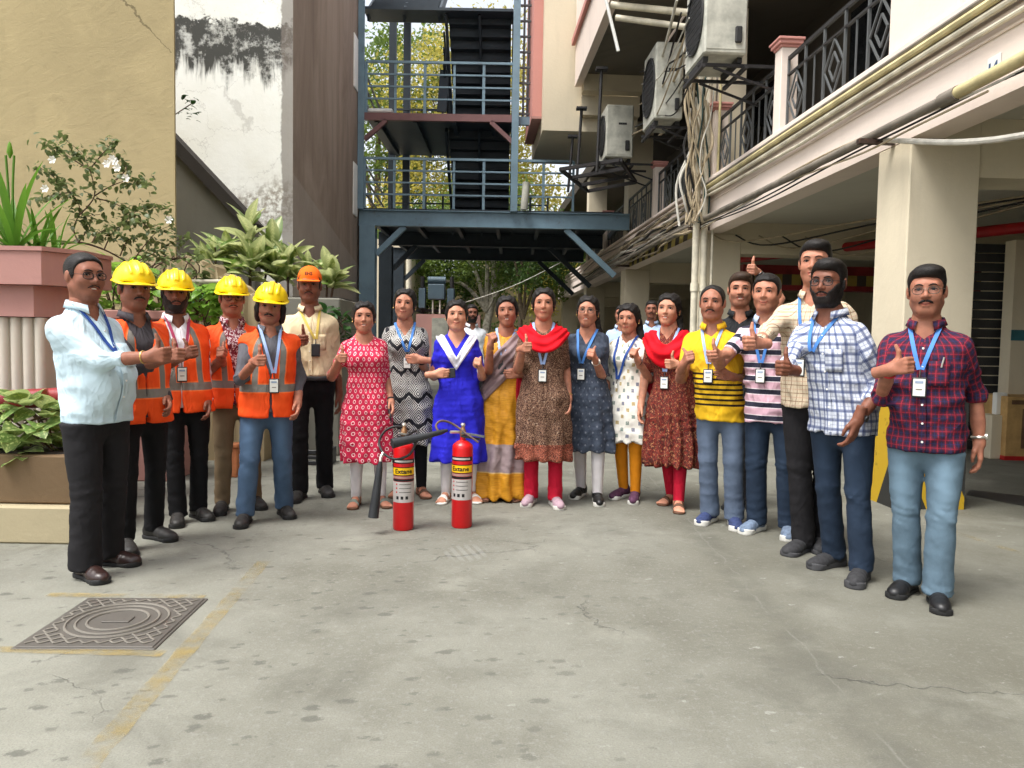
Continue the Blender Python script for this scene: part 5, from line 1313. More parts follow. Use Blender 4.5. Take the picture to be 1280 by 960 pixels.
    if p.get('neck', 'collar') == 'collar' and p.get('colmat'):
        v = []; fc = []; n = 25; cN = np.array([cx(zN), cy(zN)+.014]); K_ = .066*s if not f else .056*s
        for i, a in enumerate(np.linspace(-2.72, 2.72, n)):
            d = np.array([math.sin(a), math.cos(a)]); fr_ = abs(a)/2.72; zi = zN+.030-.030*fr_**2; pr = K_*(1.0+.10*fr_)
            i_ = cN+d*(pr+.001); o_ = cN+d*(pr+.022+.016*fr_**3); o2 = cN+d*(pr+.010)
            zo = zN-.010-.035*fr_**5
            v += [(*i_, zi-.025), (*i_, zi), (*o2, zi+.004), (*o_, zo), (*(o_-d*.004), zo)]
            if i:
                b = 5*i
                for k in range(4): fc.append([b-5+k, b+k, b+k+1, b-4+k])
        mesh('collar', v, fc, p['colmat'], T, True, uv=[(v[j][0]*1.5+.3, v[j][2]) for ff_ in fc for j in ff_])
    # ---- placket and buttons
    if p.get('placket'):
        zs = np.linspace(zN-.10, hem+.02, 9); ys = front(np.full(9, cx(zN)), zs); mb = ribbon([(cx(z)+0, y-.004, z) for y, z in zip(ys, zs)], [(0, -1, 0)]*9, .03, .002); mesh('placket', mb.v, mb.f, LM['top'], T, False, uv=[(mb.v[j][0], mb.v[j][2]) for ff_ in mb.f for j in ff_])
        for z_ in np.linspace(zN-.13, hem+.06, 6):
            yb_ = float(front([cx(zN)], [z_])[0])-.0075; MB().tube([(float(cx(z_)), yb_+.003, z_), (float(cx(z_)), yb_-.001, z_)], .0055, 8).build('button', M['whiteplastic'], T, True)
        if p.get('pocket'):
            gx_ = np.linspace(.035, .125, 6)*s; gz_ = np.linspace(.655*h, .655*h+.12, 6); X_, Z_ = np.meshgrid(gx_+cx(zN), gz_); Y_ = front(X_.ravel(), Z_.ravel())-.007; v = np.stack([X_.ravel(), Y_, Z_.ravel()], 1)
            fc = [[r_*6+q_, r_*6+q_+1, r_*6+q_+7, r_*6+q_+6] for r_ in range(5) for q_ in range(5)]; o = mesh('pocket', v, fc, LM['top'], T, True, uv=[(v[j][0]+.013, v[j][2]+.011) for ff_ in fc for j in ff_]); sm2 = o.modifiers.new('thick', 'SOLIDIFY'); sm2.thickness = .004
            if p['pocket'] == 'pen': q_ = v[33]; MB().tube([(q_[0], q_[1]-.006, q_[2]-.03), (q_[0]+.01, q_[1]-.006, q_[2]+.02)], .004, 8).build('pen', M['silver'], T, True)
    # ---- lanyard and card
    ln = p.get('lanyard')
    if ln:
        col, zv, card = ln[0], ln[1]*h, ln[2]; xo = ln[3] if len(ln) > 3 else 0.; Lr = bpy.data.objects.new('lanyard', None); link(Lr, T)
        for q in (-1, 1):
            ts = np.linspace(0, 1, 12); c0 = cx(zN); xs = c0+q*(.074*s*(1-ts)+.007*ts)+xo*ts
            yy_ = np.array([.05, .02, -.015])+cy(zN); zt_ = np.full(3, zN+.12)
            for _ in range(60): zt_ = zt_-np.clip(tors2.ev(np.full(3, xs[0]), yy_, zt_)*.6, 0, .02)
            zt_ = np.maximum(zt_, zN-.10)+.008; zs = (zt_[2]-.006)+(zv-zt_[2]+.006)*ts; ys = front(xs, zs)
            pts = [(xs[0], yy_[0], zt_[0]), (xs[0], yy_[1], zt_[1]), (xs[0], yy_[2], zt_[2])]+[(a, b-.006, c) for a, b, c in zip(xs[1:], ys[1:], zs[1:])]; nr = [(q*.3, .3, .9), (q*.3, .1, 1), (q*.2, -.4, .8)]+[(0, -1, .35-.3*t) for t in ts[1:]]
            mb = ribbon(pts, nr, .019); mb.build('strap', M[col], Lr, True)
        zc = zv-.085; xc = cx(zN)+xo; yc = float(front([xc, xc-.02, xc+.02, xc], [zc, zc+.04, zc+.04, zc-.04]).min())-.012
        MB().tube([(xc, float(front([xc], [zv])[0])-.008, zv), (xc, yc-.002, zc+.045)], .0035, 6).build('clip', M['acdark'], Lr, True)
        if card == 'none_':
            MB().tube([(xc, yc-.002, zc+.05), (xc, yc-.004, zc+.02)], .007, 8).build('clasp', M['whiteplastic'], Lr, True)
        dk = card == 'dark'; ho = None if card == 'none_' else MB().box((xc-.033, yc-.003, zc-.052), (xc+.033, yc+.004, zc+.047), .003).build('card_holder', M['blackplastic'], Lr)
        ins = None if ho is None else MB().box((xc-.027, yc-.0055, zc-.044), (xc+.027, yc-.0035, zc+.040), .001).build('card', M['blackplastic' if dk else 'whiteplastic'], ho)
        if not dk and ho is not None:
            MB().box((xc-.018, yc-.0066, zc+.018), (xc+.018, yc-.0058, zc+.030)).build('card_photo', M['cardphoto'], ho); MB().box((xc-.014, yc-.0066, zc-.014), (xc+.014, yc-.0058, zc-.009)).build('card_text', M['pvcgrey'], ho)
    # ---- wrist things
    for q in 'RL':
        wk = p.get('wrist'+q)
        if wk:
            S_, E, w, (Xd, Yd, Zd) = arms[q]; u2 = (w-E)/np.linalg.norm(w-E); c = w-u2*.028; rr_ = .031*s*(.86 if f else 1); k_ = np.cross(u2, Zd); k_ /= np.linalg.norm(k_); z_ = np.cross(k_, u2)
            ring = [tuple(c+(k_*math.cos(a)+z_*math.sin(a))*rr_) for a in np.linspace(0, 2*math.pi, 17)]; nm = 'watch' if wk[0] == 'watch' else 'bracelet'
            o = MB().tube(ring, .007 if nm == 'watch' else .0045, 6, False).build(nm, M[wk[1]], T, True)
            if nm == 'watch':
                e0 = c-Yd*(1 if q == 'R' else -1)*rr_ if True else c; d = (e0-c)/np.linalg.norm(e0-c); MB().tube([tuple(e0-d*.004), tuple(e0+d*.007)], .017, 14).build('watch_face', M[wk[2]], o, True)
    ctx = dict(T=T, front=front, cx=cx, cy=cy, h=h, s=s, N0=N0, rows=rows, tr=tr, SJ=SJ, arms=arms, ax=ax, R=R, P0=P0, section=section, bw=bw, hem=hem, plain=plain_top, loc=loc, an=an, root=root, HM=HM, HC=HC)
    for fn in p.get('extra', []): fn(ctx)
    return ctx

# ------------------------------------------------------------------ dupatta, pallu, phone
def dupatta(mat, z0, k0, z1, k1, xm=.2, seed=0, ym=.1, mode='U', infl=.016, fold=110):
    def fn(c):
        h = c['h']; sd = SDF(); sd.u(section(c['tr'], c['cx'], c['cy'], 2.3, infl, .5*h, None))
        for q in 'RL': sd.u(rc(c['SJ'][q], c['SJ'][q]+(c['arms'][q][1]-c['SJ'][q])*.5, c['ax']+infl, c['ax']+infl), .04)
        for q in (-1, 1): sd.u(el((c['cx'](.725*h)+q*.068*c['s'], c['cy'](.725*h)-.075*c['s']-.01, .722*h), (.058+infl, .055+infl, .058+infl)), .05)
        zN = c['N0'][2]; cN = float(c['cx'](zN)); s_ = (lambda x: np.abs(x-cN)) if mode == 'V' else (lambda x: (x-cN)**2)
        def lo_(x): return z0*h+k0*s_(x)
        def hi_(x): return z1*h+k1*s_(x)
        g = wav(seed, 5, 20, 20, 20)
        sd.d(lambda x, y, z: -.0065*np.sin((z-lo_(x))*fold+1.3*g(x, y, z))-.006*g(x, y, z))
        sd.i(lambda x, y, z: lo_(x)-z+.008*g(x, y, z), .006); sd.i(lambda x, y, z: z-hi_(x), .006); sd.i(lambda x, y, z: np.abs(x-cN)-xm, .006); sd.i(lambda x, y, z: y-ym, .006)
        sd.s_(rc((cN, c['N0'][1]+.012, zN-.25), (cN, c['N0'][1]+.012, zN+.2), .058*c['s'], .062*c['s']), .004)
        P, Q = sd.mesh((cN-.28, -.32, .5*h), (cN+.28, .25, h*.9), .0085); P = relax(P, Q, 1, .3); mesh('dupatta', P, Q, mat, c['T'], True)
    return fn
def tail(mat, side, z0, z1, y=.09, w=.06, dx=.0):
    def fn(c):
        h = c['h']; S = c['SJ'][side]; sg = -1 if side == 'R' else 1; a = S+np.array([sg*(.0+dx), y-.03, .05]); b = np.array([S[0]+sg*(.03+dx), y, z1*h]); sd = SDF()
        def f(x, yy, z):
            t = np.clip((a[2]-z)/(a[2]-b[2]), 0, 1); X = x-(a[0]+(b[0]-a[0])*t); Y = yy-(a[1]+(b[1]-a[1])*t)
            return np.maximum(np.sqrt((X/(w*(.7+.3*t)))**2+(Y/.028)**2)*.028-.028+.006*np.sin(X*170+z*6), np.maximum(z-a[2], b[2]-z))
        f.lo = np.minimum(a, b)-.1; f.hi = np.maximum(a, b)+.1; sd.u(f); P, Q = sd.mesh(f.lo-.02, f.hi+.02, .009); mesh('dupatta_end', P, Q, mat, c['T'], True)
    return fn
def pallu(mat, seed=0):
    def fn(c):
        h = c['h']; sd = SDF(); inf = .018; sd.u(section(c['tr'], c['cx'], c['cy'], 2.3, inf, .40*h, None)); q = 'L'
        sd.u(rc(c['SJ'][q], c['SJ'][q]+(c['arms'][q][1]-c['SJ'][q])*.35, c['ax']+inf, c['ax']+inf), .04)
        for q_ in (-1, 1): sd.u(el((c['cx'](.725*h)+q_*.068*c['s'], c['cy'](.725*h)-.085*c['s'], .722*h), (.07, .066, .07)), .05)
        cN = float(c['cx'](c['N0'][2])); g = wav(seed, 5, 16, 16, 20)
        d0 = lambda x, z: (z-.70*h)-(x-cN)*1.05
        sd.d(lambda x, y, z: -.006*np.sin(d0(x, z)*85+1.2*g(x, y, z))-.005*g(x, y, z))
        sd.i(lambda x, y, z: d0(x, z)*.69-.085, .006); sd.i(lambda x, y, z: -d0(x, z)*.69-.125, .006); sd.i(lambda x, y, z: y-.12, .006); sd.i(lambda x, y, z: z-(c['N0'][2]+.0), .006)
        P, Q = sd.mesh((cN-.3, -.35, .4*h), (cN+.3, .25, .9*h), .009); mesh('pallu', relax(P, Q, 1, .3), Q, mat, c['T'], True)
    return fn
def phone(side, label_mat='blackplastic'):
    def fn(c):
        S_, E, w, (Xd, Yd, Zd) = c['arms'][side]; sg = 1 if side == 'R' else -1; cen = w+Xd*.085+Yd*sg*.03
        o = MB().box((-.038, -.005, -.075), (.038, .005, .075), .004).build('phone', M[label_mat], None); Mx = Matrix([list(Zd)+[0], list(Yd)+[0], list(Xd)+[0], [0, 0, 0, 1]]).transposed(); Mx.translation = Vector(cen)
        o.matrix_world = Matrix.Translation(c['root']) @ Matrix.Rotation(c['T'].rotation_euler.z, 4, 'Z') @ Mx; c['phone'] = o
        tag(o, c.get('plabel', 'black phone held in a hand'), 'phone')
    return fn
# ------------------------------------------------------------------ cloth materials
def cloth(name, fn, rough=.85, bs=.25, weave=700, spec=.2, wr=1.):
    m = Mt(name); o, u, v, _ = m.tex('UV'); c = fn(m, u, v) if callable(fn) else m.mix(m.noise(5, 3).ss(.3, .7), shade(fn, .88), shade(fn, 1.1))
    w0 = m.noise(1., 2, .5, vec=m.vec(u*9+v*2.4, v*2.6-u*2.2, 0.), dist=.5); w1 = (1-((w0*2-1).abs())*2.2).max(0.); w3 = m.noise(1., 2, .5, vec=m.vec(u*14-v*7, v*5+u*5, 5.), dist=.7); w2 = (1-((w3*2-1).abs())*2.4).max(0.)
    return m.fin(c, rough, spec, bump=w1*.7*wr+w2*.22*wr+w0*.6, bs=min(1., bs*2.2), bd=.02)
def band(x, per, a, b): f = (x/per).fract(); return (f > a)*(f < b)
def chk(base, warp, lines):
    """check: list of (period, a, b, colour, strength) laid both ways"""
    def fn(m, u, v):
        c = m.col(base)
        for per, a, b, col, k, ax in lines:
            f = band(u if ax == 'u' else v, per, a, b); c = m.mix(f*k, c, col)
        return c
    return fn
M['helmet'] = plain('helmet_yellow', lin(240, 206, 6), .32, .06, 3, spec=.5, bump=0); M['cap'] = cloth('orange_cap', lin(238, 108, 28))
M['lens'] = (lambda: (lambda m: (setattr(m.m, 'blend_method', 'BLEND') if hasattr(m.m, 'blend_method') else None, m.fin((.3, .3, .32), .05, .6), m.b.inputs['Alpha'].__setattr__('default_value', .05), m.m)[-1])(Mt('spectacle_lens')))()
M['glblack'] = plain('black_frame', (.01, .01, .01), .4, .1); M['glmetal'] = plain('thin_metal_frame', (.12, .10, .08), .35, .1, metal=.6)
M['cardphoto'] = plain('card_print', lin(150, 166, 190), .5, .1, 8); M['gold'] = plain('gold_metal', lin(212, 180, 110), .3, .1, metal=.8); M['silver'] = plain('silver_metal', lin(210, 206, 196), .3, .1, metal=.7)
M['redthread'] = plain('red_thread', lin(190, 40, 50), .8, .2)
M['shoeblack'] = plain('black_leather', (.012, .012, .013), .42, .3, 20, spec=.45); M['shoebrown'] = plain('dark_brown_leather', lin(46, 28, 24), .35, .3, 20, spec=.5); M['soleblack'] = plain('black_rubber', (.02, .02, .02), .7, .2)
M['boot'] = plain('dusty_black_leather', (.03, .028, .026), .55, .4, 18); M['shoegrey'] = plain('charcoal_mesh', lin(52, 52, 54), .8, .25, 60); M['solegrey'] = plain('grey_rubber', lin(70, 70, 72), .7, .2)
M['shoenavy'] = plain('navy_canvas', lin(50, 62, 100), .8, .2, 50); M['solewhite'] = plain('white_rubber', lin(216, 214, 206), .6, .1); M['shoeblue'] = plain('blue_grey_trainer', lin(112, 128, 150), .7, .4, 24); M['lacewhite'] = plain('white_lace', lin(220, 220, 214), .8, .1); M['lacegrey'] = plain('grey_lace', lin(70, 70, 70), .8, .1)
M['shoemauve'] = plain('mauve_knit', lin(168, 142, 152), .85, .15, 60); M['shoepurple'] = plain('plum_knit', lin(86, 52, 76), .85, .25, 40); M['sandalgrey'] = plain('grey_green_strap', lin(110, 120, 110), .6, .2); M['sandalbrown'] = plain('brown_strap', lin(92, 66, 50), .6, .2); M['solebrown'] = plain('brown_sole', lin(96, 66, 48), .7, .2)
M['lanblue'] = cloth('blue_lanyard', lin(74, 126, 196), .6, .1, wr=.1); M['landark'] = cloth('navy_lanyard', lin(42, 72, 140), .6, .1, wr=.1); M['lanpale'] = cloth('pale_blue_lanyard', lin(150, 172, 214), .6, .1, wr=.1); M['lanyellow'] = cloth('yellow_lanyard', lin(200, 176, 84), .6, .1, wr=.1); M['lanred'] = cloth('maroon_lanyard', lin(150, 52, 84), .6, .1, wr=.1)
c_blue = cloth('pale_blue_shirt', lin(196, 218, 228)); c_dark = cloth('dark_grey_shirt', lin(70, 66, 70)); c_white = cloth('white_shirt', lin(226, 224, 228)); c_cream = cloth('cream_shirt', lin(214, 196, 160)); c_grey = cloth('slate_grey_shirt', lin(92, 92, 98)); c_black = cloth('black_polo', lin(34, 36, 38)); c_lblue = cloth('light_blue_shirt', lin(170, 190, 220)); c_off = cloth('off_white_shirt', lin(214, 218, 222))
def f_maroonprint(m, u, v):
    n = m.noise(38, 2, .5, 'UV', dist=1.5); return m.mix(n.ss(.53, .56), lin(112, 40, 52), lin(206, 190, 192))
c_mprint = cloth('maroon_print_shirt', f_maroonprint)
def f_vest(m, u, v): return m.mix(m.noise(4, 3).ss(.3, .7), lin(238, 74, 22), lin(250, 92, 34))
def vest_mat(zs):
    def f(m, u, v):
        c = f_vest(m, u, v); a = u.abs(); vs_ = (a > .088)*(a < .132)*(v > zs); hz_ = (v > zs-.026)*(v < zs+.026); g = (vs_+hz_).clamp()
        ed = ((a > .080)*(a < .140)*(v > zs)+(v > zs-.034)*(v < zs+.034)).clamp(); c = m.mix(ed, c, lin(250, 120, 60)); return m.mix(g, c, lin(128, 124, 118))
    return cloth('hi_vis_vest', f, .7, .22)
c_bluecheck = cloth('blue_white_check', chk(lin(204, 209, 219), 0, [(.052, .0, .34, lin(72, 86, 128), .68, 'u'), (.052, .0, .34, lin(72, 86, 128), .68, 'v'), (.052, .12, .18, lin(40, 48, 84), .6, 'u'), (.052, .12, .18, lin(40, 48, 84), .6, 'v'), (.052, .62, .68, lin(120, 130, 160), .6, 'u'), (.052, .62, .68, lin(120, 130, 160), .6, 'v')]))
c_marooncheck = cloth('maroon_navy_check', chk(lin(46, 36, 56), 0, [(.042, .0, .42, lin(96, 30, 46), .6, 'u'), (.042, .0, .42, lin(96, 30, 46), .6, 'v'), (.042, .14, .24, lin(164, 44, 60), .7, 'u'), (.042, .14, .24, lin(164, 44, 60), .5, 'v'), (.042, .66, .76, lin(44, 44, 84), .6, 'v'), (.042, .66, .76, lin(44, 44, 84), .6, 'u')]))
c_creamcheck = cloth('cream_check', chk(lin(206, 190, 164), 0, [(.05, .0, .11, lin(126, 94, 74), .8, 'u'), (.05, .0, .11, lin(126, 94, 74), .8, 'v'), (.05, .45, .53, lin(196, 170, 140), .8, 'u'), (.05, .5, .58, lin(190, 150, 130), .8, 'v')]))
c_pinkstripe = cloth('pink_navy_stripe', chk(lin(206, 166, 180), 0, [(.088, .0, .36, lin(44, 44, 58), 1, 'v'), (.088, .36, .42, lin(226, 216, 220), .9, 'v'), (.088, .94, 1.0, lin(226, 216, 220), .9, 'v')]))
def f_polo(m, u, v):
    r = (v > .86)*(v < 1.10); k = band(v, .036, .0, .42)*r; return m.mix(k, m.mix(m.noise(5, 3).ss(.3, .7), lin(214, 166, 26), lin(232, 186, 44)), lin(46, 34, 24))
c_polo = cloth('yellow_polo', f_polo)
def lattice(m, u, v, pu, pv):
    r = (v/pv).floor(); uo = u/pu+(r*.5); a = (uo.fract()-.5)*pu; b = ((v/pv).fract()-.5)*pv; return a, b, r, uo.floor()
def f_ikat(m, u, v):
    n = m.noise(60, 2, .5, 'UV'); a, b, r, q = lattice(m, u+n*.004, v+n*.006, .046, .040)
    d = ((a*a)*1.25+(b*b)*.62).sqrt(); ring = (d > .0072)*(d < .0118); dot = d < .0032; c = m.mix(ring, lin(202, 44, 76), lin(238, 206, 206)); c = m.mix(dot, c, lin(110, 20, 50)); return m.mix(n.ss(.55, .75)*.35, c, lin(226, 120, 138))
c_ikat = cloth('pink_ikat_cotton', f_ikat)
def f_geo(m, u, v):
    a = (u/.15).pp(.5)*.15; b = (v/.19).pp(.5)*.19; f = a+b*.8; k = (f/.0165).fract() > .52; z = ((u/.15).pp(.5)*.12+v)/.21; big = z.fract() < .16; return m.mix(k*(1-big), lin(40, 40, 44), lin(212, 210, 204))
c_geo = cloth('black_white_geometric', f_geo)
c_royal = cloth('royal_blue_cotton', lin(42, 40, 188))
def f_floral(m, u, v):
    vn = m.vor(62, vec=m.vec(u+m.noise(18, 2, .5, 'UV')*.06, v+m.noise(21, 2, .5, 'UV')*.06, 0.)); d = V(m.nt, vn.outputs['Distance']); n = m.noise(70, 3, .6, 'UV', dist=2.5)
    c = m.mix(n.ss(.5, .56), lin(66, 42, 34), lin(150, 118, 96)); c = m.mix((d < .16)*.8, c, lin(196, 172, 150)); hemb = v < .50; c = m.mix(hemb*.55*n.ss(.4, .6), c, lin(184, 74, 52)); return c
c_floral = cloth('brown_floral_cotton', f_floral)
def f_slate(m, u, v):
    a, b, r, q = lattice(m, u, v, .055, .05); d = (a*a+b*b*.5).sqrt(); n = m.noise(30, 3, .6, 'UV'); c = m.mix(n.ss(.3, .7), lin(50, 58, 72), lin(70, 78, 92)); return m.mix((d < .006)*(v < 1.15)*.35, c, lin(150, 154, 164))
c_slate = cloth('slate_blue_cotton', f_slate)
def f_motif(m, u, v):
    a, b, r, q = lattice(m, u, v, .088, .052); d = (a.abs()).max(b.abs()*.85); n = m.noise(120, 2, .5, 'UV'); s = (r*.37+q*.61).fract(); col = m.mix(s > .4, lin(126, 140, 132), lin(176, 156, 110)); col = m.mix(s > .7, col, lin(120, 122, 136)); return m.mix((d < .0125)*n.ss(.25, .45), lin(226, 222, 212), col)
c_motif = cloth('white_motif_cotton', f_motif)
def f_rust(m, u, v):
    n = m.noise(1., 4, .65, vec=m.vec(u*55, v*22, 0.), dist=2.); n2 = m.noise(1., 3, .6, vec=m.vec(u*90, v*50, 3.), dist=1.); c = m.mix(n.ss(.45, .55), lin(118, 44, 36), lin(74, 36, 34)); return m.mix(n2.ss(.56, .62)*.8, c, lin(176, 124, 86))
c_rust = cloth('rust_print_cotton', f_rust)
def f_saree(m, u, v):
    n = m.noise(1., 3, .6, vec=m.vec(u*18, v*120, 0.)); c = m.mix(n.ss(.3, .7), lin(182, 122, 20), lin(206, 146, 34)); g_ = (v > .24)*(v < .47); c = m.mix(g_, c, m.mix(n, lin(134, 116, 118), lin(156, 138, 138))); return m.mix((v > .235)*(v < .245)*.6, c, lin(220, 190, 120))
c_saree = cloth('mustard_silk', f_saree, .6, .2, spec=.35)
c_pallu = cloth('mauve_grey_silk', lin(128, 106, 106), .6, .2, spec=.35); c_dred = cloth('red_dupatta_cotton', lin(206, 14, 30)); c_dwhite = cloth('white_dupatta_cotton', lin(226, 226, 236)); c_dmar = cloth('maroon_dupatta_end', lin(150, 14, 34))
def denim(name, c, fade=.4):
    def f(m, u, v): n = m.noise(7, 4, .65); w = m.noise(1., 2, .5, vec=m.vec(u*500, v*60, 0.)); fd = (1-((u.abs()-.10).abs()).ss(.0, .075))*((v-.62).abs()*-1+.3).ss(0, .3); k = m.mix(n.ss(.3, .72)*.7, c, shade(c, 1.5)); k = m.mix(w*.25, k, shade(c, .55)); return m.mix(fd*fade, k, shade(c, 2.1))
    return cloth(name, f, .85, .18, wr=.5)
t_black = cloth('black_trousers', lin(32, 31, 33), wr=.6); t_black2 = cloth('jet_black_trousers', lin(22, 22, 24), wr=.6); t_khaki = cloth('khaki_trousers', lin(122, 104, 80), wr=.6); j_mid = denim('mid_blue_denim', lin(68, 88, 112), .65); j_grey = denim('grey_blue_denim', lin(84, 96, 114), .45); j_dark = denim('dark_blue_denim', lin(36, 48, 64), .35); j_light = denim('light_blue_denim', lin(90, 110, 124), .7)
l_white = cloth('white_leggings', lin(214, 210, 210), wr=.4); l_black = cloth('black_leggings', lin(26, 26, 28), wr=.4); l_must = cloth('mustard_leggings', lin(206, 128, 22), wr=.4); l_red = cloth('red_trousers', lin(188, 26, 52))
SK = [lin(140, 90, 70), lin(160, 106, 84), lin(176, 120, 96), lin(192, 136, 110), lin(122, 76, 58)]

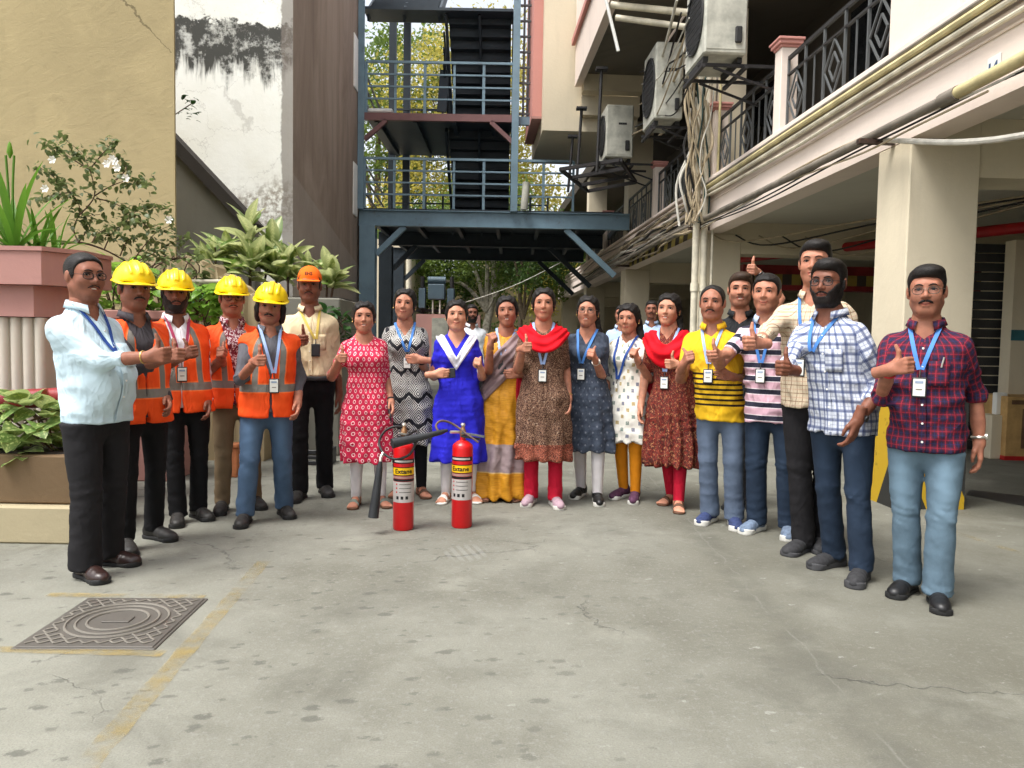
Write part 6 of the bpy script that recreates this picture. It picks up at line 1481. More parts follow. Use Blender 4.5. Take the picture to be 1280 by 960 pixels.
# ------------------------------------------------------------------ the group
PEOPLE = [
 dict(label='man in pale blue shirt and black trousers at the left end, thumb up', sex='m', feet=[(112, 724), (143, 706)], hx=106, top=317, hdy=.0, yaw=42, head=(-14, 0, 0), belly=.055, build=1.07, skin=SK[0], top_kind='shirt', sleeve='roll', mats=dict(top=c_blue, bottom=t_black), colmat=c_blue, hem=.475,
      armR=(186, 446, -.22, 'thumb', (-.1, .1, -1), (1, -.15, .12)), armL=(120, 520, .15, 'relax'), shoe=('formal', 'shoebrown', 'soleblack'), legr=(.102, .088, .082), glasses='glblack', gr=.0022, smile=1., teeth=1, chub=.008, hline=.088, vol=.005, stache=.6, stub=.5, lanyard=('landark', .70, 'none_'), wristR=('band', 'gold'), placket=1, pocket=1, tiltR=(.25, -.1, 1)),
 dict(label='helmeted worker in orange vest, dark grey shirt and black trousers, second from left', sex='m', feet=[(158, 690), (198, 674)], hx=168, top=327, hat='helmet', yaw=26, head=(-8, 0, 0), skin=SK[0], top_kind='shirt', sleeve='roll', sleeveL='full', mats=dict(top=c_dark, bottom=t_black2), colmat=c_dark, vest=1,
      armR=(208, 448, -.3, 'thumb', (-.2, .2, -1)), armL=(208, 500, .02, 'relax'), shoe=('formal', 'boot', 'soleblack', 'lacegrey'), stache=.9, stub=1., hair='short', zs=.56, tiltR=(.5, 0, 1)),
 dict(label='helmeted worker in orange vest over a white shirt with a black beard', sex='m', feet=[(222, 655), (251, 648)], hx=219, top=337, hat='helmet', yaw=12, head=(-8, 0, 0), skin=SK[4], top_kind='shirt', sleeve='roll', sleeveL='roll', mats=dict(top=c_white, bottom=t_black2), colmat=c_white, vest=1,
      armR=(228, 446, -.28, 'thumb', (-.4, .1, -1)), armL=(259, 503, .0, 'relax'), shoe=('formal', 'boot', 'soleblack', 'lacegrey'), beard=.0035, stache=.9, lanyard=('lanred', .66, 'white'), wristL=('watch', 'silver', 'silver'), hair='short', zs=.56),
 dict(label='helmeted worker in orange vest over maroon printed shirt and khaki trousers', sex='m', feet=[(277, 640), (320, 634)], hx=290, top=345, hat='helmet', yaw=6, head=(0, 0, 0), skin=SK[1], top_kind='shirt', sleeve='elbow', mats=dict(top=c_mprint, bottom=t_khaki), colmat=c_mprint, vest=1, legr=(.094, .078, .062),
      armR=(276, 448, -.24, 'thumb', (-.3, .8, -.8), (.1, -.75, .5)), armL=None, shoe=('formal', 'boot', 'soleblack', 'lacegrey'), glasses='glblack', stache=.6, hair='short', zs=.56),
 dict(label='helmeted worker with long hair in orange vest, grey shirt and blue jeans', sex='m', feet=[(305, 656), (357, 645)], hx=338, top=353, hat='helmet', hattilt=0, yaw=2, head=(-6, 6, 5), build=1.05, skin=SK[1], top_kind='shirt', sleeve='roll2', sleeveL='full', mats=dict(top=c_grey, bottom=j_mid), colmat=c_grey, vest=1, legr=(.098, .082, .072),
      armR=(319, 452, -.32, 'thumb', (-.45, .6, -.8), (.55, -.8, .1)), armL=(372, 505, -.02, 'relax'), shoe=('formal', 'boot', 'soleblack', 'lacegrey'), stache=1.0, smile=.9, stub=.8, hair='long', chub=.004, lanyard=('lanpale', .645, 'white', .02), zs=.58),
 dict(label='man in orange cap, cream shirt and black trousers pointing his thumb', sex='m', feet=[(373, 625), (407, 618)], hx=387, top=334, hat='cap', yaw=-4, head=(0, 0, 0), skin=SK[4], top_kind='shirt', sleeve='full', mats=dict(top=c_cream, bottom=t_black2), colmat=c_cream, hem=.535, belt=.530, legr=(.092, .075, .070),
      armR=(378, 424, -.42, 'thumb', (-.4, .3, -.8), (.05, -1, -.1)), armL=(425, 500, .12, 'relax'), shoe=('formal', 'boot', 'soleblack', 'lacegrey'), stache=.7, hair='short', lanyard=('lanyellow', .70, 'dark', .055), placket=1, pocket=1),
 dict(label='woman in pink ikat kurta and white leggings, phone in hand', sex='f', feet=[(444, 633), (478, 632)], hx=455, top=377, yaw=4, head=(-4, 0, 0), skin=SK[2], top_kind='kurta', sleeve='elbow', mats=dict(top=c_ikat, bottom=l_white), bottom='leggings', hem=.225, hemw=.205, build=1.04, neck='U', nd=.10, slit=.42,
      armR=(424, 448, -.22, 'thumb', None, (.35, -.9, .05)), armL=(489, 503, -.04, 'relax'), shoe=('sandal', 'sandalgrey', 'solebrown'), smile=1., teeth=1, chub=.004, hair='bun', wristL=('watch', 'blackplastic', 'blackplastic'), extra=[phone('L')], plabel='black phone held beside the pink ikat kurta'),
 dict(label='tall woman in black and white geometric kurta with a blue lanyard', sex='f', feet=[(497, 619), (528, 620)], hx=506, top=361, yaw=0, head=(-6, 0, 4), skin=SK[2], top_kind='kurta', sleeve='elbow', mats=dict(top=c_geo, bottom=l_black), bottom='leggings', hem=.26, neck='V', nd=.13,
      armR=None, armL=(527, 450, -.22, 'grip', None, (-1, -.25, .05)), shoe=('sandal', 'sandalbrown', 'solebrown'), smile=.6, hair='tail', lanyard=('lanblue', .70, 'white', .02), wristL=('watch', 'blackplastic', 'acdark')),
 dict(label='woman in royal blue kurta with white dupatta', sex='f', feet=[(556, 627), (592, 626)], hx=571, top=375, yaw=0, head=(0, 0, 0), skin=SK[3], top_kind='kurta', sleeve='elbow', mats=dict(top=c_royal, bottom=l_white), bottom='leggings', hem=.205, hemw=.225, build=1.05, neck='V', nd=.15, slit=.40,
      armR=(543, 468, -.2, 'grip', None, (1, -.25, .1)), armL=(601, 462, -.24, 'thumb', None, (-.12, -.6, .75)), shoe=('sandal', 'solewhite', 'solewhite'), smile=.9, chub=.008, hair='bun', extra=[dupatta(c_dwhite, .655, 1.55, .72, 1.75, .17, 4, .1, 'V', .016, 90), phone('R')], plabel='dark phone held before the royal blue kurta', wristL=('band', 'silver')),
 dict(label='woman in mustard and grey silk saree raising her thumb', sex='f', feet=[(611, 624), (640, 624)], hx=634, top=370, yaw=-4, head=(2, 0, -3), skin=SK[1], top_kind='saree', sleeve='short', mats=dict(top=c_saree, bottom=l_white), hem=.015, hemw=.205, neck='U', nd=.09,
      armR=(613, 432, -.3, 'thumb', None, (.12, -.45, .85)), armL=(650, 468, -.2, 'grip', None, (-1, -.3, .0)), shoe=('sandal', 'sandalbrown', 'solebrown'), smile=1., teeth=1, hair='bun', lanyard=('lanpale', .70, 'dark', -.02), extra=[pallu(c_pallu, 3)], wristR=('band', 'gold')),
 dict(label='woman in brown floral kurta with bright red dupatta and red trousers', sex='f', feet=[(662, 630), (695, 633)], hx=680, top=360, yaw=0, head=(0, 0, 0), skin=SK[2], top_kind='kurta', sleeve='elbow', mats=dict(top=c_floral, bottom=l_red), bottom='trousers', legr=(.09, .066, .056), hem=.215, hemw=.205, neck='U', nd=.09, slit=.36, build=1.04,
      armR=(653, 436, -.3, 'thumb', None, (.3, -.9, .15)), armL=(711, 498, -.02, 'relax'), shoe=('lady', 'shoemauve', 'solewhite'), smile=.3, hair='bun', lanyard=('lanpale', .655, 'white', .0), extra=[dupatta(c_dred, .705, 3.4, .785, 10., .225, 2, .12, 'U', .02, 100), tail(c_dmar, 'R', .8, .46)], wristL=('band', 'gold')),
 dict(label='woman in slate blue kurta and glasses with white leggings', sex='f', feet=[(724, 621), (747, 629)], hx=735, top=370, yaw=-8, head=(2, 0, 3), skin=SK[2], top_kind='kurta', sleeve='elbow', mats=dict(top=c_slate, bottom=l_white), bottom='leggings', hem=.245, neck='V', nd=.14, slit=.40,
      armR=None, armL=(744, 450, -.3, 'thumb', None, (-.3, -.6, .6)), shoe=('lady', 'shoeblack', 'solewhite'), smile=.9, teeth=1, chub=.004, hair='side', glasses='glmetal', lanyard=('lanblue', .675, 'white', -.03), wristL=('watch', 'silver', 'silver')),
 dict(label='woman in white kurta with small motifs and mustard leggings', sex='f', feet=[(776, 622), (793, 627)], hx=786, top=380, yaw=-20, head=(4, 4, 0), skin=SK[2], top_kind='kurta', sleeve='elbow', mats=dict(top=c_motif, bottom=l_must), bottom='leggings', hem=.30, neck='V', nd=.09, slit=.48,
      armR=None, armL=(797, 450, -.28, 'thumb', None, (-.35, -.45, .75)), shoe=('lady', 'shoepurple', 'solewhite'), smile=.4, hair='side', wristL=('band', 'blackplastic'), lanyard=('landark', .62, 'none_', -.05)),
 dict(label='woman in rust printed dress with red dupatta and pale blue lanyard', sex='f', feet=[(836, 629), (848, 638)], hx=836, top=367, yaw=-12, head=(0, 0, 3), skin=SK[3], top_kind='dress', sleeve='elbow', mats=dict(top=c_rust, bottom=l_red), bottom='leggings', hem=.20, hemw=.225, neck='V', nd=.11,
      armR=None, armL=(848, 456, -.24, 'thumb', None, (-1, -.35, .05)), shoe=('sandal', 'sandalbrown', 'solebrown'), smile=.8, teeth=1, hair='side', lanyard=('lanpale', .64, 'white', .0), extra=[dupatta(c_dred, .655, 5.0, .765, 12., .21, 8, .12, 'U', .022, 70), tail(c_dmar, 'R', .8, .50)]),
 dict(label='man in yellow polo with dark stripes and receding hair', sex='m', feet=[(884, 653), (918, 659)], hx=891, top=357, yaw=-8, head=(0, 0, 0), skin=SK[1], top_kind='tee', sleeve='short', mats=dict(top=c_polo, bottom=j_grey), colmat=c_polo, hem=.44, belly=.02, legr=(.094, .080, .076),
      armR=(854, 456, -.26, 'thumb', (-.3, .8, -.8), (.15, -.6, .6)), armL=(912, 470, -.2, 'relax'), shoe=('sneaker', 'shoenavy', 'solewhite', 'lacegrey'), stache=.9, smile=.8, bald=1, hline=.090, vol=.004, lanyard=('lanpale', .68, 'white')),
 dict(label='man in black polo mostly hidden, raising a thumb above the heads', sex='m', feet=[(916, 634), (938, 636)], hx=926, top=342, yaw=-2, head=(4, 0, 0), skin=SK[2], top_kind='tee', sleeve='short', mats=dict(top=c_black, bottom=t_black), colmat=c_black, hem=.46,
      armR=None, armL=(946, 340, .10, 'thumb', (1, .3, -.6), (-.55, -.8, .12)), shoe=('formal', 'boot', 'soleblack'), smile=.9, teeth=1, hair='top', hmat='hairbrown', stache=.4, stub=.9, wristL=('watch', 'blackplastic', 'acdark')),
 dict(label='man in pink and navy striped tee shirt and blue jeans', sex='m', feet=[(942, 664), (985, 671)], hx=959, top=343, yaw=-14, head=(4, 0, 0), skin=SK[2], top_kind='tee', sleeve='short', mats=dict(top=c_pinkstripe, bottom=j_dark), colmat=c_lblue, hem=.435, legr=(.096, .080, .074),
      armR=(899, 444, -.30, 'thumb', (-.6, -.3, -1), (-.9, -.4, -.1)), armL=None, shoe=('sneaker', 'shoeblue', 'solewhite', 'lacewhite'), smile=.9, chub=.004, hair='short', lanyard=('lanblue', .665, 'white', .0)),
 dict(label='tallest man in cream checked shirt standing behind, arm reaching left', sex='m', feet=[(1000, 690), (1026, 686)], hx=1020, top=302, yaw=-14, head=(6, 0, 0), skin=SK[2], top_kind='shirt', sleeve='full', mats=dict(top=c_creamcheck, bottom=t_black), colmat=c_creamcheck, build=1.05,
      armR=(945, 431, -.42, 'thumb', (-.8, .0, -.8), (-1, -.4, .0)), armL=None, shoe=('formal', 'shoegrey', 'solegrey'), smile=1., teeth=1, hair='top', lanyard=('lanblue', .70, 'none_', -.02), wristR=('band', 'blackplastic')),
 dict(label='bearded man in blue and white checked shirt and round glasses', sex='m', feet=[(1036, 708), (1074, 728)], hx=1036, top=326, yaw=-26, head=(8, 0, 0), skin=SK[4], top_kind='shirt', sleeve='full', sleeveL='roll', mats=dict(top=c_bluecheck, bottom=j_dark), colmat=c_bluecheck, build=1.03, legr=(.094, .076, .068), hem=.455,
      armR=(985, 462, -.34, 'thumb', (-.6, .1, -1), (-.9, -.6, .1)), armL=(1072, 526, -.24, 'relax', (.6, .8, -.4), (-.25, .1, -1)), shoe=('sneaker', 'shoegrey', 'solegrey', 'lacegrey'), beard=.005, stache=.9, smile=.8, hair='top', vol=.012, glasses='glblack', gr=.0022, lanyard=('lanblue', .715, 'white', -.04), wristL=('watch', 'blackplastic', 'blackplastic'), placket=1, pocket=1),
 dict(label='man in maroon checked shirt and light jeans at the right end', sex='m', feet=[(1130, 742), (1172, 758)], hx=1160, top=334, yaw=-6, head=(4, 0, -2), skin=SK[1], top_kind='shirt', sleeve='roll2', mats=dict(top=c_marooncheck, bottom=j_light), colmat=c_marooncheck, build=1.06, belly=.015, legr=(.098, .080, .074), hem=.455,
      armR=(1112, 462, -.22, 'thumb', (-.3, .9, -.7), (.55, -.7, .25)), armL=(1224, 553, -.02, 'relax'), shoe=('formal', 'shoeblack', 'soleblack', 'lacegrey'), stache=1.15, smile=.9, hair='top', vol=.011, glasses='glmetal', lanyard=('lanblue', .70, 'white', .0), wristL=('watch', 'silver', 'silver'), wristR=('band', 'redthread'), placket=1, pocket='pen'),
]
BACK = [
 dict(label='moustached man in light blue shirt in the parking bay behind the group', sex='m', feet=[(812, 537), (822, 537)], hx=815, top=376, yaw=-3, skin=SK[0], top_kind='shirt', sleeve='short', mats=dict(top=c_lblue, bottom=t_black), colmat=c_lblue, armR=None, armL=None, stache=1., hair='short', res=.016),
 dict(label='person in pale blue shirt half hidden behind the white kurta', sex='m', feet=[(764, 538), (775, 538)], hx=777, top=382, yaw=-10, skin=SK[1], top_kind='shirt', sleeve='short', mats=dict(top=c_lblue, bottom=t_black), colmat=c_lblue, armR=None, armL=None, hair='short', res=.016),
 dict(label='man in off white shirt far behind the saree', sex='m', feet=[(588, 533), (598, 533)], hx=590, top=381, yaw=10, skin=SK[4], top_kind='shirt', sleeve='short', mats=dict(top=c_off, bottom=t_black), colmat=c_off, armR=None, armL=None, stache=1., beard=.004, hair='short', res=.016),
]
if 'PSEL' in globals(): PEOPLE = [PEOPLE[i] for i in PSEL]; BACK = []
for p in PEOPLE+BACK:
    if p.get('vest'): 
        zs = .60; hh = W(p['hx'], p['top'], (G(*p['feet'][0]).y+G(*p['feet'][1]).y)/2).z-.045; p['vest'] = vest_mat(p['zs']*hh)
    if p.get('plabel'): 
        pl = p['plabel']; p['extra'] = [(lambda c, pl=pl: c.__setitem__('plabel', pl))]+p['extra']
    c_ = person(p)
# ------------------------------------------------------------------ fire extinguishers
M['extred'] = plain('extinguisher_red', lin(206, 20, 26), .28, .08, 4, spec=.55, bump=0); M['extlabel'] = plain('printed_label', lin(186, 180, 176), .4, .08, 20); M['extyellow'] = plain('yellow_label', lin(246, 196, 20), .4, .05); M['inkblack'] = plain('black_ink', (.012, .011, .012), .5, .1); M['inkred'] = plain('red_ink', lin(196, 50, 50), .5, .1); M['brass'] = plain('brass', lin(168, 128, 92), .35, .2, metal=.7); M['hose'] = plain('black_hose', (.018, .016, .016), .5, .2); M['hosebrown'] = plain('dusty_hose', lin(96, 76, 70), .6, .2); M['horn'] = plain('black_horn', (.025, .027, .03), .5, .2, spec=.4)
def arc(r, z0, z1, a0, a1, n=14):
    v = []; f = []
    for i in range(n+1):
        a = a0+(a1-a0)*i/n; v += [(r*math.sin(a), -r*math.cos(a), z0), (r*math.sin(a), -r*math.cos(a), z1)]
        if i: f.append([2*i-2, 2*i, 2*i+1, 2*i-1])
    return v, f
def extinguisher(px, py, wpx, label, turn):
    b = G(px, py); k = b.y/FPX; r = wpx/2*k; t = thing('fire_extinguisher', label, 'fire extinguisher', b)
    H = (py-550)*k; hs_ = H-.045
    MB().lathe([(r*.9, 0), (r, .012), (r, hs_), (r*.97, hs_+.02), (r*.82, H-.012), (r*.55, H+.004), (r*.28, H+.012), (r*.26, H+.035)], 40).build('cylinder', M['extred'], t, True)
    def lab(name, y0, y1, mat, a0=-1.35, a1=1.35, off=.0012): v, f = arc(r+off, (py-y0)*k, (py-y1)*k, a0+turn, a1+turn); return mesh(name, v, f, mat, t, True)
    L1 = lab('instruction_label', py-36, py-62, M['extlabel']); lab('black_band', py-62.5, py-65.5, M['inkblack']); lab('pink_band', py-66, py-69, M['terra']); y_ = lab('name_label', py-70, py-80, M['extyellow'])
    lab('dark_strip', py-85, py-90.5, M['inkblack']); lab('white_print', py-86.6, py-89, M['extlabel'], -1., 1., .0018)
    for q, (y0, y1, a0, a1) in enumerate(((40, 44, -.7, -.45), (40, 44, -.25, 0), (40, 44, .2, .45), (48, 50, -.75, -.6), (53, 55, -.75, -.6), (58, 60, -.75, -.6))): v, f = arc(r+.0022, y0*k, y1*k, a0+turn, a1+turn, 4); mesh('print_mark', v, f, M['inkblack' if q < 3 else 'inkred'], L1)
    for y0 in (48.5, 53.5, 58.5): v, f = arc(r+.0022, y0*k, (y0+.7)*k, -.4+turn, .8+turn, 6); mesh('print_line', v, f, M['acdark'], L1)
    for y0, y1 in ((69.6, 70.6), (79.6, 80.6)): v, f = arc(r+.002, y0*k, y1*k, -1.35+turn, 1.35+turn); mesh('label_border', v, f, M['inkblack'], y_)
    tx = text_mesh('Extane', .045, 'lettering', M['inkblack'], y_, bold=.0012); w = max(v.co.x for v in tx.data.vertices)*2; sc = (r*1.75)/w
    for v in tx.data.vertices: a = v.co.x*sc/r+turn; v.co = ((r+.0026)*math.sin(a), -(r+.0026)*math.cos(a), 75*k+v.co.y*.95)
    # valve
    z = H+.03; MB().lathe([(r*.22, z), (r*.30, z+.01), (r*.30, z+.05), (r*.2, z+.06), (r*.2, z+.075)], 16).build('valve', M['brass'], t, True)
    MB().lathe([(.012, z+.076), (.017, z+.085), (.012, z+.098)], 12).build('valve_knob', M['silver'], t, True)
    return t, b, k, z
def ptube(t, b, name, pts, r, mat, seg=10): return MB().tube([Vector(p)-b for p in pts], r, seg).build(name, mat, t, True)
E1, b1, k1, z1_ = extinguisher(504, 661, 26, 'left fire extinguisher with its black horn hanging on a looped hose', .12)
E2, b2, k2, z2_ = extinguisher(577, 658, 26, 'right fire extinguisher with its black horn swung out to the left', -.16)
Y1, Y2 = b1.y, b2.y
ptube(E1, b1, 'hose', bez([W(506, 546, Y1-.02), W(522, 538, Y1-.06), W(520, 552, Y1-.1), W(512, 568, Y1-.12), W(494, 574, Y1-.13), W(479, 566, Y1-.1), W(474, 552, Y1-.05), W(482, 538, Y1-.02), W(497, 533, Y1), W(512, 537, Y1+.02)], 6), .0085, M['hose'])
ptube(E1, b1, 'hose_end', bez([W(479, 566, Y1-.1), W(476, 572, Y1-.12), W(475.5, 577, Y1-.13)], 4), .011, M['silver'])
ptube(E1, b1, 'horn', [W(475.5, 577, Y1-.13), W(474.5, 584, Y1-.13), W(472, 604, Y1-.14), W(466.5, 647, Y1-.16)], [.012, .021, .026, .036], M['horn'], 16)
MB().bar(Vector(W(498, 541, Y1-.03))-b1, Vector(W(514, 544, Y1))-b1, .03, .012).build('lever', M['silver'], E1); MB().bar(Vector(W(497, 546, Y1-.03))-b1, Vector(W(512, 549, Y1))-b1, .03, .014).build('handle', M['blackplastic'], E1)
ptube(E2, b2, 'horn', [W(559, 538, Y2-.06), W(552, 540, Y2-.09), W(533, 545, Y2-.16), W(528, 546, Y2-.17), W(490, 554.5, Y2-.26)], [.010, .017, .021, .024, .034], M['horn'], 16)
ptube(E2, b2, 'coupling', [W(563, 540, Y2-.04), W(574, 540, Y2-.0)], .010, M['silver'])
ptube(E2, b2, 'hose', bez([W(549, 541, Y2-.09), W(545, 532, Y2-.06), W(552, 526, Y2-.03), W(566, 530, Y2), W(584, 543, Y2-.04), W(598, 553, Y2-.06)], 6), .008, M['hosebrown'])
MB().bar(Vector(W(577, 541, Y2-.02))-b2, Vector(W(606, 546, Y2-.05))-b2, .024, .012).build('lever', M['railgrey'], E2); MB().bar(Vector(W(577, 545, Y2-.02))-b2, Vector(W(600, 549, Y2-.03))-b2, .024, .014).build('handle', M['blackplastic'], E2)

# ------------------------------------------------------------------ plants
def m_leaf(name, c, c2=None, var=.5, tr=.35, mode='plain'):
    m = Mt(name); o, u, v, _ = m.tex('UV'); oi = m.nt.nodes.new('ShaderNodeObjectInfo'); rr = V(m.nt, oi.outputs['Random']); n = m.noise(14, 3, .6, 'UV')
    col = m.mix(rr, shade(c, 1-var*.6), shade(c, 1+var*.5))
    if mode == 'vari':
        a = (u-.5).abs()*2.; k = (a+n*.9-.42).ss(.15, .5); col = m.mix(k, c2, col); vein = ((v*9+a*2.2).fract() > .78)*(1-k); col = m.mix(vein*.6, col, shade(c, 1.1))
    elif mode == 'patch': col = m.mix(m.noise(5, 3, .6, vec=m.vec(u*1.2+rr*9, v, 0.)).ss(.5, .62), col, c2)
    else: col = m.mix(n.ss(.35, .7)*.3, col, shade(c, .7))
    return m.fin(col, .42, .4, trans=shade(c if c2 is None else c2, 1.0))
M['dief'] = m_leaf('dieffenbachia_leaf', lin(94, 126, 52), lin(208, 212, 152), .5, mode='vari'); M['pothos'] = m_leaf('pothos_leaf', lin(92, 122, 62), lin(176, 190, 120), .5, mode='patch'); M['strapleaf'] = m_leaf('strap_leaf', lin(96, 140, 48)); M['bright'] = m_leaf('bright_leaf', lin(104, 150, 46), lin(150, 186, 80), mode='patch'); M['darkleaf'] = m_leaf('dark_leaf', lin(52, 84, 40)); M['bark'] = plain('bark', lin(96, 84, 66), .9, .4, 10); M['twig'] = plain('twig', lin(86, 66, 52), .85, .3); M['petal'] = plain('white_petal', lin(236, 234, 226), .6, .05); M['birch'] = plain('pale_bark', lin(170, 164, 148), .85, .45, 8)
def leafmesh(name, mat, Ln, Wd, droop=.3, fold=.25, n=6, tip=.0, shape='oval'):
    v = []; f = []; uv = []; U = []
    for i in range(n+1):
        t = i/n
        if shape == 'oval': w = Wd*math.sin(math.pi*min(1, t**.8*.97+.02))**.85
        elif shape == 'heart': w = Wd*(math.sin(math.pi*(1-(1-t)**1.6*.92-.04)))**.7 if t < 1 else .0
        else: w = Wd*(1-.15*(1-t))*(1-t**4)+.001
        x = Ln*math.sin(t*droop*2.2)/(droop*2.2) if droop else Ln*t; z = -Ln*(1-math.cos(t*droop*2.2))/(droop*2.2) if droop else 0
        v += [(x, -w, z+w*fold), (x, 0, z), (x, w, z+w*fold)]; U += [(0, t), (.5, t), (1, t)]
        if i:
            b = 3*i; f += [[b-3, b-2, b+1, b], [b-2, b-1, b+2, b+1]]
    o = mesh(name, v, f, mat, None, True, [U[j] for q in f for j in q]); me = o.data; bpy.data.objects.remove(o); return me
M['roseleaf'] = m_leaf('rose_leaf', lin(106, 120, 72))
LF = dict(rose=leafmesh('leaf', M['roseleaf'], .12, .036, .3), dief=leafmesh('leaf', M['dief'], .30, .062, .28), strap=leafmesh('leaf', M['strapleaf'], .6, .028, .22, .35, 9, shape='strap'), strap2=leafmesh('leaf', M['strapleaf'], .5, .03, .45, .35, 9, shape='strap'), pothos=leafmesh('leaf', M['pothos'], .15, .062, .3, .2, 6, shape='heart'), bright=leafmesh('leaf', M['bright'], .13, .036, .3), dark=leafmesh('leaf', M['darkleaf'], .11, .034, .3))
lr = random.Random(21)
def leaf(plant, key, base, az, elv, sc=1., roll=0.):
    o = bpy.data.objects.new('leaf', LF[key]); link(o, plant); o.matrix_local = Matrix.Translation(base) @ Matrix.Rotation(az, 4, 'Z') @ Matrix.Rotation(-elv, 4, 'Y') @ Matrix.Rotation(roll, 4, 'X') @ Matrix.Diagonal((sc, sc, sc, 1)); return o
def rosette(name, label, base, stems, key, per, sc=(.8, 1.15), cat='plant', group=None):
    t = thing(name, label, cat, base, 0, group)
    for (dx, dy, hh, lean) in stems:
        p0 = Vector((dx, dy, 0)); p1 = p0+Vector((lean[0], lean[1], hh)); tube('stem', bez([p0, p0.lerp(p1, .5)+Vector((0, 0, .02)), p1], 4), .013, M['bright'] if False else M['twig'], t, 6)
        for k in range(per):
            u = .45+.55*k/per; az = k*2.4+lr.uniform(-.3, .3); leaf(t, key, p0.lerp(p1, u), az, math.radians(10+62*u**2+lr.uniform(-28, 22)), lr.uniform(*sc)*lr.choice((.7, 1., 1., 1.15)), lr.uniform(-.7, .7))
    return t
q = W(312, 392, 8.75)
rosette('variegated_plant', 'large dieffenbachia with cream and green leaves by the white wall', (q.x, 8.75, 1.72), [(0, 0, .82, (.0, 0)), (.12, .05, .62, (.12, 0)), (-.14, 0, .55, (-.13, 0)), (.05, -.12, .42, (.02, -.05))], 'dief', 20, (.95, 1.45))
q = W(272, 392, 8.6)
rosette('variegated_plant', 'smaller dieffenbachia left of the large one', (q.x, 8.6, 1.72), [(0, 0, .55, (-.03, 0)), (-.1, .05, .4, (-.05, 0))], 'dief', 16, (.85, 1.3))
q = W(360, 392, 8.7)
rosette('variegated_plant', 'dieffenbachia behind the orange cap', (q.x, 8.7, 1.72), [(0, 0, .45, (.0, 0)), (.15, .05, .36, (.06, 0)), (-.12, 0, .4, (-.03, 0))], 'dief', 17, (.8, 1.2))
q = W(408, 392, 8.7)
rosette('variegated_plant', 'dieffenbachia right of the orange cap', (q.x, 8.7, 1.72), [(0, 0, .36, (.02, 0)), (.05, .0, .25, (.05, 0))], 'dief', 16, (.8, 1.15))
def bush(name, label, boxc, half, key, n, sc=(.7, 1.2), cat='shrub', nst=7):
    t = thing(name, label, cat, (boxc[0], boxc[1], boxc[2]-half[2]))
    for k in range(nst): tube('stem', bez([(lr.uniform(-.7, .7)*half[0], lr.uniform(-.5, .5)*half[1], -.02), (lr.uniform(-.8, .8)*half[0], lr.uniform(-.6, .6)*half[1], half[2]), (lr.uniform(-.9, .9)*half[0], lr.uniform(-.6, .6)*half[1], half[2]*1.6)], 3), .007, M['twig'], t, 5)
    for k in range(n):
        d = Vector((lr.gauss(0, 1), lr.gauss(0, 1), lr.gauss(0, 1))).normalized()*lr.uniform(.45, 1.)**.5; p = Vector((d.x*half[0], d.y*half[1], half[2]+d.z*half[2])); az = math.atan2(d.y, d.x)+lr.uniform(-1.1, 1.1); leaf(t, key, p, az, math.radians(lr.uniform(-25, 60)), lr.uniform(*sc), lr.uniform(-.6, .6))
    return t
for px0, px1, zt, lab in ((118, 178, 1.98, 'bright green shrub between the first man and the first helmet'), (170, 232, 1.82, 'bright green shrub behind the first two helmets'), (226, 272, 1.74, 'bright green shrub behind the third helmet')):
    a, b = W(px0, 380, 6.95), W(px1, 380, 6.95); bush('green_shrub', lab, ((a.x+b.x)/2, 6.95, (1.45+zt)/2), ((b.x-a.x)/2, .26, (zt-1.42)/2), 'bright', 150)
a, b = W(176, 330, 7.6), W(262, 330, 7.6); bush('olive_shrub', 'sparse olive shrub in front of the broken wall', ((a.x+b.x)/2, 7.6, 1.92), ((b.x-a.x)/2, .2, .24), 'rose', 170, (.5, .85)); a, b = W(252, 345, 7.9), W(300, 345, 7.9); bush('green_shrub', 'bright green shrub below the small dieffenbachia', ((a.x+b.x)/2, 7.75, 1.62), ((b.x-a.x)/2, .2, .22), 'bright', 90)
q = W(424, 402, 8.6); bush('green_shrub', 'dark green shrub beside the pink kurta', (q.x, 8.2, 1.36), (.2, .2, .26), 'dark', 130)
q = W(30, 560, 4.95); bush('pothos_plant', 'variegated pothos spilling from the brown trough', (W(36, 560, 4.9).x, 4.95, .66), (.26, .26, .22), 'pothos', 130, (.8, 1.3)); 
t = bush('pothos_plant', 'small trailing pothos sprig at the left frame edge', (W(-2, 588, 4.75).x, 4.8, .6), (.12, .1, .08), 'pothos', 12, (.6, .9), nst=3)
def crinum(px, Y, n, lab, sc):
    b = W(px, 304, Y); t = thing('strap_leaf_plant', lab, 'plant', (b.x, Y, 1.885))
    for k in range(n):
        az = k*2.4+lr.uniform(-.3, .3); u = k/n; leaf(t, 'strap' if u < .6 else 'strap2', (.03*math.cos(az), .03*math.sin(az), 0), az, math.radians(86-52*u+lr.uniform(-5, 5)), sc*lr.uniform(.75, 1.1)*(.85+.15*(1-u)), 0)
    return t
t = crinum(18, 5.62, 18, 'strap leaved lily standing tallest in the pink planter', 1.05)
for dx in (-.03, .0): tube('flower_stalk', bez([(dx, 0, 0), (dx-.005, 0, .4), (dx+.01+dx, 0, .68)], 4), [.009]*9 if False else .009, M['strapleaf'], t, 6)
MB().lathe([(.004, .66), (.022, .70), (.012, .76), (.002, .78)], 8, (-.02, 0)).build('bud', M['bright'], t, True)
crinum(48, 5.8, 13, 'strap leaved lily in the middle of the pink planter', .72); crinum(70, 6.0, 11, 'short strap leaved lily at the right side of the pink planter', .62)

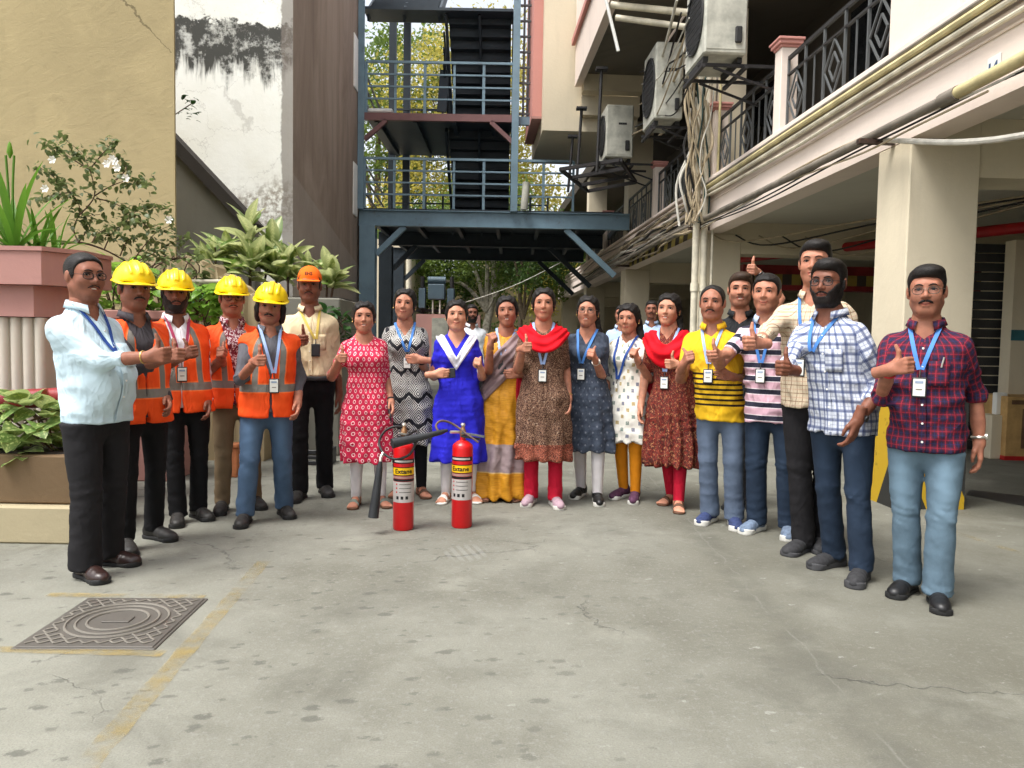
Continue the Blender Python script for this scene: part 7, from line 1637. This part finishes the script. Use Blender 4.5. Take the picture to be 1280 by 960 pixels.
def rosebush():
    Y = 6.15; b = W(66, 306, Y); t = thing('rose_bush', 'thin branching rose bush with small white flowers against the ochre wall', 'bush', b); O = Vector(b)
    br = [[(66, 306), (98, 303), (130, 312), (165, 331), (190, 345)], [(98, 303), (92, 285), (100, 262), (88, 240), (68, 222), (48, 208)], [(100, 268), (118, 245), (112, 212), (100, 190), (78, 172)], [(112, 212), (130, 190), (142, 176)], [(118, 245), (140, 232), (165, 225), (188, 232)], [(120, 248), (145, 255), (170, 272), (185, 285)], [(98, 303), (108, 288), (104, 272), (125, 268)], [(130, 312), (140, 292), (158, 276), (172, 262)], [(165, 328), (178, 310), (196, 290), (214, 282)], [(165, 330), (190, 318), (212, 305), (232, 296)], [(88, 240), (62, 245), (44, 250)], [(115, 303), (125, 290), (150, 286)], [(150, 320), (160, 300), (178, 296)], [(112, 212), (92, 200), (72, 186), (52, 180)], [(145, 225), (158, 210), (150, 195)], [(172, 262), (190, 258), (206, 260)]]
    tips = []
    for k, pl in enumerate(br):
        pts = bez([W(x, y, Y+lr.uniform(-.12, .12)-.1*(k % 3))-O for x, y in pl], 5); n = len(pts); MB().tube(pts, [max(.003, .010*(1-i/n)+.002) if k == 0 else max(.0022, .006*(1-i/n)) for i in range(n)], 5).build('branch', M['twig'], t, True); tips.append((k, pts))
    me = LF['dark']; V0 = np.array([v.co[:] for v in me.vertices]); F0 = [list(p.vertices) for p in me.polygons]; VV = []; FF = []; UU = []
    for k, pts in tips:
        a0 = .6 if k == 0 else .22
        for q in range(int((len(pts)-1)*4.2) if k else 18):
            u = lr.uniform(a0, 1)*(len(pts)-1); i = min(int(u), len(pts)-2); p = pts[i].lerp(pts[i+1], u-i)+Vector((lr.gauss(0, .035), lr.gauss(0, .04), lr.gauss(0, .03)))
            Mx = np.array((Matrix.Rotation(lr.uniform(0, 6.28), 3, 'Z') @ Matrix.Rotation(lr.uniform(-.8, 1.), 3, 'Y') @ Matrix.Rotation(lr.uniform(-.8, .8), 3, 'X')))*lr.uniform(.35, .62); n = len(VV)*len(V0); VV.append(V0 @ Mx.T+np.array(p)); FF += [[j+n for j in fz] for fz in F0]
    o = mesh('foliage', np.concatenate(VV), FF, M['roseleaf'], t, True); tag(o, kind='stuff')
    for x, y in ((66, 200), (134, 205), (141, 199), (147, 210), (144, 202), (212, 275), (57, 236), (158, 223)):
        p = W(x, y, Y-.18)-O; mb = MB()
        for q in range(6): a = q*1.05; mb.poly([p, p+Vector((.026*math.cos(a-.45), -.008, .026*math.sin(a-.45))), p+Vector((.034*math.cos(a), -.016, .034*math.sin(a))), p+Vector((.026*math.cos(a+.45), -.008, .026*math.sin(a+.45)))])
        mb.build('flower', M['petal'], t)
rosebush()
t = thing('wall_sprig', 'small leafy sprig growing out of the wall edge', 'plant', W(221, 140, 8.95))
for k in range(22): d = Vector((lr.uniform(0, .24), lr.uniform(-.1, .0), lr.uniform(-.13, .16))); leaf(t, 'dark', d, lr.uniform(-1, 1.), lr.uniform(-.3, 1.), lr.uniform(.5, .8))
tube('stem', bez([(-.05, 0, -.05), (.08, -.03, .02), (.22, -.05, .1)], 4), .006, M['twig'], t, 5)

# ------------------------------------------------------------------ trees at the far end
def m_foliage(name, c, c2):
    m = Mt(name); n = m.noise(.55, 3, .6, 'World'); n2 = m.noise(9, 2, .6, 'World'); k = m.mix(n.ss(.3, .7), c, c2); k = m.mix(n2*.5, k, shade(c, .6)); return m.fin(k, .5, .3, trans=shade(c2, 1.3))
M['fol1'] = m_foliage('green_foliage', lin(78, 106, 46), lin(118, 136, 62)); M['fol2'] = m_foliage('yellow_green_foliage', lin(140, 142, 56), lin(190, 176, 88)); M['fol3'] = m_foliage('deep_foliage', lin(58, 84, 42), lin(84, 108, 52))
def tree(x, y, lab, h, lobes, mat, n, trunk_r, bark, leafsz=.14, seed=0, zt=None):
    g_ = np.random.default_rng(seed); t = thing('tree', lab, 'tree', (x, y, 0)); zt = zt or h*.45
    mb = MB(); mb.tube(bez([(0, 0, 0), (g_.uniform(-.15, .15), 0, zt*.5), (g_.uniform(-.3, .3), .1, zt), (0, 0, h*.8)], 6), list(np.linspace(trunk_r, trunk_r*.3, 19)), 9)
    tr_ = mb.build('trunk', bark, t, True)
    for (cx_, cy_, cz_, r) in lobes: MB().tube(bez([(0, 0, zt*.7), (cx_*.4, cy_*.4, (zt+cz_)*.5), (cx_, cy_, cz_)], 5), list(np.linspace(trunk_r*.5, .02, 11)), 6).build('limb', bark, tr_, True)
    P = []; tot = sum(r**2 for *_, r in lobes)
    for (cx_, cy_, cz_, r) in lobes:
        m = int(n*r*r/tot); nc = max(6, m//90); d = g_.normal(size=(nc, 3)); d /= np.linalg.norm(d, axis=1)[:, None]; cc = np.array((cx_, cy_, cz_))+d*(r*g_.uniform(.35, 1., (nc, 1))**.6)*np.array((1, 1, .8)); P.append(cc[g_.integers(0, nc, m)]+g_.normal(size=(m, 3))*r*.16)
    P = np.concatenate(P); m = len(P); a = g_.normal(size=(m, 3)); a /= np.linalg.norm(a, axis=1)[:, None]; b = np.cross(a, g_.normal(size=(m, 3))); b /= np.linalg.norm(b, axis=1)[:, None]; s = leafsz*g_.uniform(.6, 1.3, (m, 1)); V_ = np.stack([P-a*s*.5, P+b*s*.24, P+a*s*.5, P-b*s*.24], 1).reshape(-1, 3); F_ = np.arange(4*m).reshape(-1, 4)
    o = mesh('crown', V_, F_, mat, t, False); tag(o, kind='stuff')
tree(-1.0, 29, 'green tree with pale trunk beyond the bridge', 7.5, [(-1.3, 0, 4.6, 1.7), (.9, .4, 4.4, 1.6), (0, 0, 6, 1.9), (2.0, 0, 3.6, 1.2), (-2.4, 0, 3.4, 1.1)], M['fol1'], 14000, .22, M['birch'], .15, 1)
tree(.35, 27.5, 'dark slender tree right of the pale trunk', 6.5, [(.3, 0, 4.2, 1.4), (1.5, .3, 4.6, 1.3), (-.8, 0, 5.2, 1.2)], M['fol3'], 9000, .13, M['bark'], .14, 2)
tree(-3.6, 31, 'deep green tree behind the transformer', 8, [(0, 0, 5., 2.1), (1.6, 0, 3.4, 1.5), (-1.6, 0, 4, 1.6), (.5, 0, 2.2, 1.3)], M['fol3'], 14000, .22, M['bark'], .16, 3)
tree(-2.2, 35, 'tall yellow green tree seen through the stairs', 15, [(0, 0, 9, 3.2), (-1.6, 0, 12, 2.8), (2.0, 0, 11.5, 2.8), (.5, 0, 14, 2.5), (-2, 0, 7, 2.2), (2.4, 0, 7.4, 2.2)], M['fol2'], 26000, .3, M['bark'], .2, 4)
tree(3.2, 33, 'yellowish tree behind the right end of the bridge', 9, [(0, 0, 5, 2.0), (-1.5, 0, 4.2, 1.5), (1., 0, 6.6, 1.8), (-2.4, 0, 3.0, 1.0)], M['fol2'], 12000, .2, M['bark'], .17, 5)
tree(-6.5, 37, 'tall green tree behind the left rear house', 16, [(0, 0, 11, 3.2), (2.6, 0, 9, 2.6), (-2, 0, 13, 2.6), (1.5, 0, 14, 2.5)], M['fol1'], 16000, .3, M['bark'], .22, 6)
hd = thing('hedge', 'low dark hedge along the far boundary wall', 'hedge', (0, 34.5, 0))
g_ = np.random.default_rng(9); m = 9000; P = np.stack([g_.uniform(-6, 6, m), g_.normal(0, .35, m), g_.uniform(0, 1, m)**.7*(1.7+.5*np.sin(g_.uniform(0, 6, m)))], 1); a = g_.normal(size=(m, 3)); a /= np.linalg.norm(a, axis=1)[:, None]; b = np.cross(a, g_.normal(size=(m, 3))); b /= np.linalg.norm(b, axis=1)[:, None]; V_ = np.stack([P-a*.09, P+b*.045, P+a*.09, P-b*.045], 1).reshape(-1, 3)
tag(mesh('foliage', V_, np.arange(4*m).reshape(-1, 4), M['fol3'], hd), kind='stuff')
for k in range(9): tube('stem', [(-5.5+k*1.35, 0, 0), (-5.4+k*1.35, .1, 1.3)], .03, M['bark'], hd, 6)
tag(tube('overhead_wire', bez([W(560, 385, 27), W(640, 358, 26), W(705, 326, 24)], 5), .012, M['cablewhite'], None, 5), 'thin pale wire sloping across the far trees', 'wire')
